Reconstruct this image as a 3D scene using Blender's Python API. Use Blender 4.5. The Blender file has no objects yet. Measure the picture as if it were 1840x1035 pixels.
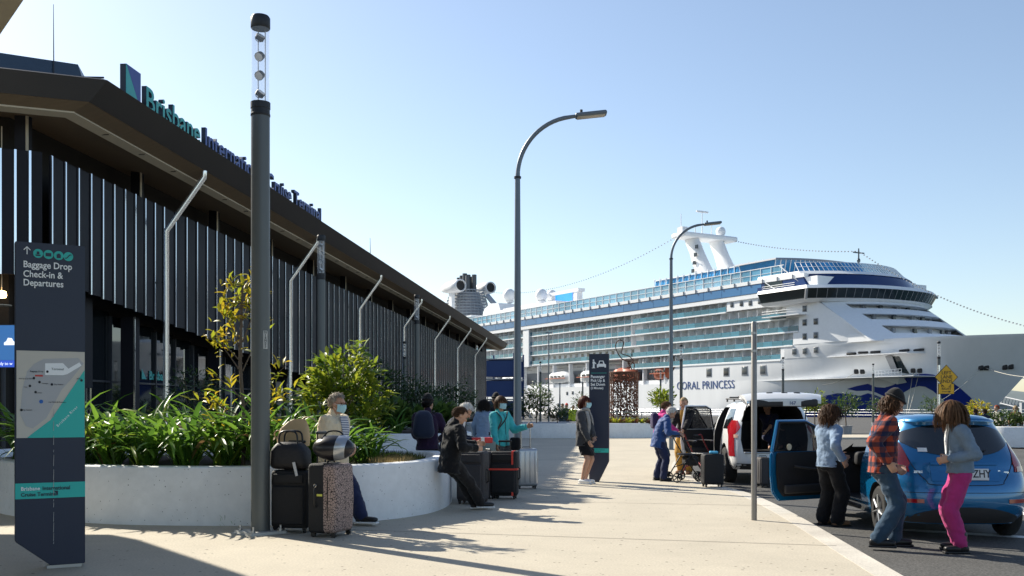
import bpy, bmesh, math, random
import numpy as np
from mathutils import Vector, Matrix, noise
S = bpy.context.scene
COL = S.collection
R = math.radians
pi = math.pi
random.seed(11)
V = Vector

# ------------------------------------------------------------ camera, sky, sun, exposure
cam = bpy.data.objects.new('camera', bpy.data.cameras.new('camera'))
COL.objects.link(cam)
cam.location = (0, 0, 1.5)
cam.rotation_euler = (R(90), 0, 0)
cam.data.sensor_width = 36
cam.data.lens = 35.02
cam.data.shift_y = 0.118
cam.data.clip_start = 0.1
cam.data.clip_end = 9000
S.camera = cam
SUN_EL = 34.5
SUN_AZ = (-0.735, 0.678)          # the sun stands behind the terminal, to the left
W_ = bpy.data.worlds.new('World')
S.world = W_
W_.use_nodes = True
nt = W_.node_tree
bg = nt.nodes['Background']
sky = nt.nodes.new('ShaderNodeTexSky')
sky.sky_type = 'NISHITA'
sky.sun_disc = False
sky.sun_elevation = R(SUN_EL)
sky.sun_rotation = math.atan2(SUN_AZ[0], SUN_AZ[1])
sky.air_density = 1.0
sky.dust_density = 0.6
sky.ozone_density = 1.3
hs_ = nt.nodes.new('ShaderNodeHueSaturation')
hs_.inputs['Saturation'].default_value = .93
nt.links.new(sky.outputs[0], hs_.inputs['Color'])
nt.links.new(hs_.outputs[0], bg.inputs[0])
bg.inputs[1].default_value = 0.088
sl = bpy.data.lights.new('sun', 'SUN')
sl.energy = 4.5
sl.angle = R(0.5)
sl.color = (1.0, 0.93, 0.80)
sun = bpy.data.objects.new('sun', sl)
COL.objects.link(sun)
sd = V((-SUN_AZ[0] * math.cos(R(SUN_EL)), -SUN_AZ[1] * math.cos(R(SUN_EL)), -math.sin(R(SUN_EL))))
sun.rotation_euler = sd.to_track_quat('-Z', 'Y').to_euler()
sun.location = (-30, 60, 60)
vs = S.view_settings
vs.view_transform = 'Standard'
vs.look = 'None'
vs.exposure = 0.95
vs.gamma = 1
vs.use_curve_mapping = False
S.cycles.max_bounces = 8
S.cycles.transparent_max_bounces = 16
S.cycles.caustics_reflective = False
S.cycles.caustics_refractive = False

# ------------------------------------------------------------ places read off the photograph
F = 1790.0
def G(u, v, z=0.0):
    Y = (1.5 - z) * F / (v - 735.0)
    return V(((u - 920) / F * Y, Y, z))
def P(u, v, Y):
    return V(((u - 920) / F * Y, Y, 1.5 + (735 - v) / F * Y))

# ------------------------------------------------------------ materials
MATS = {}
def M(name, col=(.5, .5, .5), rough=.6, metal=0., var=.12, scale=6., bump=0., bscale=60., spec=.5, coat=0., trans=0., emis=None,
      estr=1., rand=0., stretch=(1, 1, 1), fine=0., fscale=120., ior=1.45, alpha=1., sheen=0., pits=0., stain=0., stscale=.35):
    if name in MATS:
        return MATS[name]
    m = bpy.data.materials.new(name)
    m.use_nodes = True
    n = m.node_tree.nodes
    l = m.node_tree.links
    b = n['Principled BSDF']
    b.inputs['Roughness'].default_value = rough
    b.inputs['Metallic'].default_value = metal
    b.inputs['Specular IOR Level'].default_value = spec
    b.inputs['Coat Weight'].default_value = coat
    b.inputs['Coat Roughness'].default_value = .04
    b.inputs['IOR'].default_value = ior
    b.inputs['Sheen Weight'].default_value = sheen
    if trans:
        b.inputs['Transmission Weight'].default_value = trans
    if alpha < 1:
        b.inputs['Alpha'].default_value = alpha
    if emis:
        b.inputs['Emission Color'].default_value = (*emis, 1)
        b.inputs['Emission Strength'].default_value = estr
    tc = n.new('ShaderNodeTexCoord')
    mp = n.new('ShaderNodeMapping')
    mp.inputs['Scale'].default_value = stretch
    l.new(tc.outputs['Object'], mp.inputs[0])
    nz = n.new('ShaderNodeTexNoise')
    nz.inputs['Scale'].default_value = scale
    nz.inputs['Detail'].default_value = 6
    nz.inputs['Roughness'].default_value = .62
    l.new(mp.outputs[0], nz.inputs['Vector'])
    mx = n.new('ShaderNodeMix')
    mx.data_type = 'RGBA'
    c = np.array(col)
    mx.inputs[6].default_value = (*np.clip(c * (1 - var), 0, 1), 1)
    mx.inputs[7].default_value = (*np.clip(c * (1 + var), 0, 1), 1)
    l.new(nz.outputs['Fac'], mx.inputs[0])
    out = mx.outputs[2]
    def mult(fac_socket, lo, hi):
        nonlocal out
        mr = n.new('ShaderNodeMapRange')
        mr.inputs[1].default_value = .3; mr.inputs[2].default_value = .7
        mr.inputs[3].default_value = lo; mr.inputs[4].default_value = hi
        l.new(fac_socket, mr.inputs[0])
        h = n.new('ShaderNodeHueSaturation')
        l.new(mr.outputs[0], h.inputs['Value'])
        l.new(out, h.inputs['Color'])
        out = h.outputs[0]
    if fine:
        n2 = n.new('ShaderNodeTexNoise')
        n2.inputs['Scale'].default_value = fscale
        n2.inputs['Detail'].default_value = 2
        l.new(mp.outputs[0], n2.inputs['Vector'])
        mult(n2.outputs['Fac'], 1 - fine, 1 + fine)
    if stain:
        n4 = n.new('ShaderNodeTexNoise'); n4.inputs['Scale'].default_value = stscale; n4.inputs['Detail'].default_value = 8; n4.inputs['Roughness'].default_value = .7; n4.inputs['Distortion'].default_value = .6
        l.new(mp.outputs[0], n4.inputs['Vector'])
        mult(n4.outputs['Fac'], 1 - stain, 1 + stain * .45)
    if rand:
        oi = n.new('ShaderNodeObjectInfo')
        mr = n.new('ShaderNodeMapRange')
        mr.inputs[3].default_value = 1 - rand; mr.inputs[4].default_value = 1 + rand
        l.new(oi.outputs['Random'], mr.inputs[0])
        h = n.new('ShaderNodeHueSaturation')
        l.new(mr.outputs[0], h.inputs['Value'])
        l.new(out, h.inputs['Color'])
        out = h.outputs[0]
    if pits:
        vo = n.new('ShaderNodeTexVoronoi')
        vo.inputs['Scale'].default_value = pits
        l.new(mp.outputs[0], vo.inputs['Vector'])
        n3 = n.new('ShaderNodeTexNoise'); n3.inputs['Scale'].default_value = pits * .9
        l.new(mp.outputs[0], n3.inputs['Vector'])
        ad = n.new('ShaderNodeMath'); ad.operation = 'MULTIPLY_ADD'
        l.new(n3.outputs['Fac'], ad.inputs[0]); ad.inputs[1].default_value = -.26
        l.new(vo.outputs['Distance'], ad.inputs[2])
        cr = n.new('ShaderNodeMapRange')
        cr.inputs[1].default_value = -.06; cr.inputs[2].default_value = -.02
        l.new(ad.outputs[0], cr.inputs[0])
        m2 = n.new('ShaderNodeMix'); m2.data_type = 'RGBA'
        m2.inputs[6].default_value = (*(c * .25), 1)
        l.new(cr.outputs[0], m2.inputs[0]); l.new(out, m2.inputs[7])
        out = m2.outputs[2]
    l.new(out, b.inputs['Base Color'])
    if bump:
        nb = n.new('ShaderNodeTexNoise')
        nb.inputs['Scale'].default_value = bscale
        nb.inputs['Detail'].default_value = 4
        l.new(mp.outputs[0], nb.inputs['Vector'])
        bp = n.new('ShaderNodeBump')
        bp.inputs['Strength'].default_value = bump
        bp.inputs['Distance'].default_value = .02
        l.new(nb.outputs['Fac'], bp.inputs['Height'])
        l.new(bp.outputs[0], b.inputs['Normal'])
    MATS[name] = m
    return m

def leafmat(name, c1, c2, trans=.45, rough=.45, spec=.5):
    if name in MATS:
        return MATS[name]
    m = bpy.data.materials.new(name); m.use_nodes = True
    n = m.node_tree.nodes; l = m.node_tree.links
    b = n['Principled BSDF']; o = n['Material Output']
    b.inputs['Roughness'].default_value = rough
    b.inputs['Specular IOR Level'].default_value = spec
    g = n.new('ShaderNodeNewGeometry'); oi = n.new('ShaderNodeObjectInfo')
    ad = n.new('ShaderNodeMath'); ad.operation = 'ADD'
    l.new(g.outputs['Random Per Island'], ad.inputs[0]); l.new(oi.outputs['Random'], ad.inputs[1])
    fr = n.new('ShaderNodeMath'); fr.operation = 'FRACT'; l.new(ad.outputs[0], fr.inputs[0])
    mx = n.new('ShaderNodeMix'); mx.data_type = 'RGBA'
    mx.inputs[6].default_value = (*c1, 1); mx.inputs[7].default_value = (*c2, 1)
    l.new(fr.outputs[0], mx.inputs[0])
    l.new(mx.outputs[2], b.inputs['Base Color'])
    t = n.new('ShaderNodeBsdfTranslucent')
    hs = n.new('ShaderNodeHueSaturation'); hs.inputs['Value'].default_value = 1.5; hs.inputs['Hue'].default_value = .485
    l.new(mx.outputs[2], hs.inputs['Color']); l.new(hs.outputs[0], t.inputs[0])
    ms = n.new('ShaderNodeMixShader'); ms.inputs[0].default_value = trans
    l.new(b.outputs[0], ms.inputs[1]); l.new(t.outputs[0], ms.inputs[2]); l.new(ms.outputs[0], o.inputs[0])
    MATS[name] = m
    return m

# ------------------------------------------------------------ mesh helpers
def frame(d, up=V((0, 0, 1))):
    d = V(d).normalized()
    if abs(d.dot(up)) > .97:
        up = V((0, 1, 0)) if abs(d.y) < .9 else V((1, 0, 0))
    a = d.cross(up).normalized()
    b = a.cross(d).normalized()
    return a, b

class MB:
    def __init__(s):
        s.v = []; s.f = []; s.m = []
    def add(s, vs, fs, mi=0):
        o = len(s.v)
        s.v.extend([tuple(p) for p in vs])
        s.f.extend([tuple(i + o for i in f) for f in fs])
        s.m.extend([mi] * len(fs))
        return s
    def box(s, c, d, rz=0., mi=0, mat=None):
        hx, hy, hz = d[0] / 2, d[1] / 2, d[2] / 2
        ca, sa = math.cos(rz), math.sin(rz)
        vs = []
        for z in (-hz, hz):
            for x, y in ((-hx, -hy), (hx, -hy), (hx, hy), (-hx, hy)):
                p = V((x * ca - y * sa, x * sa + y * ca, z))
                if mat is not None:
                    p = mat @ p
                vs.append((c[0] + p[0], c[1] + p[1], c[2] + p[2]))
        return s.add(vs, [(0, 3, 2, 1), (4, 5, 6, 7), (0, 1, 5, 4), (1, 2, 6, 5), (2, 3, 7, 6), (3, 0, 4, 7)], mi)
    def rbox(s, c, d, r, n=3, mat=None, mi=0, fn=None):
        # rounded box: a subdivided cube pushed onto inner box + radius
        h = [d[0] / 2, d[1] / 2, d[2] / 2]
        r = min(r, min(h) * .999)
        pts = {}; vs = []; fs = []
        def ticks(k):
            a = h[k]; q = a - r
            t = [-a + r * (1 - math.cos(i * pi / 2 / n)) for i in range(n)] + [-q]
            m_ = max(1, int(q * 2 / .25)) if fn else 1
            mid = [-q + 2 * q * i / m_ for i in range(1, m_)]
            return t + mid + [q] + [-x for x in t[:-1]][::-1]
        T = [ticks(0), ticks(1), ticks(2)]
        def vid(p):
            key = (round(p[0], 6), round(p[1], 6), round(p[2], 6))
            if key not in pts:
                q = V([max(-(h[k] - r), min(h[k] - r, p[k])) for k in range(3)])
                dd = V(p) - q
                w = q + dd.normalized() * r if dd.length > 1e-9 else q
                if fn:
                    w = fn(w)
                if mat is not None:
                    w = mat @ w
                pts[key] = len(vs)
                vs.append((w[0] + c[0], w[1] + c[1], w[2] + c[2]))
            return pts[key]
        for k in range(3):
            a, b = (k + 1) % 3, (k + 2) % 3
            for sg in (-1, 1):
                for i in range(len(T[a]) - 1):
                    for j in range(len(T[b]) - 1):
                        q = []
                        for (x, y) in ((i, j), (i + 1, j), (i + 1, j + 1), (i, j + 1)):
                            p = [0, 0, 0]; p[k] = sg * h[k]; p[a] = T[a][x]; p[b] = T[b][y]
                            q.append(vid(p))
                        if len(set(q)) >= 3:
                            fs.append(q if sg > 0 else q[::-1])
        return s.add(vs, fs, mi)
    def cyl(s, p0, p1, r0, r1=None, n=12, caps=True, mi=0):
        p0 = V(p0); p1 = V(p1)
        r1 = r0 if r1 is None else r1
        a, b = frame(p1 - p0)
        vs = []
        for p, r in ((p0, r0), (p1, r1)):
            for i in range(n):
                t = 2 * pi * i / n
                vs.append(p + (a * math.cos(t) + b * math.sin(t)) * r)
        fs = [(i, (i + 1) % n, n + (i + 1) % n, n + i) for i in range(n)]
        if caps:
            fs += [tuple(range(n))[::-1], tuple(range(n, 2 * n))]
        return s.add(vs, [f[::-1] for f in fs], mi)
    def tube(s, pts, r, n=8, mi=0, closed=False, caps=True, flat=1.):
        pts = [V(p) for p in pts]
        N = len(pts)
        rs = r if isinstance(r, (list, tuple)) else [r] * N
        vs = []; prev = None
        for i, p in enumerate(pts):
            if closed:
                d = pts[(i + 1) % N] - pts[i - 1]
            else:
                d = pts[min(i + 1, N - 1)] - pts[max(i - 1, 0)]
            if d.length < 1e-9:
                d = V((0, 0, 1))
            d.normalize()
            if prev is None:
                a, b = frame(d)
            else:
                a = (prev - d * prev.dot(d))
                a = a.normalized() if a.length > 1e-6 else frame(d)[0]
                b = a.cross(d)
            prev = a
            for k in range(n):
                t = 2 * pi * k / n
                vs.append(p + (a * math.cos(t) + b * math.sin(t) * flat) * rs[i])
        fs = []
        for i in range(N if closed else N - 1):
            j = (i + 1) % N
            for k in range(n):
                fs.append((i * n + k, j * n + k, j * n + (k + 1) % n, i * n + (k + 1) % n))
        if caps and not closed:
            fs += [tuple(range(n)), tuple(range((N - 1) * n, N * n))[::-1]]
        return s.add(vs, fs, mi)
    def lathe(s, prof, n=24, c=(0, 0, 0), mat=None, mi=0):
        vs = []; fs = []
        for r, z in prof:
            for i in range(n):
                t = 2 * pi * i / n
                p = V((r * math.cos(t), r * math.sin(t), z))
                if mat is not None:
                    p = mat @ p
                vs.append((p[0] + c[0], p[1] + c[1], p[2] + c[2]))
        for j in range(len(prof) - 1):
            for i in range(n):
                fs.append((j * n + i, j * n + (i + 1) % n, (j + 1) * n + (i + 1) % n, (j + 1) * n + i))
        return s.add(vs, fs, mi)
    def prism(s, poly, z0, z1, mat=None, mi=0):
        n = len(poly)
        vs = [V((p[0], p[1], z0)) for p in poly] + [V((p[0], p[1], z1)) for p in poly]
        if mat is not None:
            vs = [mat @ p for p in vs]
        a = sum(poly[i][0] * poly[(i + 1) % n][1] - poly[(i + 1) % n][0] * poly[i][1] for i in range(n))
        fs = [tuple(range(n))[::-1], tuple(range(n, 2 * n))] + [(i, (i + 1) % n, n + (i + 1) % n, n + i) for i in range(n)]
        if a < 0:
            fs = [f[::-1] for f in fs]
        return s.add(vs, fs, mi)
    def ell(s, c, r, mat=None, nu=16, nv=10, mi=0):
        vs = []; fs = []
        for j in range(nv + 1):
            ph = -pi / 2 + pi * j / nv
            for i in range(nu):
                t = 2 * pi * i / nu
                p = V((r[0] * math.cos(ph) * math.cos(t), r[1] * math.cos(ph) * math.sin(t), r[2] * math.sin(ph)))
                if mat is not None:
                    p = mat @ p
                vs.append((c[0] + p[0], c[1] + p[1], c[2] + p[2]))
        for j in range(nv):
            for i in range(nu):
                fs.append((j * nu + i, j * nu + (i + 1) % nu, (j + 1) * nu + (i + 1) % nu, (j + 1) * nu + i))
        return s.add(vs, fs, mi)
    def grid(s, rows, mi=0, flip=False):
        n = len(rows[0]); vs = [p for r in rows for p in r]; fs = []
        for j in range(len(rows) - 1):
            for i in range(n - 1):
                q = (j * n + i, j * n + i + 1, (j + 1) * n + i + 1, (j + 1) * n + i)
                fs.append(q[::-1] if flip else q)
        return s.add(vs, fs, mi)
    def slab(s, rows_a, th):
        # a curved sheet with thickness: rows of points, th = offset vector function or vector
        rb = [[V(p) + (th(p) if callable(th) else V(th)) for p in r] for r in rows_a]
        s.grid(rows_a); s.grid(rb, flip=True)
        n = len(rows_a[0]); m = len(rows_a)
        edge = [(0, i) for i in range(n)] + [(j, n - 1) for j in range(1, m)] + [(m - 1, i) for i in range(n - 2, -1, -1)] + [(j, 0) for j in range(m - 2, 0, -1)]
        E = [rows_a[j][i] for j, i in edge]; E2 = [rb[j][i] for j, i in edge]
        k = len(edge)
        s.add(E + E2, [(i, k + i, k + (i + 1) % k, (i + 1) % k) for i in range(k)])
        return s
    def mesh(s, name, smooth=40):
        me = bpy.data.meshes.new(name)
        me.from_pydata(s.v, [], s.f)
        if any(s.m):
            me.polygons.foreach_set('material_index', s.m)
        finish(me, smooth)
        return me
    def build(s, name, mat, parent=None, loc=None, rot=None, smooth=40, bevel=0.):
        me = s.mesh(name, 0 if bevel else smooth)
        if bevel:
            bm = bmesh.new(); bm.from_mesh(me)
            bmesh.ops.remove_doubles(bm, verts=bm.verts, dist=1e-5)
            ed = [e for e in bm.edges if len(e.link_faces) == 2 and e.calc_face_angle(0) > .6]
            bmesh.ops.bevel(bm, geom=ed, offset=bevel, segments=2, affect='EDGES', clamp_overlap=True)
            bm.to_mesh(me); bm.free()
            finish(me, smooth)
        return obj(name, me, mat, parent, loc, rot)

def finish(me, smooth):
    if smooth:
        me.polygons.foreach_set('use_smooth', [True] * len(me.polygons))
        if smooth < 180:
            me.set_sharp_from_angle(angle=R(smooth))
    me.update()

def obj(name, me, mat=None, parent=None, loc=None, rot=None):
    o = bpy.data.objects.new(name, me)
    COL.objects.link(o)
    if mat is not None and me is not None and not me.materials:
        for m in (mat if isinstance(mat, (list, tuple)) else [mat]):
            me.materials.append(m)
    if parent is not None:
        o.parent = parent
    if loc is not None:
        o.location = loc
    if rot is not None:
        o.rotation_euler = rot
    return o

def tag(o, label=None, cat=None, group=None, kind=None):
    for k, v in (('label', label), ('category', cat), ('group', group), ('kind', kind)):
        if v:
            o[k] = v
    return o
def thing(name, label, cat, loc=(0, 0, 0), rz=0., group=None):
    o = bpy.data.objects.new(name, None)
    o.empty_display_size = .2
    COL.objects.link(o)
    o.location = loc
    o.rotation_euler = (0, 0, rz)
    return tag(o, label, cat, group)

TMP = bpy.data.scenes.new('tmp')
def evaluated(o):
    TMP.collection.objects.link(o)
    vl = TMP.view_layers[0]
    vl.update()
    me = bpy.data.meshes.new_from_object(o.evaluated_get(vl.depsgraph))
    return me
def remesh(mb, voxel, smooth=3, factor=.5):
    me = bpy.data.meshes.new('t')
    me.from_pydata(mb.v, [], mb.f)
    o = bpy.data.objects.new('t', me)
    md = o.modifiers.new('r', 'REMESH'); md.mode = 'VOXEL'; md.voxel_size = voxel; md.use_smooth_shade = True
    if smooth:
        sm = o.modifiers.new('s', 'SMOOTH'); sm.iterations = smooth; sm.factor = factor
    r = evaluated(o)
    bpy.data.objects.remove(o); bpy.data.meshes.remove(me)
    return r
def boolean(mb, mats, cutters):
    # cutters: list of MB; faces keep their material index
    objs = []
    def mk(b):
        me = bpy.data.meshes.new('t'); me.from_pydata(b.v, [], b.f)
        me.polygons.foreach_set('material_index', b.m)
        bm = bmesh.new(); bm.from_mesh(me); bmesh.ops.remove_doubles(bm, verts=bm.verts, dist=1e-5)
        bmesh.ops.recalc_face_normals(bm, faces=bm.faces); bm.to_mesh(me); bm.free()
        for m in mats: me.materials.append(m)
        o = bpy.data.objects.new('t', me); objs.append(o)
        return o
    o = mk(mb)
    for c in cutters:
        co = mk(c); TMP.collection.objects.link(co)
        md = o.modifiers.new('b', 'BOOLEAN'); md.operation = 'DIFFERENCE'; md.object = co; md.solver = 'EXACT'
    r = evaluated(o)
    for q in objs: bpy.data.objects.remove(q)
    finish(r, 32)
    return r
def wrinkle(me, amp, freq, sx=1., seed=0.):
    n = len(me.vertices)
    co = np.empty(n * 3); me.vertices.foreach_get('co', co); co = co.reshape(-1, 3)
    no = np.empty(n * 3); me.vertices.foreach_get('normal', no); no = no.reshape(-1, 3)
    d = np.array([noise.noise(V((p[0] * freq * sx + seed, p[1] * freq * sx, p[2] * freq))) + .5 * noise.noise(V((p[0] * freq * 2.2, p[1] * freq * 2.2 + seed, p[2] * freq * 2.6))) for p in co])
    co += no * (d * amp)[:, None]
    me.vertices.foreach_set('co', co.ravel()); me.update()

def text_mesh(txt, size, ext=0., bold=0., align='LEFT', sx=1., spacing=1.):
    cu = bpy.data.curves.new('t', 'FONT')
    cu.body = txt; cu.size = size; cu.extrude = ext; cu.offset = bold; cu.align_x = align; cu.resolution_u = 3; cu.space_character = spacing
    o = bpy.data.objects.new('t', cu)
    me = evaluated(o)
    bpy.data.objects.remove(o)
    if sx != 1:
        for v in me.vertices: v.co.x *= sx
    return me
def text_width(txt, size):
    me = text_mesh(txt, size)
    w = max((v.co.x for v in me.vertices), default=0)
    bpy.data.meshes.remove(me)
    return w
def lettering(txt, size, mat, parent, loc, rot, name='lettering', ext=.0015, bold=0., align='LEFT', sx=1., spacing=1.):
    return obj(name, text_mesh(txt, size, ext, bold, align, sx, spacing), mat, parent, loc, rot)
def lerp(a, b, t):
    return a + (b - a) * t
def curve_at(tab, x):
    # smooth-ish table lookup
    xs = [p[0] for p in tab]; ys = [p[1] for p in tab]
    return float(np.interp(x, xs, ys))
def spline(pts, n=8, closed=False):
    pts = [V(p) for p in pts]; N = len(pts); out = []
    for i in range(N if closed else N - 1):
        if closed:
            p0, p1, p2, p3 = pts[i - 1], pts[i], pts[(i + 1) % N], pts[(i + 2) % N]
        else:
            p0, p1, p2, p3 = pts[max(i - 1, 0)], pts[i], pts[i + 1], pts[min(i + 2, N - 1)]
        for k in range(n):
            t = k / n
            out.append(.5 * ((2 * p1) + (p2 - p0) * t + (2 * p0 - 5 * p1 + 4 * p2 - p3) * t * t + (3 * p1 - p0 - 3 * p2 + p3) * t ** 3))
    if not closed:
        out.append(pts[-1])
    return out

# ============================================================ THE SETTING
m_path = M('aggregate_paving', (.48, .43, .34), rough=.85, var=.08, scale=2.5, fine=.13, fscale=45, bump=.25, bscale=90, stain=.14, stscale=.3, pits=7)
m_kerb = M('kerb_concrete', (.56, .52, .45), rough=.85, var=.1, scale=2, fine=.14, fscale=45, bump=.2, bscale=60, stain=.25, stscale=.8)
m_road = M('asphalt', (.082, .08, .076), rough=.9, var=.18, scale=.4, fine=.5, fscale=38, stain=.3, stscale=.5, bump=.5, bscale=80)
m_water = M('river_water', (.03, .06, .07), rough=.08, var=.1, scale=.1, bump=.4, bscale=.6)
m_wall = M('white_painted_concrete', (.82, .83, .83), rough=.75, var=.05, scale=1.5, fine=.03, fscale=9, bump=.12, bscale=30, pits=17, stain=.11, stscale=1.2)
m_soil = M('soil', (.05, .035, .025), rough=.95, var=.3, scale=12, bump=.6, bscale=30)
m_line = M('road_paint', (.7, .7, .68), rough=.8, var=.12, scale=5, fine=.15, fscale=50)

SD = V((.497, -.868, 0)).normalized()       # towards the bow
SN = V((-.868, -.497, 0)).normalized()      # from the ship towards the camera
SP = V((54.3, 202., 0))                     # near side of the ship, below the bridge
q0 = SP + SN * 1.6
a_ = q0 + SD * 900; b_ = q0 - SD * 900
mb = MB(); mb.prism([(a_.x, a_.y), (b_.x, b_.y), (-1500, b_.y), (-1500, -700)], -4.5, -.1)
tag(mb.build('ground', m_road), kind='structure')
mb = MB(); mb.grid([[(-4000, -2000, -4), (4000, -2000, -4)], [(-4000, 6000, -4), (4000, 6000, -4)]])
tag(mb.build('water', m_water), kind='structure')

kerb = spline([(1.7, -9, 0), (2.65, 0, 0), (3.52, 9, 0), (4.03, 14.1, 0), (4.22, 17.2, 0), (4.16, 18.6, 0), (4.02, 19.8, 0), (4.0, 22, 0), (4.6, 27, 0), (6.6, 36, 0), (8.6, 44, 0), (11, 49, 0), (15, 52, 0), (30, 52.5, 0)], 5)
inner = []
for i, p in enumerate(kerb):
    d = (kerb[min(i + 1, len(kerb) - 1)] - kerb[max(i - 1, 0)]).normalized()
    inner.append(p + V((-d.y, d.x, 0)) * .26)
mb = MB()
rows = []
for o_, i_ in zip(kerb, inner):
    rows.append([(o_.x + .03, o_.y, -.3), (o_.x + .02, o_.y, -.03), (o_.x, o_.y, .0), (i_.x, i_.y, .003), (i_.x, i_.y, -.3)])
mb.grid(rows)
tag(mb.build('kerb', m_kerb), kind='structure')
mb = MB()
poly = [(p.x, p.y) for p in inner] + [(30, 58), (-60, 58), (-60, -9)]
mb.prism(poly, -.3, 0)
pth = tag(mb.build('path', m_path), kind='structure')
# saw-cut joints, thin dark recessed strips across the paving
m_joint = M('joint_filler', (.2, .18, .15), rough=.95)
for (x0, y0, x1, y1) in ((-2.2, 12.4, 3.55, 10.9), (-.9, 16.4, 4.0, 15.4), (-.6, 22.6, 3.7, 22.1), (-.2, 29.5, 4.6, 29.0), (-.1, 38, 6.4, 37.5)):
    mb = MB(); d = V((x1 - x0, y1 - y0, 0)); n_ = V((-d.y, d.x, 0)).normalized() * .009
    a = V((x0, y0, .004)); b = V((x1, y1, .004))
    mb.grid([[a - n_, b - n_], [a + n_, b + n_]])
    mb.build('joint', m_joint, pth)
# painted bay line on the road
mb = MB()
a = G(1745, 955, -.096); b = G(1812, 968, -.096)
for (c0, c1, w) in ((V((5.1, 13.2, -.096)), V((6.7, 12.2, -.096)), .12), (V((7.4, 3, -.096)), V((8.3, 30, -.096)), .1)):
    n_ = (c1 - c0).cross(V((0, 0, 1))).normalized() * w
    mb.grid([[c0 + n_, c1 + n_], [c0 - n_, c1 - n_]])
tag(mb.build('road_marking', m_line), kind='structure')

# ------------------------------------------------------------ planters
def planter(label, pts, h, soil, n=8, th=.3):
    t = thing('planter', label, 'planter', (pts[0][0], pts[0][1], 0), 0, 'white concrete planters')
    o = V((pts[0][0], pts[0][1], 0))
    L = [p - o for p in spline([(p[0], p[1], 0) for p in pts], n, True)]
    N = len(L); rows = []; inn = []
    for i in range(N):
        d = (L[(i + 1) % N] - L[i - 1]).normalized()
        nn = V((d.y, -d.x, 0))
        p = L[i]; q = p - nn * th
        inn.append(q)
        rows.append([p + V((0, 0, -.05)), p + nn * .0 + V((0, 0, h - .03)), p - nn * .012 + V((0, 0, h - .008)), p - nn * .03 + V((0, 0, h)), q + nn * .03 + V((0, 0, h)), q + nn * .008 + V((0, 0, h - .02)), q + V((0, 0, soil - .2))])
    mb = MB(); mb.grid(rows + [rows[0]])
    mb.build('wall', m_wall, t, smooth=50)
    mb = MB()
    c = sum(inn, V()) / N
    mb.grid([[p + V((0, 0, soil)) for p in inn + inn[:1]], [lerp(p, c, .5) + V((0, 0, soil + .05)) for p in inn + inn[:1]], [c + V((0, 0, soil + .07)) for p in inn + inn[:1]]])
    mb.build('soil', m_soil, t)
    return t
planter('long curved white planter in the foreground filled with strap-leaved plants and grass',
        [(-9.4, 17.3), (-7.4, 14.35), (-5.7, 13.15), (-4.4, 12.8), (-3.1, 12.82), (-2.0, 13.2), (-1.3, 14.05), (-1.02, 15.1), (-1.0, 16.5), (-1.3, 17.7), (-2.2, 18.3), (-3.6, 18.7), (-5.5, 19), (-7.4, 19.4), (-9.2, 19)], .755, .62)
planter('low white planter of dark shrubs behind the person with the backpack',
        [(-8.2, 32.5), (-6.4, 30.6), (-4.6, 29.7), (-2.8, 29.5), (-1.7, 30.2), (-1.3, 32), (-2, 36), (-3, 41), (-5, 44), (-8, 43), (-9, 37)], .76, .66)
planter('far white planter under the rusty drum sculpture',
        [(-2.4, 53.2), (0, 51.5), (3, 51), (6.3, 51.2), (7.6, 52.6), (7.2, 55), (3, 57), (-1.5, 56.6)], .76, .68)
planter('white planter wall at the right edge behind the blue car', [(19.5, 41.6), (20.1, 40), (24, 39.4), (28, 41), (27, 45), (21, 45)], .78, .7)

# ------------------------------------------------------------ terminal building
m_dark = M('charcoal_cladding', (.013, .013, .018), rough=.55, var=.2, scale=1.2, rand=.22, spec=.25)
m_fascia = M('bronze_fascia', (.030, .027, .026), rough=.45, var=.18, scale=.8, metal=.3)
m_soffit = M('brown_soffit', (.20, .145, .09), rough=.75, var=.18, scale=1.5, stretch=(1, 6, 1))
m_strip = M('soffit_strip', (.56, .49, .37), rough=.6, var=.08)
m_galv = M('galvanised_pipe', (.86, .88, .90), rough=.22, metal=.85, var=.08, scale=5)
m_edge = M('anodised_edge', (.92, .94, .97), rough=.14, metal=1., var=.05)
m_glass = M('dark_glazing', (.012, .016, .02), rough=.03, var=.05, spec=.9, ior=1.9)
m_frame = M('dark_frame', (.03, .035, .045), rough=.45, var=.1)
m_roofb = M('blue_roof_sheet', (.035, .06, .10), rough=.4, var=.15, metal=.3)
m_inner = M('dark_wall', (.02, .018, .016), rough=.8, var=.2)
fa = V((.0946, .9955, 0)); fn = V((.9955, -.0946, 0))
ca = V((-.929, -.369, 0)); cn = V((.369, -.929, 0))
def corner(o, oc):
    d = fn.x * cn.y - fn.y * cn.x
    return V(((o * cn.y - fn.y * oc) / d, (fn.x * oc - o * cn.x) / d, 0))
def fpt(o, Y, z):
    # point of the long front: offset o from the camera's parallel, at depth Y
    l = (Y - o * fn.y) / fa.y
    p = fn * o + fa * l
    return V((p.x, p.y, z))
TB = thing('terminal_building', 'long dark cruise terminal with vertical charcoal panels and a deep brown eave', 'building')
def strip3(prof, y_end, mat, name, back=20., th=(0, 0, .06)):
    rows = []
    for o, oc, z in prof:
        c = corner(o, oc); z_ = V((0, 0, z))
        rows.append([fpt(o, y_end, z), c + z_, c + ca * back + z_])
    mb = MB(); mb.slab(rows, th)
    return mb.build(name, mat, TB, smooth=20)
YE = 127.
strip3([(-12.49, -27.01, 9.76), (-12.92, -27.14, 9.2)], YE, m_fascia, 'fascia', th=(-.12, .02, .04))
strip3([(-12.95, -27.17, 9.19), (-13.42, -27.5, 9.02)], YE, m_soffit, 'soffit')
strip3([(-13.42, -27.5, 8.98), (-13.70, -27.72, 8.90)], YE, m_strip, 'soffit_trim')
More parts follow.
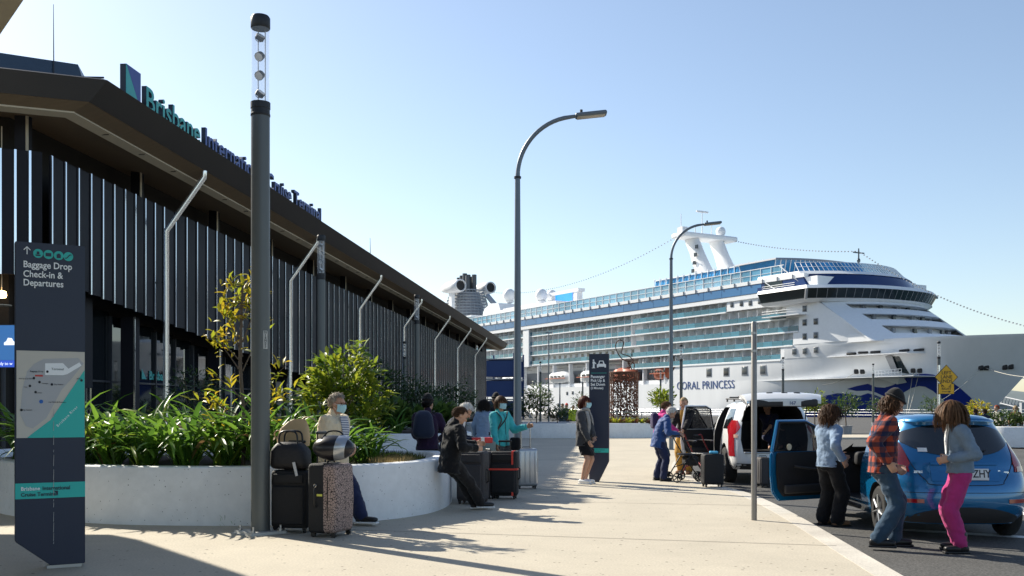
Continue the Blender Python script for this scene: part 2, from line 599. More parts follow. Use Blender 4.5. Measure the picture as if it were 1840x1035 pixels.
strip3([(-13.72, -27.74, 8.95), (-15.7, -29.35, 9.2)], YE, m_soffit, 'soffit')
strip3([(-12.62, -27.1, 9.79), (-45, -50, 10.7)], YE, m_roofb, 'roof', th=(0, 0, -.1))
# joints in the pale soffit trim
for Y in np.arange(27, 90, 2.1):
    mb = MB(); mb.box(fpt(-13.56, Y, 8.93), (.26, .012, .02), math.atan2(.0946, .9955) * -1); mb.build('trim_joint', m_inner, TB)
# body behind the panels
c1 = corner(-15.75, -29.4)
e1 = fpt(-15.75, 121, 0)
poly = [(c1.x, c1.y), (e1.x, e1.y), (-46, 121), (-46, c1.y - .369 * 22), (c1.x - .929 * 22, c1.y - .369 * 22)]
mb = MB(); mb.prism(poly, 0, 9.25); mb.build('wall', m_inner, TB, smooth=0)
# end wall strip that faces the camera's right at the far corner
mb = MB(); mb.box(fpt(-14.75, 118.6, 4.6), (.5, 4.2, 9.0), -math.atan2(.0946, .9955)); mb.build('end_wall', m_dark, TB, smooth=0)
# cladding panels
lines = [26.0]
while lines[-1] < 118:
    y = lines[-1]
    lines.append(y + (.66 if y < 32 else .88 if y < 44.5 else 1.0))
fz = -math.atan2(.0946, .9955)
pm = {}
unit = MB(); unit.box((0, .5, .5), (.05, 1, 1)); unit_me = unit.mesh('panel', 0); unit_me.materials.append(m_dark)
ue = MB(); ue.box((0, 0, .5), (1, 1, 1)); ue_me = ue.mesh('edge_strip', 0); ue_me.materials.append(m_edge)
def panel(p, w, zb, zt, rz):
    o = obj('panel', unit_me, None, TB, (p.x, p.y, zb), (0, 0, rz))
    o.scale = (1, w * .985, zt - zb)
    s = obj('edge_strip', ue_me, None, TB, (0, 0, 0), None)
    s.parent = o
    s.location = (.035, .06 / w, -.002)
    s.scale = (.02, .055 / w, 1.004)
for i in range(len(lines) - 1):
    Y = lines[i]; w = lines[i + 1] - Y
    zb = max(.4, 4.93 - .084 * max(0, Y - 25.5))
    pz = fpt(-14.47, Y, 0)
    panel(pz, w, zb, 8.11, fz + .03)
pc = corner(-14.47, -28.30)
for i in range(14):
    p = pc + ca * (.34 * (i + 1))
    panel(p, .34, 4.93, 8.11, math.atan2(.369, .929) - pi / 2)
# posts between panel heads and soffit
for Y in np.arange(25.9, 116, 6.3):
    mb = MB(); mb.box((0, 0, 0), (.30, .30, 1.3)); o = mb.build('post', m_dark, TB, fpt(-15.1, Y, 8.6), (0, 0, fz), smooth=0)
    mb = MB(); mb.box((0, 0, 0), (.02, .1, 1.3)); q = mb.build('post_edge', m_strip, o, (.165, -.10, 0), smooth=0)
# downpipes
for k in range(7):
    Y = 32.25 + 12.6 * k
    a = fpt(-14.2, Y, 0); b = fpt(-14.2, Y, 7.25); c = fpt(-12.98, Y, 9.0); d = fpt(-12.98, Y, 9.2)
    mb = MB(); mb.tube([a, b, c, d], .10, 10); mb.build('downpipe', m_galv, TB, smooth=50)
    for z in (1.2, 3.4, 5.6):
        mb = MB(); mb.box(fpt(-14.32, Y + .12, z), (.12, .1, .05), fz); mb.build('pipe_bracket', m_frame, TB)
# ground floor glazing: panes, mullions, columns
for i in range(22):
    Y = 26.6 + i * 1.55
    zt = max(1.0, 4.85 - .084 * max(0, Y - 26))
    p = fpt(-15.55, Y + .75, zt / 2)
    mb = MB(); mb.box((0, 0, 0), (.04, 1.46, zt)); mb.build('pane', m_glass, TB, p, (0, 0, fz), smooth=0)
    mb = MB(); mb.box((0, 0, 0), (.12, .07, zt)); mb.build('mullion', m_frame, TB, fpt(-15.5, Y - .03, zt / 2), (0, 0, fz), smooth=0)
    mb = MB(); mb.box((0, 0, 0), (.1, 1.44, .06)); mb.build('transom', m_frame, TB, fpt(-15.5, Y + .75, 2.35), (0, 0, fz), smooth=0)
for (Y, w, zb, zt) in ((31.6, .42, 0, 4.4), (28.6, .62, 2.1, 4.7), (44.2, .42, 0, 3.4), (38.5, .30, 0, 3.8)):
    mb = MB(); mb.box((0, 0, (zt + zb) / 2), (.42, w, zt - zb)); o = mb.build('column', m_dark, TB, fpt(-15.05, Y, 0), (0, 0, fz), smooth=0)
    mb = MB(); mb.box((0, 0, 0), (.05, .03, zt - zb)); mb.build('column_edge', m_edge, o, (.235, -w / 2 + .02, (zt + zb) / 2), smooth=0)
m_teal = M('teal_paint', (.045, .42, .40), rough=.45, var=.06)
m_navy = M('navy_paint', (.02, .035, .16), rough=.45, var=.06)
rzt = math.atan2(fa.y, fa.x)
lettering('Brisbane', .42, m_teal, TB, fpt(-15.50, 33.9, 2.5), (R(90), 0, rzt), ext=.004, bold=.01)
mb = MB(); mb.prism([(0, 0), (.34, 0), (0, .34)], 0, .01, Matrix.Rotation(R(90), 4, 'X')); mb.build('logo_mark', m_teal, TB, fpt(-15.50, 33.35, 2.5), (0, 0, rzt), smooth=0)
# near soffit screen and lamp under the corner of the building
t = thing('display_screen', 'lit blue cruise advertising screen behind the wayfinding totem', 'screen', P(2, 622, 24.6), R(-4))
m_scr = M('screen_blue', (.02, .07, .2), rough=.2, emis=(.02, .09, .24), estr=.8)
m_scr2 = M('screen_sea', (.02, .05, .3), rough=.2, emis=(.015, .05, .32), estr=.9)
m_scrw = M('screen_white', (.7, .75, .8), rough=.3, emis=(.7, .75, .8), estr=.7)
mb = MB(); mb.box((0, .05, 0), (.98, .08, 1.06)); mb.build('frame', m_frame, t, smooth=0)
mb = MB(); mb.box((0, 0, .08), (.94, .012, .86)); mb.build('picture', m_scr, t, smooth=0)
mb = MB(); mb.box((0, 0, -.44), (.94, .012, .17)); mb.build('caption_band', m_scr2, t, smooth=0)
lettering('ready to w', .105, m_scrw, t, (-.17, -.008, -.47), (R(90), 0, 0))
mb = MB(); mb.prism([(.1, 0), (.36, 0), (.4, .06), (.34, .1), (.3, .17), (.2, .18), (.16, .1), (.1, .06)], 0, .004, Matrix.Rotation(R(90), 4, 'X')); mb.build('ship_picture', m_scrw, t, (-.02, -.008, .02), smooth=0)
mb = MB(); mb.prism([(-.28, .18), (-.16, .24), (-.13, .34), (-.2, .35), (-.3, .26)], 0, .004, Matrix.Rotation(R(90), 4, 'X')); mb.build('hand_picture', m_frame, t, (.05, -.008, .0), smooth=0)
mb = MB(); mb.cyl((0, .1, -.53), (0, .1, -2.96), .05, n=10); mb.build('stand', m_frame, t)
t = thing('downlight', 'warm lit lamp glowing under the terminal soffit', 'lamp', P(3, 535, 25.6))
m_warm = M('lamp_glow', (1, .8, .5), emis=(1., .62, .25), estr=9.)
mb = MB(); mb.lathe([(.0, -.02), (.1, 0), (.12, .06), (.1, .16), (0, .18)], 16); mb.build('bulb', m_warm, t)
mb = MB(); mb.cyl((0, 0, .18), (0, 0, 4.4), .015, n=6); mb.lathe([(.0, -.22), (.24, -.21), (.24, -.19), (0, -.18)], 20); mb.build('stem', m_strip, t)
# raised roof piece and lightning rods
t = thing('roof_parapet', 'dark blue raised roof piece with a slanted end above the eave', 'roof')
a = P(140, 116, 29.5); b = P(-60, 86, 27.5); e = P(176, 141, 30.2)
mb = MB()
poly = [(b, .0), (a, 0), (e, 0)]
rows = [[V((p.x, p.y, 9.85)) for p, _ in poly], [V((b.x, b.y, b.z)), a, V((e.x, e.y, 10.0))]]
mb.slab(rows, (-.8, 2.6, .3)); mb.build('sheet', m_roofb, t, smooth=0)
mb = MB(); mb.tube([b + V((0, -.06, -.5)), a + V((0, -.06, -.4)), e + V((.2, -.06, .0))], .03, 6); mb.build('flashing', m_frame, t)
for (u, v0, v1, Y) in ((97, 8, 112, 29.), (666, 428, 458, 60)):
    p = P(u, v1, Y); q = P(u - 1, v0, Y); p.z = 9.8
    mb = MB(); mb.tube([p, q], [.028, .008] if Y < 40 else [.03, .012], 6)
    tag(mb.build('lightning_rod', m_frame), ['thin lightning rod on the near corner of the terminal roof', 'thin lightning rod halfway along the terminal roof'][Y > 40], 'rod', 'lightning rods on the roof')
# roof sign: one mesh per letter
t = thing('roof_sign', 'raised roof lettering reading Brisbane International Cruise Terminal', 'sign', fpt(-12.72, 26.3, 9.76), rzt)
size = .92
m_side = M('letter_return', (.03, .04, .06), rough=.5)
txt = 'Brisbane International Cruise Terminal'
full = text_width(txt, size)
sxs = 17.0 / full
m_blue2 = M('sign_blue', (.035, .07, .30), rough=.4, var=.05)
for i, ch in enumerate(txt):
    if ch == ' ':
        continue
    x0 = (text_width(txt[:i] + '|', size) - text_width('|', size)) if i else 0
    me = text_mesh(ch, size, .07, .012, sx=sxs)
    for m_ in ((m_teal if i < 8 else m_blue2), m_side): me.materials.append(m_)
    for pl in me.polygons:
        if pl.normal.z < .5: pl.material_index = 1
    obj('letter', me, None, t, (1.15 + x0 * sxs, 0, .02), (R(90), 0, 0))
mb = MB(); mb.box((.42, .0, .36), (.82, .16, 1.0)); lg = mb.build('logo_panel', m_side, t, smooth=0)
mb = MB(); mb.prism([(.01, -.14), (.83, -.14), (.01, .86)], .0, .012, Matrix.Rotation(R(90), 4, 'X')); mb.build('logo_teal', m_teal, lg, (0, -.083, 0), smooth=0)
mb = MB(); mb.prism([(.83, -.13), (.83, .86), (.018, .86)], .0, .012, Matrix.Rotation(R(90), 4, 'X')); mb.build('logo_blue', m_blue2, lg, (0, -.083, 0), smooth=0)
mb = MB(); mb.box((9.2, .14, -.02), (18.4, .05, .05)); mb.build('rail', m_frame, t, smooth=0)
# canopy by the camera whose edge shades the lower left
t = thing('entrance_canopy', 'beige canopy soffit in the upper left corner', 'canopy')
mb = MB(); mb.prism([(-10.6, 17.25), (-4.8, 9.72), (.6, 2.7), (-3, -3), (-22, 6), (-22, 17.5)], 5.44, 5.9); mb.build('slab', M('canopy_soffit', (.52, .45, .33), rough=.7, var=.08), t, smooth=0)
mb = MB(); mb.cyl((-13, 12.5, 0), (-13, 12.5, 5.44), .2); mb.build('column', m_dark, t)

# ============================================================ CRUISE SHIP
m_ship = M('ship_white', (.80, .81, .82), rough=.45, var=.03, scale=.15, fine=.02, fscale=2.)
m_hull = M('hull_white', (.76, .77, .78), rough=.4, var=.06, scale=.5, stretch=(1, 1, .12), bump=.12, bscale=.5, stain=.05, stscale=.2)
m_bal = M('balcony_glass', (.06, .22, .30), rough=.12, var=.25, scale=.5, spec=.6, rand=.3, alpha=.82)
m_band = M('blue_band_glass', (.05, .17, .36), rough=.15, var=.12, scale=.3, rand=.12)
m_lblue = M('pale_blue_glass', (.16, .40, .55), rough=.1, var=.3, scale=.4, alpha=.62, rand=.25)
m_bright = M('bright_blue_glass', (.04, .26, .52), rough=.12, var=.25, scale=.4, rand=.25)
m_dkblue = M('dark_blue_glass', (.012, .035, .13), rough=.12, var=.2, scale=.3)
m_bridge = M('bridge_glass', (.012, .022, .026), rough=.06, var=.3, scale=.5)
m_door = M('cabin_door_glass', (.05, .06, .07), rough=.15, var=.3, rand=.5)
m_wave = M('wave_blue', (.015, .035, .26), rough=.4, var=.06, scale=.2)
m_name = M('name_blue', (.02, .06, .22), rough=.5)
m_midgray = M('plain_mid_gray', (.30, .31, .33), rough=.6)  # even mid gray for ship fittings, tree pots, sheds and gantry
m_black = M('matte_black', (.012, .012, .014), rough=.6)
m_rope = M('mooring_rope', (.45, .43, .38), rough=.9)
m_oran = M('lifeboat_orange', (.45, .12, .06), rough=.45)
SHIP = thing('cruise_ship', 'large white cruise ship with blue glass decks and blue waves on its bow', 'ship', SP, math.atan2(SD.y, SD.x))
def NT(u, y=0.):
    k = (u - 920) / F
    return ((202 + .497 * y) * k - (54.3 + .868 * y)) / (.497 + .868 * k)
def SZ(u, v, y=0.):
    t = NT(u, y)
    return 1.5 + (735 - v) / F * (202 + .497 * y - .868 * t)
def stem(z): return 35 + z * 1.0
def hb(t, z):
    z = max(-5, min(13.9, z))
    f = (z + 5) / 18.9
    t0 = lerp(-38, 2, f ** .8)
    ts = stem(z)
    x = max(0., min(1., (t - t0) / (ts - t0)))
    p = lerp(1.75, 2.5, f)
    return 16 * (1 - x ** p)
def hull_hit(u, v):
    k = (u - 920) / F; m_ = (735 - v) / F
    def f(Y):
        p = V((k * Y, Y, 0)) - SP
        t = p.dot(SD); y = -p.dot(SN)
        return y - (16 - hb(t, 1.5 + m_ * Y)), t, y, 1.5 + m_ * Y
    Y = 120.
    while Y < 330 and f(Y)[0] < 0: Y += 2
    a, b = Y - 2, Y
    for _ in range(30):
        c = (a + b) / 2
        if f(c)[0] < 0: a = c
        else: b = c
    return f(b)[1:]
def spart(mb, name, mat, parent=SHIP, smooth=30, **kw):
    return mb.build(name, mat, parent, smooth=smooth, **kw)
us = [0, .2, .4, .55, .65] + [.65 + .35 * (i / 34) ** .85 for i in range(1, 35)]
def hull_part(zs, ta, name):
    mb = MB()
    for sg in (-1, 1):
        rows = []
        for z in zs:
            rows.append([(lerp(ta, stem(min(z, 14.3)), q), 16 + sg * hb(lerp(ta, stem(min(z, 13.9)), q), z), z) for q in us])
        mb.grid(rows, flip=sg > 0)
    # aft closing
    mb.add([(ta, 0, zs[0]), (ta, 32, zs[0]), (ta, 32, zs[-1]), (ta, 0, zs[-1])], [(0, 1, 2, 3)])
    return spart(mb, name, m_hull, smooth=50)
hull_part([-5, -3, -1, 1, 3, 5, 6.2, 7.4], -240, 'hull')
TR = NT(1221)
hull_part([7.4, 8.5, 9.5, 10.5, 11.6], TR, 'upper_hull')
hull_part([11.6, 12.3, 13, 13.7, 13.9, 14.3], 1.2, 'bulwark')
mb = MB(); mb.box((-104, 16, 7.3), (272, 31.9, .1)); mb.box((0, 16, 11.5), (60, 30.5, .1)); spart(mb, 'deck', m_ship, smooth=0)
# foredeck
rows = [[(t, 16 - hb(t, 13.5) + .1, 13.4), (t, 16 + hb(t, 13.5) - .1, 13.4)] for t in np.linspace(3, 48, 24)]
mb = MB(); mb.grid(rows); spart(mb, 'foredeck', m_midgray)
# forward side walls up to the bridge
def rake(z): return 10.3 + (22.2 - z) * 1.5
fr = {11.5: .3, 14.25: 3.6, 17.: 5.1, 19.75: 1.8, 22.5: -15.9}
rz_ = [14.3, 17.0, 17.01, 19.75, 19.76, 22.3]
for sg in (-1, 1):
    mb = MB()
    for z0, z1, t0 in ((14.3, 17., 3.6), (17., 19.75, 5.1), (19.75, 22.3, 1.8)):
        rows = []
        for z in (z0, z1):
            rows.append([(t, 16 + sg * hb(t, 13.9), z) for t in np.linspace(t0 + .05, rake(z), 14)])
        mb.grid(rows, flip=sg > 0)
    spart(mb, 'forward_side', m_ship)
mb = MB(); mb.box((-5.2, .12, 24.0), (21, .2, 3.0)); mb.box((1.0, .14, 12.9), (1.6, .2, 2.6)); spart(mb, 'window_wall', m_ship, smooth=0)
# core behind the balconies
mb = MB()
mb.box((-118, 16, 19.7), (244, 28.4, 11.6)); mb.box((-118, 16, 10.6), (243.5, 21, 6.5)); mb.box((-14, 16, 12.7), (34, 28.4, 2.6))
spart(mb, 'cabin_block', m_ship, smooth=0)
# balconies
pitch = 2.8
gm = MB(); gm.box((0, 0, .53), (pitch - .07, .05, 1.06)); g_me = gm.mesh('balcony_glass', 0); g_me.materials.append(m_bal)
dm = MB(); dm.box((0, 0, 1.2), (.07, 1.5, 2.4)); d_me = dm.mesh('divider', 0); d_me.materials.append(m_ship)
om = MB(); om.box((0, 0, 1.02), (1.05, .06, 2.04)); o_me = om.mesh('cabin_door', 0); o_me.materials.append(m_door)
o2_me = o_me.copy(); o2_me.materials.clear(); o2_me.materials.append(M('curtain', (.55, .52, .46), rough=.9))
ch_me = []
for i_, c_ in enumerate(((.5, .45, .38), (.10, .12, .2), (.3, .12, .08))):
    cm_ = MB(); cm_.box((0, 0, .4), (.55, .6, .1)); cm_.box((0, .28, .75), (.55, .08, .8)); cm_.box((0, 0, .2), (.45, .5, .3)); ch_me.append(cm_.mesh('balcony_chair', 0)); ch_me[-1].materials.append(M('chair_%d' % i_, c_))
rm = random.Random(4)
nrow = 0
T_STEP = NT(1133)
secs = []
for zk in (11.5, 14.25, 17., 19.75, 22.5):
    secs.append((zk, T_STEP, fr[zk], 0.))
for zk in (14.25, 17., 19.75, 22.5):
    secs.append((zk, -152., T_STEP - .3, .5))
for zk, ta, tb, yo in secs:
    n = int((tb - ta) / pitch)
    mb = MB(); mb.box(((ta + tb) / 2, .9 + yo / 2, zk - .14), (tb - ta, 1.8 - yo + .3, .28)); spart(mb, 'balcony_floor', m_ship, smooth=0)
    far = yo > 0
    for i in range(n):
        t = tb - pitch * (i + .5) - .1
        obj('balcony_glass', g_me, None, SHIP, (t, .06 + yo, zk))
        if not (far and zk in (14.25,)):
            obj('divider', d_me, None, SHIP, (t + pitch / 2, .98 + yo * .55, zk))
        if rm.random() < .93 and not (far and t < -110):
            obj('cabin_door', o_me if rm.random() < .68 else o2_me, None, SHIP, (t + .3, 1.75, zk))
        if rm.random() < .42 and t > -95:
            q = obj('balcony_chair', rm.choice(ch_me), None, SHIP, (t + rm.uniform(-.9, .9), .75 + yo * .6, zk), (0, 0, rm.uniform(0, 6)))
# white pillar of the aft section and the step block
mb = MB(); mb.box((NT(945), .6, 19.2), (3.2, 1.3, 11)); spart(mb, 'pillar', m_ship, smooth=0)
mb = MB(); mb.box((-100, .75, 25.1), (194, 2.0, 1.0)); mb.box((-100, .0, 25.55), (190, .5, .16)); spart(mb, 'deck_fascia', m_ship, smooth=0)
# blue band on the side, then the white fascia, then wind screens
bm_ = MB(); bm_.box((0, 0, 0), (5.9, .1, 1.8)); b_me = bm_.mesh('band_pane', 0); b_me.materials.append(m_band)
tb = NT(1370)
for i in range(25):
    obj('band_pane', b_me, None, SHIP, (tb - 3 - i * 6, -.28, 26.5))
mb = MB(); mb.box((-90, 16, 26.5), (200, 32, 1.86)); mb.box((-88, 16, 27.85), (190, 32.9, .75)); spart(mb, 'upper_deck', m_ship, smooth=0)
mb = MB()
for i in range(36): mb.box((4 - i * 4.2, -.55, 27.85), (.1, .2, .85))
spart(mb, 'bracket', m_midgray, smooth=0)
wm = MB(); wm.box((0, 0, 1.15), (2.9, .05, 2.3)); w_me = wm.mesh('wind_screen', 0); w_me.materials.append(m_lblue)
pm_ = MB(); pm_.box((0, 0, 1.25), (.12, .12, 2.5)); p_me = pm_.mesh('screen_post', 0); p_me.materials.append(m_ship)
for i in range(48):
    obj('wind_screen', w_me, None, SHIP, (-1 - i * 3., .15, 28.22))
    obj('screen_post', p_me, None, SHIP, (.5 - i * 3., .05, 28.22))
mb = MB(); mb.box((-72, .1, 30.6), (146, .2, .14)); mb.box((-72, .1, 29.4), (146, .12, .08)); spart(mb, 'rail', m_ship, smooth=0)
# sun deck house with blue windows
t0, t1 = NT(1176, 5), NT(1395, 5)
mb = MB(); mb.box(((t0 + t1) / 2, 16, 29.6), (t1 - t0 + 1, 21.6, 2.9)); mb.box(((t0 + t1) / 2, 16, 33.0), (t1 - t0 + .4, 22, .22)); spart(mb, 'sun_deck_house', m_ship, smooth=0)
n = int((t1 - t0) / 2.2)
hm = MB(); hm.box((0, 0, .9), (1.95, .06, 1.75)); h_me = hm.mesh('deck_window', 0); h_me.materials.append(m_bright)
for i in range(n):
    obj('deck_window', h_me, None, SHIP, (t0 + 2.2 * (i + .5), 5.1, 31.1), (R(-7), 0, 0))
    obj('screen_post', p_me, None, SHIP, (t0 + 2.2 * i, 4.9, 31.0))
# square windows forward and large windows on the hull
sw = MB(); sw.rbox((0, 0, 0), (1.0, .12, 1.1), .22, 2); s_me = sw.mesh('window', 40); s_me.materials.append(m_door)
sf = MB(); sf.rbox((0, 0, 0), (1.25, .1, 1.35), .3, 2); sf_me = sf.mesh('window_frame', 40); sf_me.materials.append(m_midgray)
def win(t, z, y=0., s=1., frame_=False):
    o = obj('window', s_me, None, SHIP, (t, y - .02, z)); o.scale = (s, 1, s)
    if frame_:
        f_ = obj('window_frame', sf_me, None, o, (0, .03, 0))
for (u, v) in ((1315, 548), (1332, 546), (1348, 545), (1365, 542), (1382, 540), (1400, 537)):
    win(NT(u), SZ(u, v), -.02, .9)
for (u, v) in ((1427, 632), (1446, 631), (1466, 629), (1446, 605), (1466, 603), (1446, 580), (1466, 578), (1446, 555)):
    t, y, z = hull_hit(u, v); win(t, z, y - .02, .95, True)
for (u, v) in ((1274, 670), (1305, 668.5), (1338, 666.5), (1371, 665)):
    win(NT(u), SZ(u, v), -.02, 1.5, True)
for (u, v) in ((979, 708), (989, 708), (1019, 707), (1029, 706), (923, 712), (1003, 728), (1046, 706)):
    win(NT(u), SZ(u, v), -.02, .8)
obj('name_lettering', text_mesh('CORAL PRINCESS', 2.55, .02, -.012, sx=.94, spacing=1.04), m_name, SHIP, (NT(1216), -.06, SZ(1274, 699)), (R(90), 0, 0))
# waves painted on the bow
def wave(cols, name):
    mb = MB(); C = []
    cs = []
    for a, b in zip(cols[:-1], cols[1:]):
        for i in range(4):
            cs.append([lerp(a[j], b[j], (i / 4)) for j in range(3)])
    cs.append(cols[-1])
    for (u, v0, v1) in cs:
        r = []
        for i in range(7):
            t, y, z = hull_hit(u, lerp(v0, v1, i / 6)); r.append((t, y - .07, z))
        C.append(r)
    mb.grid(C); spart(mb, name, m_wave, smooth=0)
wave([(1523, 699, 699.6), (1540, 694, 703), (1560, 690, 702), (1575, 696, 706), (1590, 697, 713), (1606, 692, 712), (1624, 681, 706), (1637, 676, 698), (1652, 672.5, 694), (1663, 672, 695.5), (1677, 673.5, 703), (1690, 678, 714), (1707, 684.5, 735), (1725, 697, 748), (1744, 714, 750), (1760, 733, 751)], 'wave_mark')
wave([(1446, 742, 750), (1458, 727, 750), (1470, 718, 750), (1485, 711, 750), (1505, 707, 750), (1525, 708, 750), (1545, 712, 750), (1560, 707, 750), (1575, 711, 750), (1590, 718, 750), (1612, 735, 751), (1625, 748, 751)], 'wave_mark')
# bow fittings
def at_hull(u, v, d=0.):
    t, y, z = hull_hit(u, v); return V((t, y - d, z))
for (u, v) in ((1539, 668), (1550, 668), (1641, 666), (1653, 666), (1763, 661), (1773, 661), (1806, 660), (1817, 659)):
    p = at_hull(u, v, .05); mb = MB(); mb.rbox((0, 0, 0), (.9, .4, .95), .2, 2); o = spart(mb, 'fairlead', m_black); o.location = p; o.rotation_euler = (0, 0, R(18))
for (u, v) in ((1530, 636), (1551, 634), (1573, 633), (1625, 630), (1651, 629)):
    p = at_hull(u, v, .03); mb = MB(); mb.rbox((0, 0, 0), (2.0, .3, .45), .2, 2); o = spart(mb, 'hull_slot', m_black); o.location = p; o.rotation_euler = (0, 0, R(12))
a = at_hull(1594, 641); b = at_hull(1616, 641); c = at_hull(1634, 672); d = at_hull(1606, 668)
mb = MB(); mb.slab([[a + V((0, -.12, 0)), b + V((0, -.12, 0))], [d + V((0, -.12, 0)), c + V((0, -.12, 0))]], (0, .1, 0)); spart(mb, 'anchor_recess', m_bridge, smooth=0)
mb = MB(); mb.slab([[a + V((-.3, -.16, 0)), a + V((1.2, -.16, 0))], [d + V((-.3, -.16, 0)), d + V((1.1, -.16, -.2))]], (0, .06, 0)); spart(mb, 'recess_panel', m_midgray, smooth=0)
e0 = at_hull(1586, 678); e1 = at_hull(1632, 676)
mb = MB(); mb.slab([[e0 + V((0, .4, .3)), e1 + V((0, .4, .4))], [e0 + V((.4, -2.6, -.1)), e1 + V((.2, -2.2, .1))], [e0 + V((3, .3, -1.4)), e1 + V((-.6, .3, -1.2))]], (0, .05, .12)); plat = spart(mb, 'shell_door_platform', m_ship, smooth=0)
mb = MB()
A = e0 + V((.4, -2.6, .0)); B = e1 + V((.2, -2.2, .2))
for h in (.55, 1.1): mb.tube([A + V((0, .1, h)), B + V((0, .1, h))], .05, 5)
for i in range(9):
    q = lerp(A, B, i / 8); mb.tube([q + V((0, .1, 0)), q + V((0, .1, 1.1))], .045, 5)
spart(mb, 'platform_rail', m_ship, plat)
# mooring ropes
def wl(p):   # ship-local -> world
    return SP + SD * p[0] - SN * p[1] + V((0, 0, p[2]))
def rope(u0, v0, end, sag, lab):
    a = wl(at_hull(u0, v0, .2)); b = V(end); mb = MB()
    pts = [lerp(a, b, i / 12) - V((0, 0, sag * 4 * (i / 12) * (1 - i / 12))) for i in range(13)]
    mb.tube([p - a for p in pts], .05, 5)
    tag(mb.build('mooring_rope', m_rope, None, a), lab, 'rope', 'mooring ropes at the bow')
rope(1538, 670, P(1478, 692, 190), .5, 'mooring rope running left from the bow fairlead below the bridge')
rope(1642, 669, P(1628, 748, 172), .2, 'left of two steep mooring ropes in front of the blue wave')
rope(1653, 669, P(1631, 748, 171), .2, 'right of two steep mooring ropes in front of the blue wave')
rope(1762, 664, P(1680, 726, 165), .5, 'mooring rope slanting left from the bow behind the yellow signs')
rope(1774, 662, P(1850, 678, 150), .3, 'mooring rope running right from the foremost bow fairlead')
# raked front with terraces
def outline(tb, ts, bul, y0, y1, n=22):
    o = [(tb, y0)]
    for i in range(n + 1):
        s_ = i / n
        o.append((ts + bul * (1 - abs(2 * s_ - 1) ** 2.3), lerp(y0, y1, s_)))
    o.append((tb, y1))
    return o
def loop(levels, name, mat, parent=SHIP, smooth=30):
    rows = [[(x, y, z) for x, y in o] + [(o[0][0], o[0][1], z)] for o, z in levels]
    mb = MB(); mb.grid(rows)
    n = len(levels[0][0])
    mb.add([(x, y, levels[-1][1]) for x, y in levels[-1][0]], [tuple(range(n))])
    mb.add([(x, y, levels[0][1]) for x, y in levels[0][0]], [tuple(range(n))[::-1]])
    return spart(mb, name, mat, parent, smooth)
loop([(outline(-3, rake(z) - 3.2, 6, 1.6, 30.4), z) for z in (13.5, 22.2)], 'front_wall', m_ship)
for z0, z1 in ((14.0, 15.5), (17.1, 18.4), (19.6, 20.8), (21.8, 22.3)):
    loop([(outline(0, rake(z), 6, .9, 31.1), z) for z in (z0, z1)], 'terrace_band', m_ship)
for sg in (0, 1):
    rows = []; mb = MB()
    for z in np.linspace(14.05, 22.1, 10):
        r = []
        for i in range(6):
            y = lerp(.75, 5.5 - (z - 14) * .2, i / 5)
            t = rake(z) + .04 + 6 * (1 - abs(2 * ((y - .9) / 30.2) - 1) ** 2.3)
            r.append((t, y if not sg else 32 - y, z))
        rows.append(r)
    mb.slab(rows, (-.5, 0, 0)); spart(mb, 'front_corner', m_ship)
rr = random.Random(3)
for zz in (15.6, 18.45, 20.85):
    for i in range(5):
        y = 8 + i * 4.2 + rr.random()
        t = rake(zz + .5) - 3.0 + 6 * (1 - abs(2 * ((y - 1.6) / 28.8) - 1) ** 2.3)
        mb = MB(); mb.box((t, y, zz + .6), (.5, .8, 1.1)); spart(mb, 'front_door', m_door if i % 2 else m_midgray, smooth=0)
# bridge with wings
loop([(outline(-2.5, 8.6, 7, -2.0, 34.0), 22.3), (outline(-3, 9.4, 7, -2.6, 34.6), 22.9)], 'bridge_floor', m_ship)
loop([(outline(-2.8, 9.2, 7, -2.3, 34.3), 22.9), (outline(-3.2, 10.1, 7, -3.0, 35.), 24.75)], 'bridge_window', m_bridge)
loop([(outline(-3.2, 10.4, 7, -3.2, 35.2), 24.75), (outline(-3.2, 9.8, 7, -2.8, 34.8), 25.45)], 'bridge_roof', m_ship)
mb = MB()
for i in range(1, 24):
    o0 = outline(-2.8, 9.25, 7, -2.35, 34.35, 24)[i]; o1 = outline(-3.2, 10.15, 7, -3.05, 35.05, 24)[i]
    mb.tube([(o0[0], o0[1], 22.9), (o1[0], o1[1], 24.75)], .05, 4)
mb.tube([(9.3, -2.4, 22.9), (10.2, -3.1, 24.75)], .3, 6)
spart(mb, 'bridge_mullion', m_midgray)
mb = MB()
for z in (1., .5):
    mb.tube([(x, y, 22.9 + .0 - 2.7 + z) for x, y in ((-3, -2), (4, -2), (7, -1.4))], .05, 5)
mb.box((2, -.6, 20.1), (10, 2.8, .15)); spart(mb, 'wing_gangway', m_ship, smooth=0)
loop([(outline(-6, 7.8, 6.5, 0, 32), 25.45), (outline(-6, 7.2, 6.5, 0, 32), 25.75)], 'observation_deck', m_ship)
loop([(outline(-6, 7.6, 6.5, -.4, 32.4), 25.75), (outline(-6, 6.0, 6.3, -.2, 32.2), 28.1)], 'observation_window', m_dkblue)
loop([(outline(-6, 6.2, 6.3, -.4, 32.4), 28.1), (outline(-6, 5.2, 6.2, -.2, 32.2), 28.8)], 'observation_roof', m_ship)
oa = outline(-8, 5.0, 6.2, .2, 31.8, 40); ob = outline(-8, 3.2, 6.0, .9, 31.1, 40)
for i in range(1, 41):
    a, b, c, d = [V((*oa[i], 28.8)), V((*oa[i + 1], 28.8)), V((*ob[i + 1], 30.8)), V((*ob[i], 30.8))]
    mb = MB(); mb.slab([[lerp(a, b, .07), lerp(a, b, .93)], [lerp(d, c, .07), lerp(d, c, .93)]], (-.06, 0, 0)); spart(mb, 'front_screen', m_bright if i < 16 else m_lblue, smooth=0)
mb = MB()
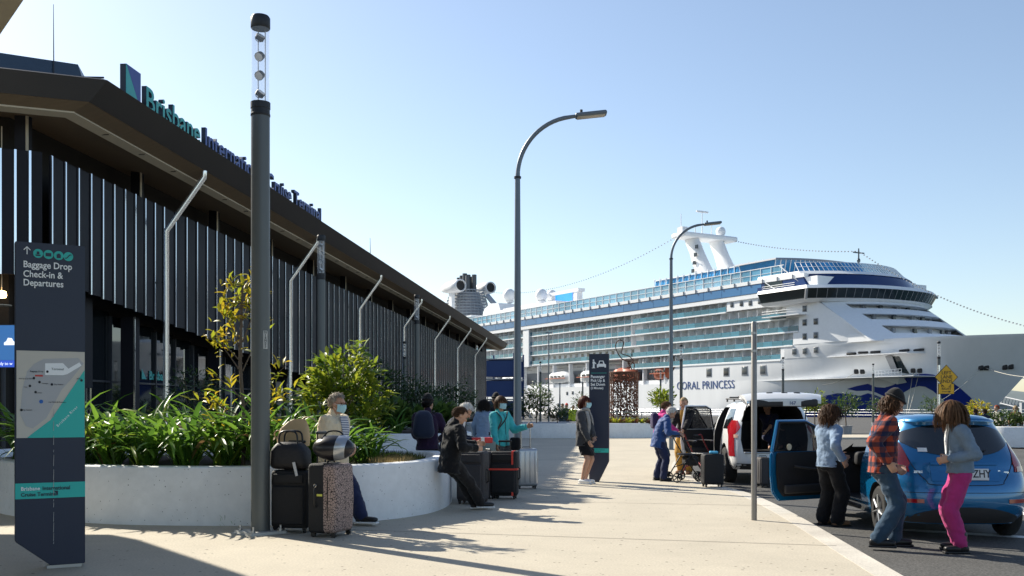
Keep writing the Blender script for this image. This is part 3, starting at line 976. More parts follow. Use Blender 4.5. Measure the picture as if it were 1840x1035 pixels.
for i in range(1, 42): mb.tube([(*oa[i], 28.8), (*ob[i], 30.8)], .09, 4)
for zz, q in ((29.8, .5), (30.8, 1.)): mb.tube([lerp(V((*oa[i], zz)), V((*ob[i], zz)), q) for i in range(1, 42)], .09, 4)
spart(mb, 'screen_frame', m_ship)
# crown lounge
oc_ = outline(-14, -5.5, 3, 3.5, 28.5, 26); od_ = outline(-15, -4.0, 3, 2.8, 29.2, 26)
loop([(oc_, 28.2), (od_, 32.5)], 'crown_lounge', m_bright)
loop([(outline(-16, -3.6, 3, 2.4, 29.6, 26), 32.5), (outline(-16, -3.9, 3, 2.8, 29.2, 26), 32.9)], 'crown_roof', m_midgray)
mb = MB()
for i in range(0, 28): mb.tube([(oc_[i][0] + .1, oc_[i][1] - .05, 28.2), (od_[i][0] + .1, od_[i][1] - .05, 32.5)], .1, 4)
spart(mb, 'crown_frame', m_ship)
# white gap with open deck behind the bridge wing
mb = MB(); mb.box((-1.5, -.32, 26.5), (5.0, .1, 1.9)); spart(mb, 'open_deck_gap', m_bridge, smooth=0)
mb = MB()
for z in (25.8, 26.2, 26.6): mb.tube([(-4.5, -.5, z), (4.5, -.5, z)], .05, 5)
mb.tube([(-.5, -.5, 25.6), (-3.5, -.5, 27.4)], .1, 5); mb.tube([(6.8, -.2, 25.7), (.2, -.2, 30.4)], .12, 6); spart(mb, 'deck_rail', m_ship)
# radar mast
def leg(y):
    tC = NT(1282, 16)
    rows = []
    for z, t, w, b in ((32.5, 2., 7.5, 2.6), (36., .2, 6., 2.3), (39.5, -1.6, 5.0, 2.1), (43.2, -3.6, 4.6, 2.6)):
        rows.append([(tC + t + w / 2 * c, y + b / 2 * s, z) for c, s in ((1, 0), (.7, .8), (0, 1), (-.7, .8), (-1, 0), (-.7, -.8), (0, -1), (.7, -.8), (1, 0))])
    mb = MB(); mb.grid(rows); return spart(mb, 'mast_leg', m_ship, smooth=60)
leg(12.2); leg(20.)
tC = NT(1282, 16)
mb = MB(); mb.rbox((tC - 3.4, 16.2, 43.7), (5.2, 17, 1.3), .4, 2); spart(mb, 'mast_crossbar', m_ship)
for (dt, y, h) in ((-5, 10, 5.2), (-3, 15, 6.2), (-3, 18, 3.2), (-3, 22, 2.6), (-2, 12, 1.8)):
    mb = MB(); mb.cyl((tC + dt, y, 44.2), (tC + dt, y, 44.2 + h), .16, .08, 6); spart(mb, 'antenna', m_ship)
mb = MB(); mb.box((tC - 3, 15, 50.), (.5, 3.6, .4)); spart(mb, 'radar_bar', m_ship); mb = MB(); mb.ell((tC - 3, 21, 45.6), (1.2, 1.2, 1.3)); spart(mb, 'radome', m_ship); mb = MB(); mb.box((tC - 4, 9.6, 45.), (2, 1.6, 1.8)); spart(mb, 'mast_box', m_ship)
for i in range(4):
    mb = MB(); mb.box((tC - .2 - .9 * (3 - i) * .5, 10.85, 35 + i * 1.9), (.9, .25, .9)); spart(mb, 'mast_port', m_door, smooth=0)
# domes
for (u, v, y, r) in ((915, 531, 13, 2.05), (973, 531, 13, 1.9), (991, 532, 19, 1.8), (1024, 534, 22, 1.7)):
    t = NT(u, y); z = SZ(u, v, y)
    mb = MB(); mb.ell((t, y, z), (r, r, r * 1.08), nu=24, nv=16); o = spart(mb, 'radome', m_ship, smooth=180)
    mb = MB(); mb.lathe([(r * .75, z - r * .92), (r * .75, z - r * 1.1), (.5, z - r * 1.3), (.6, z - r * 1.6), (1.7, z - r * 2.4)], 16, (t, y, 0)); spart(mb, 'radome_base', m_ship, o)
# deck screen
t0, t1 = NT(998, 16), NT(1040, 16)
z0, z1 = SZ(1020, 556, 16), SZ(1020, 528, 16)
m_mov = M('movie_blue', (.02, .16, .5), rough=.2, emis=(.01, .20, .62), estr=.75, var=.5, scale=.3)
m_mov2 = M('movie_dark_blue', (.01, .05, .25), rough=.2, emis=(.01, .06, .3), estr=.7)
mb = MB(); mb.box(((t0 + t1) / 2, 16, z1 + .4), (t1 - t0 + 3, 2.4, 1.0)); mb.box((t0 + .4, 16, (z0 + z1) / 2 - 1), (1.8, 2, z1 - z0 + 2)); mb.box((t1 - .4, 16, (z0 + z1) / 2 - 1), (1.8, 2, z1 - z0 + 2)); sf_ = spart(mb, 'screen_frame', m_ship, smooth=0)
mb = MB(); mb.box(((t0 + t1) / 2, 14.9, z1 - 1.6), (t1 - t0 - 3.6, .1, 3.0)); spart(mb, 'screen_picture', m_mov, sf_, smooth=0)
mb = MB(); mb.box(((t0 + t1) / 2, 14.9, z1 - 4.3), (t1 - t0 - 3.6, .1, 2.3)); spart(mb, 'screen_picture', m_mov2, sf_, smooth=0)
mb = MB(); mb.box(((t0 + t1) / 2 - 12, 16, 30.6), (40, 18, 4.6)); mb.box(((t0 + t1) / 2 - 14, 15, 33.1), (22, 14, .6)); spart(mb, 'pool_deck_house', m_ship, smooth=0)
t_ = NT(893, 10)
mb = MB(); mb.prism([(-7, 0), (7, 0), (4.5, 4.6), (-1, 4.9), (-5, 3.4)], -4, 4, Matrix.Translation((t_, 12, 31.0)) @ Matrix.Rotation(R(90), 4, 'X')); spart(mb, 'stair_house', m_ship, smooth=0)
t_ = NT(850, 12)
mb = MB(); mb.box((t_, 15, 29.9), (34, 24, 3.4)); spart(mb, 'glazed_deck_house', m_lblue, smooth=0)
mb = MB(); mb.box((t_, 15, 31.8), (36, 26, .5)); mb.box((t_, 15, 28.), (36, 26, .4)); spart(mb, 'deck_house_slab', m_ship, smooth=0)
# funnel: cage, pipes, two pods and a strut
tF = NT(839, 16); zF = lambda v: SZ(839, v, 16)
m_pipe = M('exhaust_pipe', (.09, .10, .11), rough=.5, metal=.4)
m_cage = M('funnel_cage', (.36, .39, .42), rough=.5, metal=.3)
mb = MB()
def fr_(z): return lerp(9.6, 6.2, ((z - 31) / 13.) ** 1.6)
zs = np.linspace(31, 43.6, 13)
for z in zs: mb.tube([(tF + fr_(z) * math.cos(a), 16 + fr_(z) * .9 * math.sin(a), z) for a in np.linspace(0, 2 * pi, 25)[:-1]], .2, 4, closed=True)
for a in np.linspace(0, 2 * pi, 37)[:-1]: mb.tube([(tF + fr_(z) * math.cos(a), 16 + fr_(z) * .9 * math.sin(a), z) for z in zs[::3]], .09, 4)
spart(mb, 'funnel_cage', m_cage)
mb = MB(); mb.lathe([(6.6, 31), (5.6, 38), (4.6, 43)], 20, (tF, 16, 0)); spart(mb, 'funnel_core', m_midgray)
for i in range(8):
    x = tF + (-3.6 + (i % 4) * 2.3); y = 14.6 + (i // 4) * 2.6
    mb = MB(); mb.cyl((x, y, 41), (x, y, 48.8 + (i % 3) * .5), .85, n=12); spart(mb, 'exhaust_pipe', m_pipe)
for (u, v, y) in ((828, 513, 8.), (882, 517, 24.)):
    t = NT(u, y); z = SZ(u, v, y)
    mb = MB(); prof = [(.3, -15), (1.2, -13.5), (2.1, -9), (2.3, -4), (2.15, 0), (1.85, .25), (1.75, 0), (1.6, -1.5)]
    mb.lathe(prof, 24, (t, y, z), Matrix.Rotation(R(90), 4, 'Y') @ Matrix.Scale(1, 4)); o = spart(mb, 'funnel_pod', m_ship, smooth=60)
    mb = MB(); mb.cyl((t - 1.2, y, z), (t - .5, y, z), 1.7, n=24); spart(mb, 'pod_intake', m_black, o)
    mb = MB(); mb.box((t - 7, y, z - 4.5), (2.2, 1.2, 7)); spart(mb, 'pod_strut', m_ship, o, smooth=0)
a = V((NT(876, 20), 20, SZ(876, 532, 20))); b = V((NT(897, 20), 20, SZ(897, 557, 20)))
mb = MB(); mb.tube([a, b], .9, 8); spart(mb, 'funnel_strut', m_cage)
# light strings
mb = MB()
def string(a, b, sag, n):
    for i in range(n):
        s_ = i / (n - 1); p = lerp(a, b, s_) - V((0, 0, sag * 4 * s_ * (1 - s_)))
        mb.box(p, (.22, .22, .22))
A = V((tC - 4, 8, 43.5)); 
string(V((tF + 9, 16, 43)), A, 5.5, 90); mC = V((NT(1543, 16), 16, SZ(1543, 452, 16)))
string(V((tC - 3, 24.5, 43.8)), mC, .9, 45); string(mC, V((47, 16, 14.6)), 2.2, 60)
spart(mb, 'light_string', m_midgray, smooth=0)['kind'] = 'stuff'
mb = MB(); mb.cyl(V((mC.x, 16, 29)), mC + V((0, 0, .6)), .22, .12, 8); mb.box(mC - V((0, 0, .3)), (.2, 3.2, .25)); mb.ell(mC - V((0, 0, 1.9)), (.35, .35, .5)); mb.ell(mC - V((0, .2, 3.9)), (.3, .3, .4)); spart(mb, 'fore_mast', m_door)
# recess behind the lifeboats and the boats themselves
mb = MB()
for i in range(14): mb.box((TR - 6 - i * 8.2, .9, 10.5), (.35, 1.2, 6.2))
mb.box((TR - 60, .9, 7.9), (118, .2, .9)); spart(mb, 'davit_post', m_ship, smooth=0)
mb = MB(); mb.box((TR - 58, 5.4, 10.4), (115, .3, 3.2)); spart(mb, 'promenade_wall', m_midgray, smooth=0)
mb = MB(); mb.prism([(0, 7.4), (-5, 7.4), (-1.6, 11.3), (0, 11.3)], -.3, .3, Matrix.Translation((TR + .1, .4, 0)) @ Matrix.Rotation(R(90), 4, 'X')); spart(mb, 'hull_shoulder', m_hull, smooth=0)
def boat(t, L_, red, lab):
    o = thing('lifeboat', lab, 'boat', wl((t, 1.9, 9.4)), math.atan2(SD.y, SD.x), 'lifeboats hung along the ship')
    n = 12; rows = []; top = []
    for i in range(n + 1):
        s_ = i / n * 2 - 1; w = 2.1 * (1 - abs(s_) ** 2.6); k = .5 * s_ * s_
        rows.append([(s_ * L_ / 2, -w, .6 + k * .5), (s_ * L_ / 2, -w * .85, -.5 + k), (s_ * L_ / 2, 0, -1.3 + k), (s_ * L_ / 2, w * .85, -.5 + k), (s_ * L_ / 2, w, .6 + k * .5)])
        hgt = 1.9 * (1 - abs(s_) ** 3) + .05
        top.append([(s_ * L_ / 2, -w * .98, .55 + k * .5), (s_ * L_ / 2, -w * .85, .6 + hgt * .75), (s_ * L_ / 2, 0, .7 + hgt), (s_ * L_ / 2, w * .85, .6 + hgt * .75), (s_ * L_ / 2, w * .98, .55 + k * .5)])
    mb = MB(); mb.grid(rows, flip=True); mb.build('hull', m_oran if red else m_ship, o, smooth=60)
    mb = MB(); mb.grid(top); mb.build('cover', m_oran if red else m_ship, o, smooth=60)
    for i in range(5):
        mb = MB(); mb.box((-L_ * .3 + i * L_ * .15, -2.08, 1.0), (L_ * .09, .12, .5)); mb.build('window', m_door, o, smooth=0)
    mb = MB(); mb.box((0, -2.16, .5), (L_ * .8, .08, .22)); mb.build('fender', m_oran, o, smooth=0)
    for s_ in (-.38, .38):
        mb = MB(); mb.tube([(s_ * L_, 0, 1.4), (s_ * L_, 0, 3.2), (s_ * L_, 3.5, 3.6)], .16, 6); mb.build('davit', m_ship, o)
boat(-112, 13, False, 'white lifeboat behind the near street lamp, aftmost of the row')
boat(-85, 13, False, 'white lifeboat with orange edge left of the pick up sign')
boat(-69, 13, False, 'lifeboat partly hidden by the passenger pick up sign')
boat(-55, 11, True, 'orange lifeboat above the rusty drum sculpture')
boat(-39.5, 7.5, True, 'small red rescue boat left of the ship name')

# ============================================================ STREET FURNITURE
m_pole = M('pole_grey', (.115, .125, .125), rough=.42, metal=.35, var=.15, scale=3, stretch=(1, 1, .2))
m_cap = M('pole_cap', (.02, .022, .026), rough=.5)
m_clear = M('clear_tube', (.93, .96, 1.), rough=.03, trans=.0, alpha=.16, spec=.8, var=.0)
m_lampw = M('lamp_lens', (.62, .62, .62), rough=.4)
m_steel = M('steel', (.45, .46, .47), rough=.35, metal=.8, var=.1)
m_lamp = M('street_lamp_grey', (.16, .19, .22), rough=.45, metal=.4, var=.12, scale=3)
m_white = M('white_vinyl', (.92, .93, .93), rough=.5, var=.03)
m_plate = M('label_white', (.75, .77, .75), rough=.5)
def tube_light(x, y, lab, z0=0., full=True, rz=0., tag_=False):
    t = thing('tube_light_pole', lab, 'light pole', (x, y, z0), rz, 'light poles with clear tube heads')
    n = 32 if full else 14
    mb = MB(); mb.lathe([(.113, .02), (.111, 2.5), (.111, 5.17)], n); mb.build('pole', m_pole, t)
    mb = MB(); mb.lathe([(.113, 5.03), (.117, 5.035), (.117, 5.06), (.112, 5.065), (.112, 5.12), (.118, 5.125), (.118, 5.2), (.1, 5.2)], n); mb.build('collar', m_cap, t)
    mb = MB(); mb.lathe([(.108, 5.2), (.108, 6.12)], n); mb.build('clear_tube', m_clear, t, smooth=180)
    mb = MB(); mb.lathe([(.0, 6.09), (.108, 6.09), (.116, 6.1), (.116, 6.22), (.10, 6.245), (0, 6.25)], n); mb.build('cap', m_cap, t)
    for sx in (-.035, .05):
        mb = MB(); mb.cyl((sx, .03, 5.2), (sx, .03, 6.09), .007 if full else .01, n=6); mb.build('rod', m_steel, t)
    for z, d in ((5.98, (.5, -.4, .75)), (5.76, (-.25, -.75, -.6)), (5.53, (-.25, -.75, -.6)), (5.30, (.6, -.3, .7))):
        d = V(d).normalized(); c = V((-.005, -.01, z))
        mb = MB(); mb.cyl(c - d * .025, c + d * .03, .052, .056, 16); sp = mb.build('spotlight', m_cap, t)
        mb = MB(); mb.cyl(c + d * .03, c + d * .036, .05, n=16); mb.build('lens', m_lampw, sp)
        a, b = frame(d)
        mb = MB(); mb.tube([c + a * .062 * math.cos(q) + d * .05 * math.sin(q) for q in np.linspace(pi, 2 * pi, 7)], .005, 5); mb.build('yoke', m_cap, sp)
    if full:
        mb = MB(); mb.box((0, 0, .015), (.46, .46, .03), R(40)); mb.box((0, 0, -.0), (.52, .52, .012), R(44)); mb.build('base_plate', M('plate_galv', (.55, .55, .53), rough=.6, metal=.4, var=.2, scale=9), t, bevel=.006)
        for a in range(4):
            q = R(40) + pi / 4 + a * pi / 2
            mb = MB(); mb.cyl((.25 * math.cos(q), .25 * math.sin(q), .03), (.25 * math.cos(q), .25 * math.sin(q), .1), .013, n=8); mb.cyl((.25 * math.cos(q), .25 * math.sin(q), .03), (.25 * math.cos(q), .25 * math.sin(q), .055), .024, n=6); mb.build('bolt', m_steel, t)
        mb = MB()
        for z in np.linspace(2.26, 2.46, 5): mb.grid([[(.1135 * math.cos(a), .1135 * math.sin(a), z) for a in np.linspace(R(-72), R(-38), 7)]] if False else [[(.1145 * math.cos(a), .1145 * math.sin(a), zz) for a in np.linspace(R(-60), R(-30), 7)] for zz in (2.22, 2.44)])
        lb = mb.build('asset_label', m_plate, t)
        for i, ch in enumerate('N18M05'):
            a = R(-45); lettering(ch, .045, m_cap, lb, (.1155 * math.cos(a), .1155 * math.sin(a), 2.405 - i * .034), (R(90), 0, a + pi / 2), align='CENTER', ext=.0005)
    return t
g = G(468, 958); tube_light(g.x, g.y, 'tall grey light pole in the foreground with clear tube head and four spotlights')
for (u, vt, lab) in ((577, 423, 'grey tube-headed light pole behind the seated woman'), (749, 530, 'grey tube-headed light pole further along the terminal front'), (727, 611, 'distant tube-headed light pole just left of the next one'),
                     (971, 648, 'dark slim tube-headed pole in front of the lifeboats'), (1224, 617, 'dark tube-headed pole left of the ship name'), (1187, 665, 'slim tube-headed pole by the red rescue boat'),
                     (1407, 640, 'tube-headed pole above the white tailgate'), (1569, 652, 'tube-headed pole left of the yellow road signs'), (1687, 611, 'tube-headed pole behind the yellow road signs'), (1047, 672, 'far thin tube-headed pole left of the pick up sign')):
    Y = 4.75 * F / (735 - vt)
    z0 = 0. if Y < 50 else -.1
    tube_light((u - 920) / F * Y, Y, lab, z0, full=False)

def street_lamp(x, y, z0, H_, arm, lab):
    t = thing('street_lamp', lab, 'street lamp', (x, y, z0), 0, 'curved street lamps')
    hs = H_ - arm * .92
    mb = MB(); mb.tube([(0, 0, 0), (0, 0, hs * .55), (0, 0, hs)], [.085, .07, .055], 14); mb.build('pole', m_lamp, t)
    pts = [(0, 0, hs)]
    for i in range(1, 15):
        a = i / 14 * R(78)
        pts.append((arm * .86 * (1 - math.cos(a)), 0, hs + arm * .88 * math.sin(a)))
    e = V(pts[-1])
    pts.append(e + V((.25, 0, .04)))
    mb = MB(); mb.tube(pts, [.052] + [.046] * 14 + [.036], 12); mb.build('arm', m_lamp, t)
    mb = MB(); mb.cyl((0, 0, hs - .03), (0, 0, hs + .01), .075, n=12); mb.build('joint_ring', m_cap, t)
    h = V(pts[-1])
    mt = Matrix.Rotation(R(-6), 3, 'Y')
    mb = MB(); mb.rbox(h + V((.3, 0, .03)), (.66, .26, .09), .044, 3, mt); lm = mb.build('luminaire', m_lamp, t)
    mb = MB(); mb.rbox(h + V((.3, 0, -.015)), (.58, .2, .02), .009, 2, mt); mb.build('lens', M('lamp_glass', (.5, .45, .36), rough=.3), lm)
    mb = MB(); mb.cyl(h + V((.1, 0, .07)), h + V((.1, 0, .13)), .03, n=8); mb.build('photocell', m_cap, lm)
    mb = MB(); mb.cyl((0, 0, -.01), (0, 0, .03), .2, n=16); mb.build('base_flange', m_lamp, t)
p = P(930, 205, 20.6); street_lamp(p.x, p.y, 0, p.z, 1.42, 'tall curved street lamp between the scarf woman and the turquoise jacket')
p = P(1206, 401, 36.5); street_lamp(p.x, p.y, 0, p.z, 1.42, 'curved street lamp further off in front of the ship')
# thin light masts on the wharf
for (u, vt, Y, lab) in ((986, 597, 110, 'thin wharf light mast with cross arm before the lifeboats'), (1006, 688, 95, 'short thin wharf post near the two workers')):
    p = P(u, vt, Y); mb = MB(); mb.tube([(0, 0, 0), (0, 0, p.z + .1)], [.09, .05], 6); mb.box((0, 0, p.z), (.9 if Y > 100 else .3, .1, .12)); tag(mb.build('wharf_mast', m_lamp, None, (p.x, p.y, -.1)), lab, 'mast', 'wharf masts')

# round post beside the kerb with an edge-on sign plate
g = G(1355, 935)
t = thing('sign_post', 'bare galvanised sign post at the kerb with its plate seen edge-on', 'post', g)
mb = MB(); mb.lathe([(.038, 0), (.038, 2.66), (.03, 2.675), (0, 2.68)], 16); mb.build('post', M('weathered_steel', (.27, .26, .245), rough=.5, metal=.5, var=.15), t)
mb = MB(); mb.box((.06, .16, 2.4), (.008, .42, .46), R(-11)); mb.build('sign_plate', m_steel, t, smooth=0)
for z in (2.28, 2.52):
    mb = MB(); mb.lathe([(.043, z - .015), (.043, z + .015)], 12); mb.build('clamp', m_steel, t)

# wayfinding totem
m_tot = M('totem_navy', (.018, .026, .055), rough=.38, var=.12, scale=1.5)
m_tots = M('totem_edge', (.025, .025, .03), rough=.5)
m_turq = M('turquoise_vinyl', (.03, .50, .44), rough=.4, var=.04)
m_beige = M('map_beige', (.60, .56, .49), rough=.5, var=.04)
m_mgrey = M('map_grey', (.46, .46, .47), rough=.5, var=.04)
m_stain = M('drip_stain', (.42, .42, .42), rough=.8, var=.3, scale=20)
def flat(poly, mat, parent, y, name):
    mb = MB(); mb.prism(poly, 0, .002, Matrix.Rotation(R(90), 4, 'X')); return mb.build(name, mat, parent, (0, y, 0), smooth=0)
def disc(cx, cz, r, n=20): return [(cx + r * math.cos(2 * pi * i / n), cz + r * math.sin(2 * pi * i / n)) for i in range(n)]
pl = V((-4.59, 9.2, 0)); pr = V((-4.066, 9.49, 0))
d = pr - pl; w = d.length
TO = thing('wayfinding_totem', 'tall navy totem sign with a map panel and Baggage Drop text', 'sign', pl, math.atan2(d.y, d.x))
mb = MB(); mb.prism([(0, .27), (.30, .03), (w, .03), (w, 3.05), (0, 3.05)], -.0, -.13, Matrix.Rotation(R(90), 4, 'X')); mb.build('body', m_tot, TO, bevel=.006)
mb = MB(); mb.box((w * .7, .07, .015), (.3, .12, .03)); mb.build('foot', m_steel, TO, smooth=0)
def tx(u): return (u - 27) / 126 * w
def tz(v): return 1.5 + (735 - v) / 192.5
q = -.003
def tlet(s_, u, v, size, mat=m_white, bold=.002, dy=0, **k): lettering(s_, size, mat, TO, (tx(u), q - .002 - dy, tz(v)), (R(90), 0, 0), bold=bold, ext=.0008, **k)
tlet('Baggage Drop', 41, 482, .086, sx=.86, bold=.0014); tlet('Check-in &', 41, 499, .086, sx=.86, bold=.0014); tlet('Departures', 41, 514.5, .086, sx=.86, bold=.0014)
# arrow
ar = [(0, -.035), (0, .03)]
mb = MB(); M90 = Matrix.Rotation(R(90), 4, 'X')
mb.prism([(-.004, -.035), (.004, -.035), (.004, .03), (-.004, .03)], 0, .002, M90)
for s_ in (-1, 1): mb.prism([(0, .04), (s_ * .03, .008), (s_ * .025, .002), (0, .029)], 0, .002, M90)
mb.build('arrow', m_white, TO, (tx(48), q, tz(452)), smooth=0)
for i, u in enumerate((67.5, 86, 104.5, 122)):
    c = (tx(u), tz(456 + i * .7))
    o = flat(disc(*c, .042), m_turq, TO, q, 'icon_disc')
    ic = [[(-.025, -.012), (.025, -.012), (.018, -.024), (-.018, -.024)], [(-.024, -.018), (.024, -.018), (.024, .014), (-.024, .014)], [(-.018, -.024), (.018, -.024), (.018, .01), (-.018, .01)], [(-.028, -.02), (-.012, -.02), (.014, .012), (.028, .012), (.028, .02), (.01, .02), (-.016, -.012), (-.028, -.012)]][i]
    flat([(c[0] + a, c[1] + b) for a, b in ic], m_tot, o, -.003, 'icon_shape')
    if i in (0, 2): flat([(c[0] + a, c[1] + b) for a, b in ((-.012, -.008), (.012, -.008), (.01, .018), (-.01, .018))], m_tot if i == 0 else m_tot, o, -.004, 'icon_shape')
# map panel
mp_ = flat([(.012, tz(787)), (w - .005, tz(787)), (w - .005, tz(631)), (.012, tz(631))], m_beige, TO, q, 'map_panel')
def mpoly(pts, mat, y, name='map_area'): flat([(tx(u), tz(v)) for u, v in pts], mat, mp_, y, name)
mpoly([(48, 787), (63, 775), (90, 755), (151.6, 664), (151.6, 787)], m_turq, -.003, 'river_area')
mpoly([(40, 700), (48, 668), (60, 655), (78, 645), (140, 642), (150, 652), (128, 680), (110, 700), (82, 752), (58, 770), (46, 766), (36, 745)], m_mgrey, -.0022)
mpoly([(80, 653), (112, 652), (122, 662), (142, 650), (146, 656), (120, 672), (112, 674), (80, 674)], m_white, -.0034)
mpoly([(62, 674), (76, 674), (76, 677), (62, 677)], M('map_red', (.6, .06, .05)), -.0036)
m_txt = M('print_black', (.02, .02, .025), rough=.6)
for (s_, u, v, sz) in (('Terminal', 91, 665, .03), ('Baggage Drop', 53, 669, .02), ('Wharf', 137, 681, .016), ('Pay Station', 96, 692, .018), ('Pick Up & Set Down', 34, 682, .014), ('Passenger', 74, 690, .014), ('Taxi', 43, 697, .014), ('Coaches', 64, 707, .014), ('Car Park & Premium', 86, 724, .018), ('Pay Station', 40, 738, .018)):
    tlet(s_, u, v, sz, m_txt, .0, dy=.004)
for (u, v) in ((84, 668), (146, 683), (60, 680), (70, 687), (92, 691), (53, 694), (63, 705), (38, 737)): mpoly([(u + 2.4 * math.cos(a), v + 2.4 * math.sin(a)) for a in np.linspace(0, 2 * pi, 11)[:-1]], m_txt, -.0042, 'map_pin')
mpoly([(73 + 3.6 * math.cos(a), 722 + 3.6 * math.sin(a)) for a in np.linspace(0, 2 * pi, 13)[:-1]], M('pin_blue', (.03, .15, .5)), -.0042, 'map_pin')
o = lettering('Brisbane River', .034, m_white, TO, (tx(103), q - .005, tz(768)), (R(90), R(-47), 0), ext=.0005, spacing=1.25)
bd = flat([(0.001, tz(896)), (w - .001, tz(896)), (w - .001, tz(868)), (.001, tz(868))], m_turq, TO, q, 'turquoise_band')
tlet('Brisbane', 37, 881, .049, m_white, .0008, dy=.003, sx=.95); tlet('International', 75, 881, .049, m_tot, .001, dy=.003, sx=.95); tlet('Cruise Terminal', 37, 891.5, .049, m_tot, .001, dy=.003, sx=.95)
flat([(tx(96), tz(883)), (tx(103), tz(883)), (tx(103), tz(892))], m_tot, bd, -.004, 'logo_mark')
rs = random.Random(5); zz = tz(735)
while zz > .2:
    h = .02 + rs.random() * .09
    if not (.66 < zz < .83) or True:
        flat([(tx(95) - .0022, zz - h), (tx(95) + .0022, zz - h), (tx(95.5) + .0014, zz), (tx(95.5) - .0018, zz)], m_stain, TO, q - .006, 'drip_mark')
    zz -= h + rs.random() * .05

# passenger pick-up totem
pl = V((1.585, 20.5, 0)); pr = V((1.985, 20.42, 0)); d = pr - pl; w2 = d.length
PS = thing('pick_up_sign', 'dark navy totem reading Passenger Pick Up and Set Down', 'sign', pl, math.atan2(d.y, d.x))
mb = MB(); mb.prism([(0, .0), (.2, .0), (w2, .42), (w2, 2.63), (0, 2.63)], 0, -.12, Matrix.Rotation(R(90), 4, 'X')); mb.build('body', m_tot, PS, bevel=.005)
def px(u): return (u - 1058) / 35 * w2
def pz(v): return 1.5 + (735 - v) / 87.4
for s_, v in (('Passenger', 679.5), ('Pick Up &', 686.5), ('Set Down', 693.5)): lettering(s_, .085, m_white, PS, (px(1061), -.004, pz(v)), (R(90), 0, 0), ext=.001, bold=.002, sx=.86)
lettering('(2 Minutes)', .066, m_white, PS, (px(1061), -.004, pz(699.5)), (R(90), 0, 0), ext=.001, bold=.0015, sx=.86)
flat([(px(1062), pz(671)), (px(1089), pz(671)), (px(1089), pz(670.4)), (px(1062), pz(670.4))], m_turq, PS, -.003, 'rule')
pic = [[(1063, 662), (1063, 661), (1064.5, 661), (1065, 654), (1064, 653), (1064.4, 650.2), (1066, 649.5), (1068, 650), (1071, 654), (1070, 655), (1068, 653.2), (1068, 661), (1069.5, 662)],
       [(1072, 661), (1072, 655.5), (1074.5, 654), (1076, 648.5), (1083.5, 648.5), (1085.5, 654), (1088, 655.5), (1088, 661), (1085.5, 661), (1085.2, 659.5), (1075, 659.5), (1074.6, 661)]]
for pp in pic: flat([(px(u), pz(v)) for u, v in pp], m_white, PS, -.003, 'pictogram')
flat(disc(px(1066), pz(647.6), .018), m_white, PS, -.003, 'pictogram')
flat([(px(1076.4), pz(654)), (px(1083.2), pz(654)), (px(1082.2), pz(650)), (px(1077.4), pz(650))], m_tot, PS, -.006, 'pictogram_window')
bd = flat([(.001, pz(813.5)), (w2 - .001, pz(813.5)), (w2 - .001, pz(806)), (.001, pz(806))], m_turq, PS, -.003, 'turquoise_band')
lettering('Brisbane International', .034, m_tot, PS, (.02, -.007, pz(809.4)), (R(90), 0, 0), ext=.0005); lettering('Cruise Terminal', .034, m_tot, PS, (.02, -.007, pz(812.6)), (R(90), 0, 0), ext=.0005)

# yellow road signs
m_yel = M('sign_yellow', (.72, .40, .015), rough=.45, var=.08, scale=3)
Y = 43.; c = P(1700, 678, Y)
YS = thing('lane_ends_sign', 'yellow diamond Left Lane Ends sign above a Merge Right plate', 'sign', (c.x, c.y, -.1), R(6))
mb = MB(); mb.cyl((-.3, .05, 0), (-.3, .05, c.z + .62), .05, n=12); mb.build('post', m_galv, YS)
mb = MB(); mb.prism([(0, -.545), (.535, 0), (0, .545), (-.535, 0)], 0, .02, M90); mb.build('diamond', m_txt, YS, (0, 0, c.z + .1), smooth=0)
mb = MB(); mb.prism([(0, -.505), (.5, 0), (0, .505), (-.5, 0)], 0, .01, M90); mb.build('diamond_face', m_yel, YS, (0, -.02, c.z + .1), smooth=0)
for s_, dz in (('LEFT', .12), ('LANE', -.06), ('ENDS', -.24)): lettering(s_, .2, m_txt, YS, (0, -.034, c.z + .1 + dz), (R(90), 0, 0), align='CENTER', bold=.002, sx=1.1)
z2 = P(1700, 699, Y).z + .1
mb = MB(); mb.box((0, 0, z2), (.74, .02, .47)); mb.build('plate', m_txt, YS, smooth=0)
mb = MB(); mb.box((0, -.015, z2), (.69, .012, .42)); mb.build('plate_face', m_yel, YS, smooth=0)
lettering('MERGE', .15, m_txt, YS, (0, -.025, z2 + .08), (R(90), 0, 0), align='CENTER', bold=.0015); lettering('RIGHT', .15, m_txt, YS, (0, -.025, z2 - .05), (R(90), 0, 0), align='CENTER', bold=.0015)
flat([(-.2, -.012), (.1, -.012), (.1, -.05), (.22, 0), (.1, .05), (.1, .012), (-.2, .012)], m_txt, YS, -.024, 'arrow').location = (0, -.024, z2 - .13)

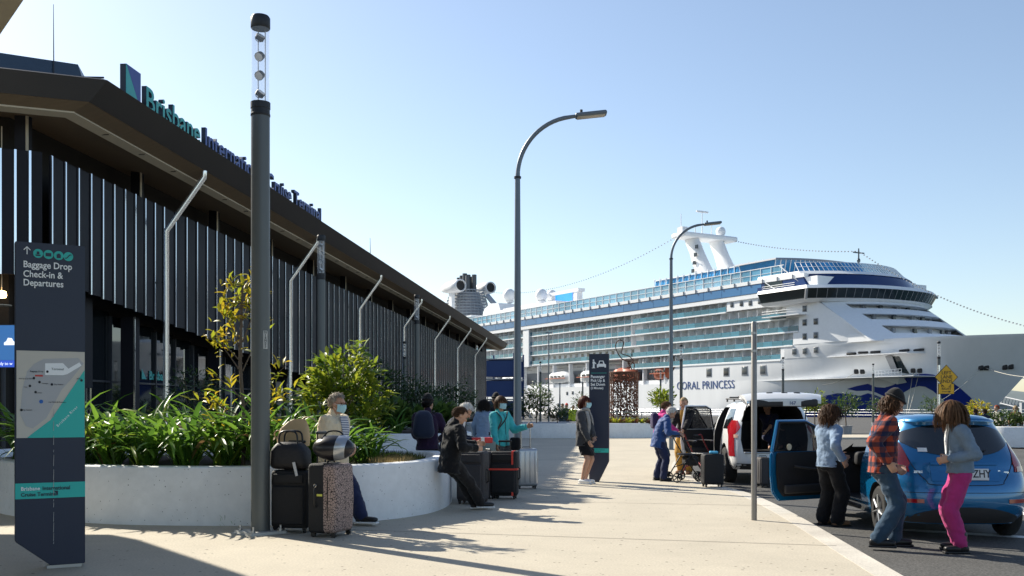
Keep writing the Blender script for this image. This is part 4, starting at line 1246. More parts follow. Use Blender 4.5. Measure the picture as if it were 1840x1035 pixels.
# rusty perforated drum sculpture with a curling wire
m_rust = M('corten', (.115, .048, .028), rough=.8, var=.5, scale=6, rand=.2)
c = P(1121, 745, 53.4)
t = thing('drum_sculpture', 'rusty perforated steel drum with a curling wire on the far planter', 'sculpture', (c.x, c.y, .70), 0)
mb = MB(); rs = random.Random(8); rad = .76; hh = 2.75
for j in range(30):
    for i in range(44):
        a = 2 * pi * (i + .5 * (j % 2) + rs.random() * .5) / 44; z = hh * (j + rs.random() * .6) / 30
        if rs.random() < .16: continue
        ww = .035 + rs.random() * .03; r_ = rad + rs.uniform(-.02, .02); e = V((-math.sin(a), math.cos(a), 0)); u_ = V((0, 0, 1)); n_ = V((math.cos(a), math.sin(a), 0))
        th = rs.random() * pi; A = (e * math.cos(th) + u_ * math.sin(th)) * ww * 1.3; B = (u_ * math.cos(th) - e * math.sin(th)) * ww
        ctr = n_ * r_ + V((0, 0, z)); mb.add([ctr + A, ctr + B, ctr - A, ctr - B], [(0, 1, 2, 3)])
o = mb.build('perforated_shell', m_rust, t, smooth=0); o['kind'] = 'stuff'
mb = MB()
for a in np.linspace(0, 2 * pi, 11)[:-1]: mb.tube([(rad * math.cos(a), rad * math.sin(a), 0), (rad * math.cos(a), rad * math.sin(a), hh)], .03, 5)
for z in (0.05, hh): mb.tube([(rad * math.cos(a), rad * math.sin(a), z) for a in np.linspace(0, 2 * pi, 33)[:-1]], .035, 5, closed=True)
mb.build('frame', m_rust, t)
pts = [P(u, v, 53.4) - V((c.x, c.y, .70)) for u, v in ((1139, 664), (1139, 652), (1120, 646), (1108, 630), (1106, 619), (1112, 612), (1120, 615), (1119, 626), (1118, 635), (1130, 640), (1137, 648), (1133, 655), (1128, 652), (1136, 664))]
pts = [p + V((0, .25 * math.sin(i), 0)) for i, p in enumerate(pts)]
mb = MB(); mb.tube(spline(pts, 6), .028, 6); mb.build('wire', m_rust, t)
mb = MB()
for z in (.3, .62): mb.tube([(-1.6, -1.2, z), (2.4, -1.2, z)], .03, 6)
for x in (-1.6, -.3, 1., 2.4): mb.tube([(x, -1.2, -.6), (x, -1.2, .62)], .03, 6)
tag(mb.build('handrail', m_steel, None, (c.x - .2, c.y, .7)), 'thin steel handrail in front of the rusty drum', 'rail')

# wharf edge: fence, containers, gangway shed, far shore
m_cont = M('container_blue', (.02, .05, .16), rough=.55, var=.2, stretch=(8, 1, 1))
c = P(905, 690, 150)
t = thing('gangway_tower', 'dark blue steel gangway tower beside the ship at the end of the terminal', 'tower', (c.x, c.y, -.1), R(-20))
for i in range(3):
    mb = MB(); mb.box((0, 0, 1.6 + i * 3.0), (4.6, 4, 2.4)); mb.build('cabin', m_cont, t, smooth=0)
    mb = MB(); mb.box((0, 0, 3.0 + i * 3.0), (5.0, 4.4, .16)); mb.build('floor', m_midgray, t, smooth=0)
for (x, y) in ((-2.4, -2.1), (2.4, -2.1), (-2.4, 2.1), (2.4, 2.1)):
    mb = MB(); mb.box((x, y, 4.9), (.2, .2, 9.8)); mb.build('post', m_cont, t, smooth=0)
mb = MB(); mb.tube([(2.5, -2.2, 3), (5, -2.2, .2)], .1, 5); mb.tube([(2.5, -1.2, 3), (5, -1.2, .2)], .1, 5)
for i in range(8): mb.tube([(2.5 + .31 * i, -2.2, 3 - .35 * i), (2.5 + .31 * i, -1.2, 3 - .35 * i)], .06, 4)
mb.build('stair', m_midgray, t)
t = thing('quay_fence', 'pale wire fence along the quay below the ship', 'fence', (0, 0, -.1))
a = SP + SN * 6 - SD * 130; b = SP + SN * 6 + SD * 80
d = b - a
for i in range(43):
    p = lerp(a, b, i / 42); mb = MB(); mb.cyl((p.x, p.y, 0), (p.x, p.y, 1.5), .05, n=6); mb.build('post', m_steel, t)
mb = MB()
for z in (.5, 1., 1.45): mb.tube([a + V((0, 0, z)), b + V((0, 0, z))], .03, 5)
mb.build('rail', m_steel, t)
# far shore at the right edge: hill, sheds, gantry bridge
m_hill = M('hill_haze', (.16, .19, .19), rough=.9, var=.25, scale=.02)
mb = MB(); rows = []
for j in range(9):
    r_ = []
    for i in range(60):
        x = lerp(350, 1900, i / 59); e = (j / 8)
        hgt = (26 * math.exp(-((x - 905) / 130) ** 2) + 18 * math.exp(-((x - 1200) / 260) ** 2) + 10 + 5 * noise.noise(V((x * .01, 3, 0))) + 3 * noise.noise(V((x * .06, e * 3, 0)))) * math.sin(pi * e)
        r_.append((x, 1750 + e * 320, -4.2 + hgt))
    rows.append(r_)
mb.grid(rows); tag(mb.build('far_hills', m_hill, smooth=180), kind='structure')
t = thing('far_shed', 'pale flat industrial sheds on the far shore below the hill', 'building', P(1822, 736, 900) - V((0, 0, 3)))
mb = MB(); mb.box((0, 0, 2), (90, 30, 9)); mb.build('wall', m_midgray, t, smooth=0); mb = MB(); mb.box((0, 0, 7), (94, 33, .8)); mb.build('roof', M('shed_roof', (.25, .27, .3)), t, smooth=0)
t = thing('gantry_bridge', 'distant steel lattice gantry at the right edge', 'bridge', (0, 0, 0))
a = P(1788, 710, 700); b = P(1860, 726, 640); mb = MB()
for dz in (0, -5): mb.tube([a + V((0, 0, dz)), b + V((0, 0, dz))], .5, 5)
for i in range(14):
    p = lerp(a, b, i / 13); q2 = lerp(a, b, (i + .5) / 13); mb.tube([p, q2 - V((0, 0, 5)), p + (b - a) / 13 if i < 13 else p], .3, 4)
mb.build('truss', m_midgray, t)
p = P(1838, 724, 650); mb = MB(); mb.box((p.x, p.y, p.z / 2 - 2), (3, 3, p.z + 4)); mb.build('tower', m_midgray, t, smooth=0)

# ============================================================ PLANTS
l_strap = leafmat('strap_leaf', (.045, .125, .018), (.12, .25, .03), .40, .42)
l_yel = leafmat('yellow_leaf', (.20, .26, .02), (.42, .32, .02), .45)
l_lime = leafmat('lime_leaf', (.07, .15, .018), (.24, .28, .025), .42)
l_dark = leafmat('dark_leaf', (.018, .045, .016), (.04, .085, .022), .25)
l_mid = leafmat('mid_leaf', (.03, .075, .018), (.075, .13, .025), .3)
l_hedge = leafmat('hedge_leaf', (.22, .30, .02), (.38, .38, .04), .4)
l_redl = leafmat('red_leaf', (.10, .03, .02), (.16, .07, .03), .3)
l_grass = leafmat('turf', (.035, .06, .012), (.09, .10, .025), .25, .7)
m_bark = M('bark', (.13, .10, .08), rough=.9, var=.3, scale=20, bump=.5, bscale=50)
RP = random.Random(21)
def strap(L_, w, droop, seed):
    rs = random.Random(seed); mb = MB(); rows = []; n = 7
    for i in range(n + 1):
        s_ = i / n; ang = R(82) - droop * s_ ** 1.5
        if i == 0: x, z = 0., 0.
        else: x += L_ / n * math.cos(ang); z += L_ / n * math.sin(ang)
        ww = w * (.45 + 1.1 * s_) * (1 - s_ ** 2.2) ** .7 if s_ < 1 else .001
        ww = min(ww, w)
        b = math.sin(s_ * 3 + seed) * .012
        rows.append([(x, -ww / 2 + b, z + ww * .25), (x, b, z), (x, ww / 2 + b, z + ww * .25)])
    mb.grid(rows); me = mb.mesh('leaf', 180); me.materials.append(l_strap); return me
straps = [strap(.95, .062, R(65), 1), strap(.8, .066, R(85), 2), strap(.75, .06, R(45), 3), strap(.95, .056, R(100), 4), strap(.65, .056, R(75), 5)]
def tinted(me, mat):
    c = me.copy(); c.materials.clear(); c.materials.append(mat); return c
l_strap2 = leafmat('strap_leaf_pale', (.12, .19, .02), (.22, .30, .04), .42, .45)
l_dry = leafmat('strap_leaf_dry', (.20, .12, .04), (.30, .20, .08), .2, .8)
straps_s = straps * 3 + [tinted(m_, l_strap2) for m_ in straps] + [tinted(straps[1], l_dry)]
def join_leaves(specs, name, mat, parent, loc=None):
    # specs: (mesh, matrix); one mesh of many leaves
    vs = []; fs = []; o = 0
    cache = {}
    for me, mt in specs:
        if me.name not in cache:
            co = np.empty(len(me.vertices) * 3); me.vertices.foreach_get('co', co)
            cache[me.name] = (co.reshape(-1, 3), [tuple(p.vertices) for p in me.polygons])
        co, pf = cache[me.name]; m4 = np.array(mt)
        w_ = co @ m4[:3, :3].T + m4[:3, 3]
        vs.append(w_); fs.extend([tuple(i + o for i in f) for f in pf]); o += len(co)
    me = bpy.data.meshes.new(name); me.from_pydata(np.vstack(vs).tolist(), [], fs); finish(me, 180)
    return obj(name, me, mat, parent, loc)
def clump(x, y, z, s_, n, single, lab, mat=l_strap, grp='strap-leaved plants in the foreground planter'):
    t = thing('strap_leaf_plant', lab, 'plant', (x, y, z), 0, grp); sp = []
    for i in range(n):
        me = RP.choice(straps_s if single and i < n * .55 else straps); k = s_ * RP.uniform(.75, 1.12)
        rot = (RP.uniform(-.25, .25), RP.uniform(-.15, .55), RP.uniform(0, 2 * pi)); loc = (RP.uniform(-.12, .12), RP.uniform(-.12, .12), RP.uniform(-.03, .12))
        if single and i < n * .55:
            o = obj('leaf', me, None, t, loc, rot); o.scale = (k, k, k)
        else:
            e = Matrix.LocRotScale(V(loc), __import__('mathutils').Euler(rot), V((k, k, k))); sp.append((me, e))
    if sp: join_leaves(sp, 'foliage', mat, t)
CL = [(-6.9, 14.75), (-6.2, 14.2), (-5.6, 14.0), (-5.0, 13.65), (-4.45, 13.55), (-3.9, 13.6), (-3.35, 13.55), (-6.4, 15.3), (-5.6, 15.0), (-4.8, 14.7), (-4.1, 14.6), (-3.4, 14.6), (-2.85, 13.85), (-2.45, 14.2), (-2.15, 14.8), (-5.3, 16.0), (-4.3, 15.8), (-7.6, 15.5), (-7.2, 16.3), (-2.9, 14.9)]
for i, (x, y) in enumerate(CL):
    near = i < 7 or i in (12, 13, 14)
    s_ = 1.3 if i < 12 or i > 14 else 1.0
    where = 'front row' if y < 14.4 else 'back row'
    order = ['first', 'second', 'third', 'fourth', 'fifth', 'sixth', 'seventh', 'eighth', 'ninth', 'tenth', 'eleventh', 'twelfth', 'thirteenth', 'fourteenth', 'fifteenth', 'sixteenth', 'seventeenth', 'eighteenth', 'nineteenth', 'twentieth']
    front = sorted([c for c in CL if (c[1] < 14.4)], key=lambda c: c[0] / c[1]); back = sorted([c for c in CL if not (c[1] < 14.4)], key=lambda c: c[0] / c[1])
    k = (front if where == 'front row' else back).index((x, y))
    clump(x, y, .66, s_, 62 if near else 54, near, 'strap-leaved green plant, %s from the left in the %s of the foreground planter' % (order[k], where))
def leafmesh(L_, w, mat, name='leaf'):
    mb = MB(); mb.grid([[(0, -.002, 0), (0, 0, 0), (0, .002, 0)], [(L_ * .3, -w * .42, .012), (L_ * .3, 0, 0), (L_ * .3, w * .42, .012)], [(L_ * .65, -w * .5, .0), (L_ * .65, 0, -.012), (L_ * .65, w * .5, .0)], [(L_, -.002, -.03), (L_, 0, -.03), (L_, .002, -.03)]])
    me = mb.mesh(name, 180); me.materials.append(mat); return me
from mathutils import Euler
def crown_leaves(c, rad, n, me, sc=(.7, 1.2), hollow=.35, up=.3, holes=3):
    sp = []; hs = [(V((RP.gauss(0, .5) * rad[0], RP.gauss(0, .5) * rad[1], RP.gauss(0, .5) * rad[2])), RP.uniform(.2, .38) * min(rad)) for _ in range(holes)]
    off = RP.random() * 100
    k = 0
    while len(sp) < n and k < n * 6:
        k += 1
        d = V((RP.gauss(0, 1), RP.gauss(0, 1), RP.gauss(0, 1))).normalized()
        lump = 1 + .6 * noise.noise(d * 2.6 + V((off, 0, 0)))
        r_ = lerp(hollow, 1, RP.random() ** .6) * lump
        p = V((d.x * rad[0], d.y * rad[1], d.z * rad[2])) * r_
        if any((p - q).length < w_ for q, w_ in hs): continue
        s_ = RP.uniform(*sc)
        e = Euler((RP.uniform(-.7, .7), RP.uniform(-1.0, .5) - up, math.atan2(d.y, d.x) + RP.uniform(-1, 1)))
        sp.append((me, Matrix.LocRotScale(V(c) + p, e, V((s_, s_, s_)))))
    return sp
def limbs(mb, base, tips, r0):
    base = V(base)
    for tp in tips:
        tp = V(tp); m_ = lerp(base, tp, .5) + V((RP.uniform(-.06, .06), RP.uniform(-.06, .06), .05)) * (tp - base).length
        pts = spline([base, m_, tp], 4); n = len(pts)
        mb.tube(pts, [lerp(r0, r0 * .25, i / (n - 1)) for i in range(n)], 6)
def tree(x, y, z, H_, crown, n, me, lab, tr=.04, mat=None, grp=None, holes=3, split=.45, **k):
    t = thing('tree', lab, 'tree', (x, y, z), 0, grp)
    mb = MB(); zc = crown[0][2]; top = V((RP.uniform(-.05, .05), RP.uniform(-.05, .05), zc * split + .0))
    mb.tube([(0, 0, -.1), top * .5, top], [tr, tr * .85, tr * .7], 8)
    c0 = V(crown[0]); r = crown[1]
    limbs(mb, top, [c0 + V((r[0] * .75 * math.cos(a), r[1] * .75 * math.sin(a), r[2] * RP.uniform(-.3, .8))) for a in np.linspace(0, 2 * pi, 8)[:-1]] + [c0 + V((0, 0, r[2] * .8))], tr * .6)
    mb.build('trunk', m_bark, t)
    sp = []
    for i in range(0, len(crown), 2): sp += crown_leaves(crown[i], crown[i + 1], int(n * (1 if i == 0 else .5)), me, holes=holes, **k)
    join_leaves(sp, 'crown', mat or me.materials[0], t)
    return t
lf_y = leafmesh(.17, .05, l_yel); lf_l = leafmesh(.17, .06, l_lime); lf_d = leafmesh(.12, .04, l_dark); lf_m = leafmesh(.14, .045, l_mid); lf_big = leafmesh(.3, .11, l_mid)
# thin yellow-leaved sapling: real stems, leaves as single parts
YT = thing('yellow_sapling', 'sparse yellow-leaved sapling beside the foreground light pole', 'tree', (-3.72, 13.75, .62))
mb = MB(); tips = []
mb.tube(spline([(0, 0, -.05), (.02, 0, .7), (-.03, 0, 1.5), (-.01, 0, 2.2), (0, 0, 2.6)], 4), [.032 - .0012 * i for i in range(17)], 8)
for (z, dx, dy, dz) in ((.55, -.55, -.1, .55), (.6, .6, .1, .5), (.75, -.65, .05, .3), (.8, .5, -.1, .25), (1.0, -.4, 0, .35), (.9, .62, .1, .62), (1.35, -.42, .05, .55), (1.4, .3, 0, .6), (1.6, -.25, 0, .6), (1.7, -.3, .1, .75), (1.8, .22, 0, .7), (2.0, -.12, 0, .65), (2.1, .12, .1, .6), (1.5, -.5, -.1, .4), (.45, .35, -.05, .3), (.4, -.35, -.1, .3)):
    b = V((0, 0, z)); tp = b + V((dx, dy, dz)); tips.append((b, tp)); limbs(mb, b, [tp], .012)
mb.build('trunk', m_bark, YT)
sp = []
for i in range(560):
    b, tp = RP.choice(tips); s_ = RP.uniform(.45, 1.05); p = lerp(b, tp, s_) + V((RP.gauss(0, .06), RP.gauss(0, .06), RP.gauss(0, .06)))
    if p.z < 2.0 and RP.random() < .45: continue
    e = Euler((RP.uniform(-.6, .6), RP.uniform(-1.3, .1), RP.uniform(0, 2 * pi))); k = RP.uniform(.6, 1.15)
    if i % 3 == 0:
        o = obj('leaf', lf_y, None, YT, p, e); o.scale = (k, k, k)
    else: sp.append((lf_y, Matrix.LocRotScale(p, e, V((k, k, k)))))
join_leaves(sp, 'crown', l_yel, YT)
# rounded lime tree behind the seated woman, others behind it
tree(-2.75, 16.1, .62, 2, [V((.05, 0, 1.35)), (.5, .45, .5), V((-.35, 0, 1.05)), (.36, .4, .42), V((.35, 0, .95)), (.4, .4, .45)], 720, lf_l, 'bushy lime-green small tree behind the seated woman', .03, sc=(.5, 1.3), holes=9)
tree(-5.6, 17.6, .62, 2, [V((0, 0, 1.1)), (.55, .5, .5)], 700, lf_d, 'dark small-leaved shrub in front of the glass doors', .03, sc=(.5, .9))
tree(-3.9, 17.0, .62, 1, [V((0, 0, .7)), (.7, .5, .45)], 500, lf_m, 'low green shrub left of the lime tree', .03)
grp = 'shrubs in the second planter'
for (x, y, h, rx, n, me, lab) in ((-4.5, 33, 1.35, 1.0, 1500, lf_d, 'dark green shrub right of the lime tree'), (-5.9, 33.5, 1.2, 1.0, 900, lf_d, 'dark green shrub hidden behind the lime tree'), (-3.2, 34.5, 1.0, .9, 1100, lf_d, 'dark shrub below the third downpipe'),
                                  (-4.0, 31.2, .55, .9, 700, lf_big, 'broad-leaved low plant at the front of the second planter'), (-2.4, 31.8, .5, .8, 600, lf_big, 'broad-leaved plant behind the backpack'), (-2.2, 38, 1.1, .9, 900, lf_d, 'dark rounded shrub left of the man with white hair'), (-4.0, 40, 1.2, 1., 700, lf_d, 'dark shrub at the back of the second planter')):
    tree(x, y, .66, 1, [V((0, 0, h)), (rx, rx * .8, h * .72)], n, me, lab, .03, grp=grp, sc=(.9, 1.7), split=.2)
for i, (x, y) in enumerate(((-5.3, 30.6), (-4.5, 30.3), (-3.5, 30.2), (-2.6, 30.5))):
    clump(x, y, .7, 1.0, 46, False, 'strap-leaved plant, %s from the left at the rim of the second planter' % order[i], grp='strap-leaved plants in the second planter')
# turf in the right part of the foreground planter
mb = MB(); rs = random.Random(2)
for i in range(5200):
    a = rs.random() * 2 * pi; r_ = math.sqrt(rs.random()); x = -2.35 + 1.05 * r_ * math.cos(a); y = 16.2 + 1.75 * r_ * math.sin(a)
    if x > -1.42 - max(0, y - 16.5) * .4: continue
    h = rs.uniform(.05, .13); b = rs.uniform(0, pi); w_ = .009; dx, dy = math.cos(b) * w_, math.sin(b) * w_; lx, ly = rs.uniform(-.06, .06), rs.uniform(-.06, .06)
    mb.add([(x - dx, y - dy, .64), (x + dx, y + dy, .64), (x + lx, y + ly, .66 + h)], [(0, 1, 2)])
tag(mb.build('turf', l_grass, smooth=0), 'short dry grass in the right part of the foreground planter', 'grass', kind='stuff')
mb = MB(); rs = random.Random(9)
for i in range(1400):
    a = rs.random() * 2 * pi; r_ = math.sqrt(rs.random()); x = -1.75 + .3 * r_ * math.cos(a); y = 14.6 + .75 * r_ * math.sin(a)
    h = rs.uniform(.08, .16); b = rs.uniform(0, pi); dx, dy = math.cos(b) * .006, math.sin(b) * .006; lx, ly = rs.uniform(-.08, .08), rs.uniform(-.08, .08)
    mb.add([(x - dx, y - dy, .66), (x + dx, y + dy, .66), (x + lx, y + ly, .68 + h)], [(0, 1, 2)])
tag(mb.build('dry_grass', leafmat('straw', (.28, .20, .08), (.45, .34, .14), .3, .8), smooth=0), 'straw-coloured dry grass tuft at the planter rim', 'grass', kind='stuff')
# weed at the wall foot
clump(-3.62, 12.74, 0, .1, 14, False, 'tiny weed growing at the foot of the foreground planter', grp='weeds')
# far planter: dark shrubs left, yellow-green bromeliads right
for (x, h, rx, n, me, lab) in ((-.9, .8, .8, 700, lf_d, 'dark shrub at the left end of the far planter'), (.15, .7, .8, 700, lf_d, 'dark shrub behind the near street lamp'), (1.3, 1.25, .85, 1100, lf_m, 'rounded small tree on the far planter right of the near street lamp'), (2.4, .55, .7, 600, lf_d, 'low dark shrub between the two workers and the round tree'), (3.7, .95, .5, 350, lf_m, 'thin leafy sapling left of the pick up sign')):
    tree(x, 53.2, .68, 1, [V((0, 0, h)), (rx, rx * .7, h * .7)], n, me, lab, .03, grp='shrubs on the far planter', sc=(.8, 1.6), split=.35)
brom = [strap(.5, .06, R(60), 11), strap(.42, .06, R(85), 12)]
k = 0
for j in range(2):
    for i in range(8):
        x = 4.7 + i * .34 + j * .15; y = 51.75 + j * .45; t = thing('bromeliad', 'yellow-green bromeliad, %s from the left in the %s row below the rusty drum' % (order[i], ['front', 'back'][j]), 'plant', (x, y, .72), 0, 'bromeliads on the far planter'); sp = []
        for q in range(34):
            s_ = RP.uniform(.6, 1.1); sp.append((RP.choice(brom), Matrix.LocRotScale(V((RP.uniform(-.1, .1), RP.uniform(-.1, .1), 0)), Euler((RP.uniform(-.2, .2), RP.uniform(0, .7), RP.uniform(0, 6.28))), V((s_, s_, s_)))))
        join_leaves(sp, 'leaves', l_redl if (j == 0 and i % 2) else l_hedge, t)
# small street trees by the road and quay
for (u, vt, vb, Y, rx, n, me, lab) in ((1190, 700, 740, 58, .65, 600, lf_l, 'small bright tree behind the woman in pink jacket'), (1521, 708, 768, 62, .85, 600, lf_m, 'small tree in a pot before the blue waves, right of the tailgate'), (1464, 708, 768, 66, .75, 500, lf_l, 'small tree partly hidden by the raised tailgate'), (1575, 716, 768, 75, .7, 300, lf_m, 'thin sapling hidden behind the man in the plaid shirt'), (1675, 712, 768, 75, .9, 300, lf_m, 'thin sapling below the yellow merge plate'), (1758, 722, 768, 60, .75, 420, lf_y, 'reddish palm-like shrub at the foot of the bow')):
    a = P(u, vb, Y); b = P(u, vt, Y); H_ = b.z + .1
    t = tree(a.x, a.y, -.1, H_, [V((0, 0, H_ - rx * .85)), (rx, rx, rx * .9)], n, me, lab, .05, grp='small street trees', sc=(1.0, 1.9), split=.75)
    mb = MB(); mb.lathe([(.3, 0), (.34, .5), (.38, .52), (.36, .55), (.3, .5)], 14); mb.build('pot', m_midgray, t)
tree(20.8, 42.2, .7, 1, [V((0, 0, .35)), (.9, .5, .38)], 600, lf_m, 'low shrub on the white planter at the right edge', .03, sc=(.8, 1.5))
tree(22.6, 42.2, .7, 1, [V((0, 0, .4)), (.9, .5, .4)], 600, lf_m, 'shrub beside the seated people at the right edge', .03, sc=(.8, 1.5))
a = G(1500, 764, -.09); mb = MB(); mb.grid([[(33, 84, -.092), (46, 80, -.092)], [(36, 100, -.092), (50, 96, -.092)]]); tag(mb.build('lawn', M('lawn_green', (.10, .15, .03), rough=.9, var=.3, scale=2)), kind='structure')

# ============================================================ PEOPLE
m_skin = M('skin', (.50, .29, .20), rough=.55, var=.08, scale=25, spec=.35)
m_skin2 = M('skin_tan', (.40, .22, .14), rough=.55, var=.08, scale=25, spec=.35)
m_eye = M('eye_dark', (.02, .015, .012), rough=.2)
m_lip = M('lips', (.36, .12, .10), rough=.5)
m_mask = M('mask_blue', (.42, .68, .74), rough=.85, var=.05)
def cloth(name, col, var=.16, rough=.9, bump=.25, bs=90, **k):
    return M(name, col, rough=rough, var=var, scale=9, bump=bump, bscale=bs, fine=.06, fscale=150, sheen=.15, spec=.2, **k)
def hairmat(name, c1, c2): return leafmat(name, c1, c2, .08, .6, .15)
def rings(mb, rs, n=18, pw=2.3):
    rows = []
    for c, ax, ay, rx, ry in rs:
        r_ = []
        for i in range(n + 1):
            a = 2 * pi * (i % n) / n; ca_, sa_ = math.cos(a), math.sin(a)
            r_.append(V(c) + ax * (rx * math.copysign(abs(ca_) ** (2 / pw), ca_)) + ay * (ry * math.copysign(abs(sa_) ** (2 / pw), sa_)))
        rows.append(r_)
    o = len(mb.v)
    mb.grid(rows)
    for rw, f in ((rows[0], False), (rows[-1], True)):
        mb.add(rw[:-1], [tuple(range(n)) if f else tuple(range(n))[::-1]])
def cone(mb, p0, r0, p1, r1, n=14):
    p0 = V(p0); p1 = V(p1); d = p1 - p0
    if d.length < 1e-5: d = V((0, 0, 1e-3))
    L_ = d.length; u_ = d / L_
    pts = []; rr = []
    for k in range(5):
        a = -pi / 2 + k * pi / 8; pts.append(p0 + u_ * r0 * math.sin(a)); rr.append(max(r0 * math.cos(a), .002))
    for k in range(5):
        a = k * pi / 8; pts.append(p1 + u_ * r1 * math.sin(a)); rr.append(max(r1 * math.cos(a), .002))
    mb.tube(pts, rr, n)
def ik(a, tgt, l1, l2, hint):
    a = V(a); d = V(tgt) - a; L_ = d.length
    if L_ > (l1 + l2) * .998: d = d.normalized() * (l1 + l2) * .998; L_ = d.length
    end = a + d; u_ = d.normalized()
    x = (l1 * l1 - l2 * l2 + L_ * L_) / (2 * L_)
    h = math.sqrt(max(0, l1 * l1 - x * x))
    p = V(hint) - u_ * V(hint).dot(u_)
    p = p.normalized() if p.length > 1e-5 else frame(u_)[0]
    return a + u_ * x + p * h, end
def hand(mb, w, d, n_, s, side, curl):
    d = V(d).normalized(); n_ = (V(n_) - d * V(n_).dot(d)).normalized(); r_ = d.cross(n_) * side
    rings(mb, [(w - d * .01 * s, r_, n_, .026 * s, .018 * s), (w + d * .03 * s, r_, n_, .038 * s, .015 * s), (w + d * .085 * s, r_, n_, .040 * s, .014 * s), (w + d * .1 * s, r_, n_, .036 * s, .010 * s)], 12)
    for i, (o, L_) in enumerate(((-.031, .062), (-.0105, .074), (.0105, .07), (.031, .055))):
        b = w + d * .092 * s + r_ * o * s
        c1 = curl * .5; d1 = d * math.cos(c1) + n_ * math.sin(c1); m1 = b + d1 * L_ * .5 * s
        c2 = curl * 1.3; d2 = d * math.cos(c2) + n_ * math.sin(c2); e = m1 + d2 * L_ * .5 * s
        cone(mb, b, .0092 * s, m1, .0088 * s, 8); cone(mb, m1, .0088 * s, e, .007 * s, 8)
    tb = w + d * .03 * s - r_ * .03 * s; td = (d * .75 - r_ * .55 + n_ * (.2 + .3 * curl)).normalized(); tm = tb + td * .04 * s
    cone(mb, tb, .013 * s, tm, .0105 * s, 8); cone(mb, tm, .0105 * s, tm + (td + d * .5 + n_ * curl * .3).normalized() * .033 * s, .008 * s, 8)
PR = random.Random(77)
def person(lab, base, yaw, H=1.7, z0=0., male=False, pel=None, lean=0., side=0., twist=0., neck=(0., 0.), feet=None, hands=None, footyaw=(8, -8),
           top=None, ease=.02, hem=.10, sleeve=1., bottom=None, cut='slim', shoe=None, sole=None, hair='short', hm=None, mask=False, skin=None, voxel=.010, curl=.7, glasses=False, collar=True,
           knee=1., shirt=None, beanie=None, elbow=None, group=None, bare=False, wrk=.014):
    skin = skin or m_skin
    T = thing('person', lab, 'person', (base[0], base[1], z0), R(yaw), group)
    Mi = Matrix.Translation((base[0], base[1], z0)) @ Matrix.Rotation(R(yaw), 4, 'Z'); inv = Mi.inverted()
    X, Yv, Z = V((1, 0, 0)), V((0, 1, 0)), V((0, 0, 1))
    Pv = inv @ V(pel) if pel else V((0, 0, .525 * H))
    def bend(a, s_=1.):
        return (V((math.sin(R(side) * s_), math.sin(R(a)), math.cos(R(a)))).normalized())
    U1 = bend(lean * .6); U2 = bend(lean * 1.25)
    Wt = Pv + U1 * .11 * H; Ch = Wt + U2 * .11 * H; N = Ch + U2 * .07 * H
    Rt = (Matrix.Rotation(R(twist), 3, U2) @ X); Rt = (Rt - U2 * Rt.dot(U2)).normalized(); Fw2 = U2.cross(Rt); Fw1 = U1.cross(X).normalized()
    sw = (.112 if male else .100) * H
    Sh = [Ch + U2 * .040 * H - Rt * sw, Ch + U2 * .040 * H + Rt * sw]
    Hp = [Pv - X * .052 * H - U1 * .015 * H, Pv + X * .052 * H - U1 * .015 * H]
    # head frame
    hp = lean * 1.1 + neck[0]; hy = R(neck[1] + twist * .8)
    Rh = Matrix.Rotation(hy, 3, 'Z') @ Matrix.Rotation(-R(hp), 3, 'X')
    hx, hf, hu = Rh @ X, Rh @ Yv, Rh @ Z
    HC = N + (U2 * .45 + hu * .55) * .100 * H + hf * .012 * H
    HM = Matrix((hx, hf, hu)).transposed()
    def hq(x, y, z): return HC + (hx * x + hf * y + hu * z) * H
    # limbs
    l1, l2 = .245 * H, .246 * H
    if feet is None:
        fl = [V((-.055 * H, .0, .042 * H)), V((.055 * H, .02, .042 * H))]
    else:
        fl = [inv @ V(f) + V((0, 0, .042 * H)) for f in feet]
    fd = [Matrix.Rotation(R(a), 3, 'Z') @ Yv for a in footyaw]
    Kn = []; An = []
    for i in range(2):
        k, e = ik(Hp[i], fl[i], l1, l2, Yv * knee + X * (-.1 + .2 * i) + Z * .15); Kn.append(k); An.append(e)
    a1, a2 = .172 * H, .148 * H
    if hands is None:
        hl = [Sh[0] + V((-.05 * H, .05 * H, -.30 * H)), Sh[1] + V((.05 * H, .05 * H, -.30 * H))]
    else:
        hl = [(inv @ V(h)) if h is not None else (Sh[i] + V(((-.05 + .1 * i) * H, .04 * H, -.30 * H))) for i, h in enumerate(hands)]
    El = []; Wr = []
    for i in range(2):
        hint = (elbow[i] if elbow and elbow[i] else V((-.45 + .9 * i, -1, -.35)))
        k, e = ik(Sh[i], hl[i], a1, a2, hint); El.append(k); Wr.append(e)
    # body: one continuous mesh
    b = MB()
    b.ell(hq(0, -.006, .012), (.0460 * H, .0575 * H, .0560 * H), HM, 18, 12)
    b.ell(hq(0, .016, -.032), (.0375 * H, .0400 * H, .0380 * H), HM, 16, 10)
    cone(b, hq(0, .035, -.054), .014 * H, hq(0, .043, -.052), .010 * H)
    cone(b, hq(0, .050, .006), .006 * H, hq(0, .064, -.015), .0085 * H)
    cone(b, hq(-.02, .045, .014), .008 * H, hq(.02, .045, .014), .008 * H)
    cone(b, hq(-.010, .050, -.034), .006 * H, hq(.010, .050, -.034), .006 * H)
    for s_ in (-1, 1):
        b.ell(hq(s_ * .046, -.006, -.008), (.007 * H, .012 * H, .019 * H), HM, 10, 8)
        cone(b, hq(s_ * .024, .040, -.012), .012 * H, hq(s_ * .028, .034, -.018), .011 * H)
    cone(b, HC - hu * .02 * H - hf * .012 * H, .030 * H, N - U2 * .01 * H, .036 * H)
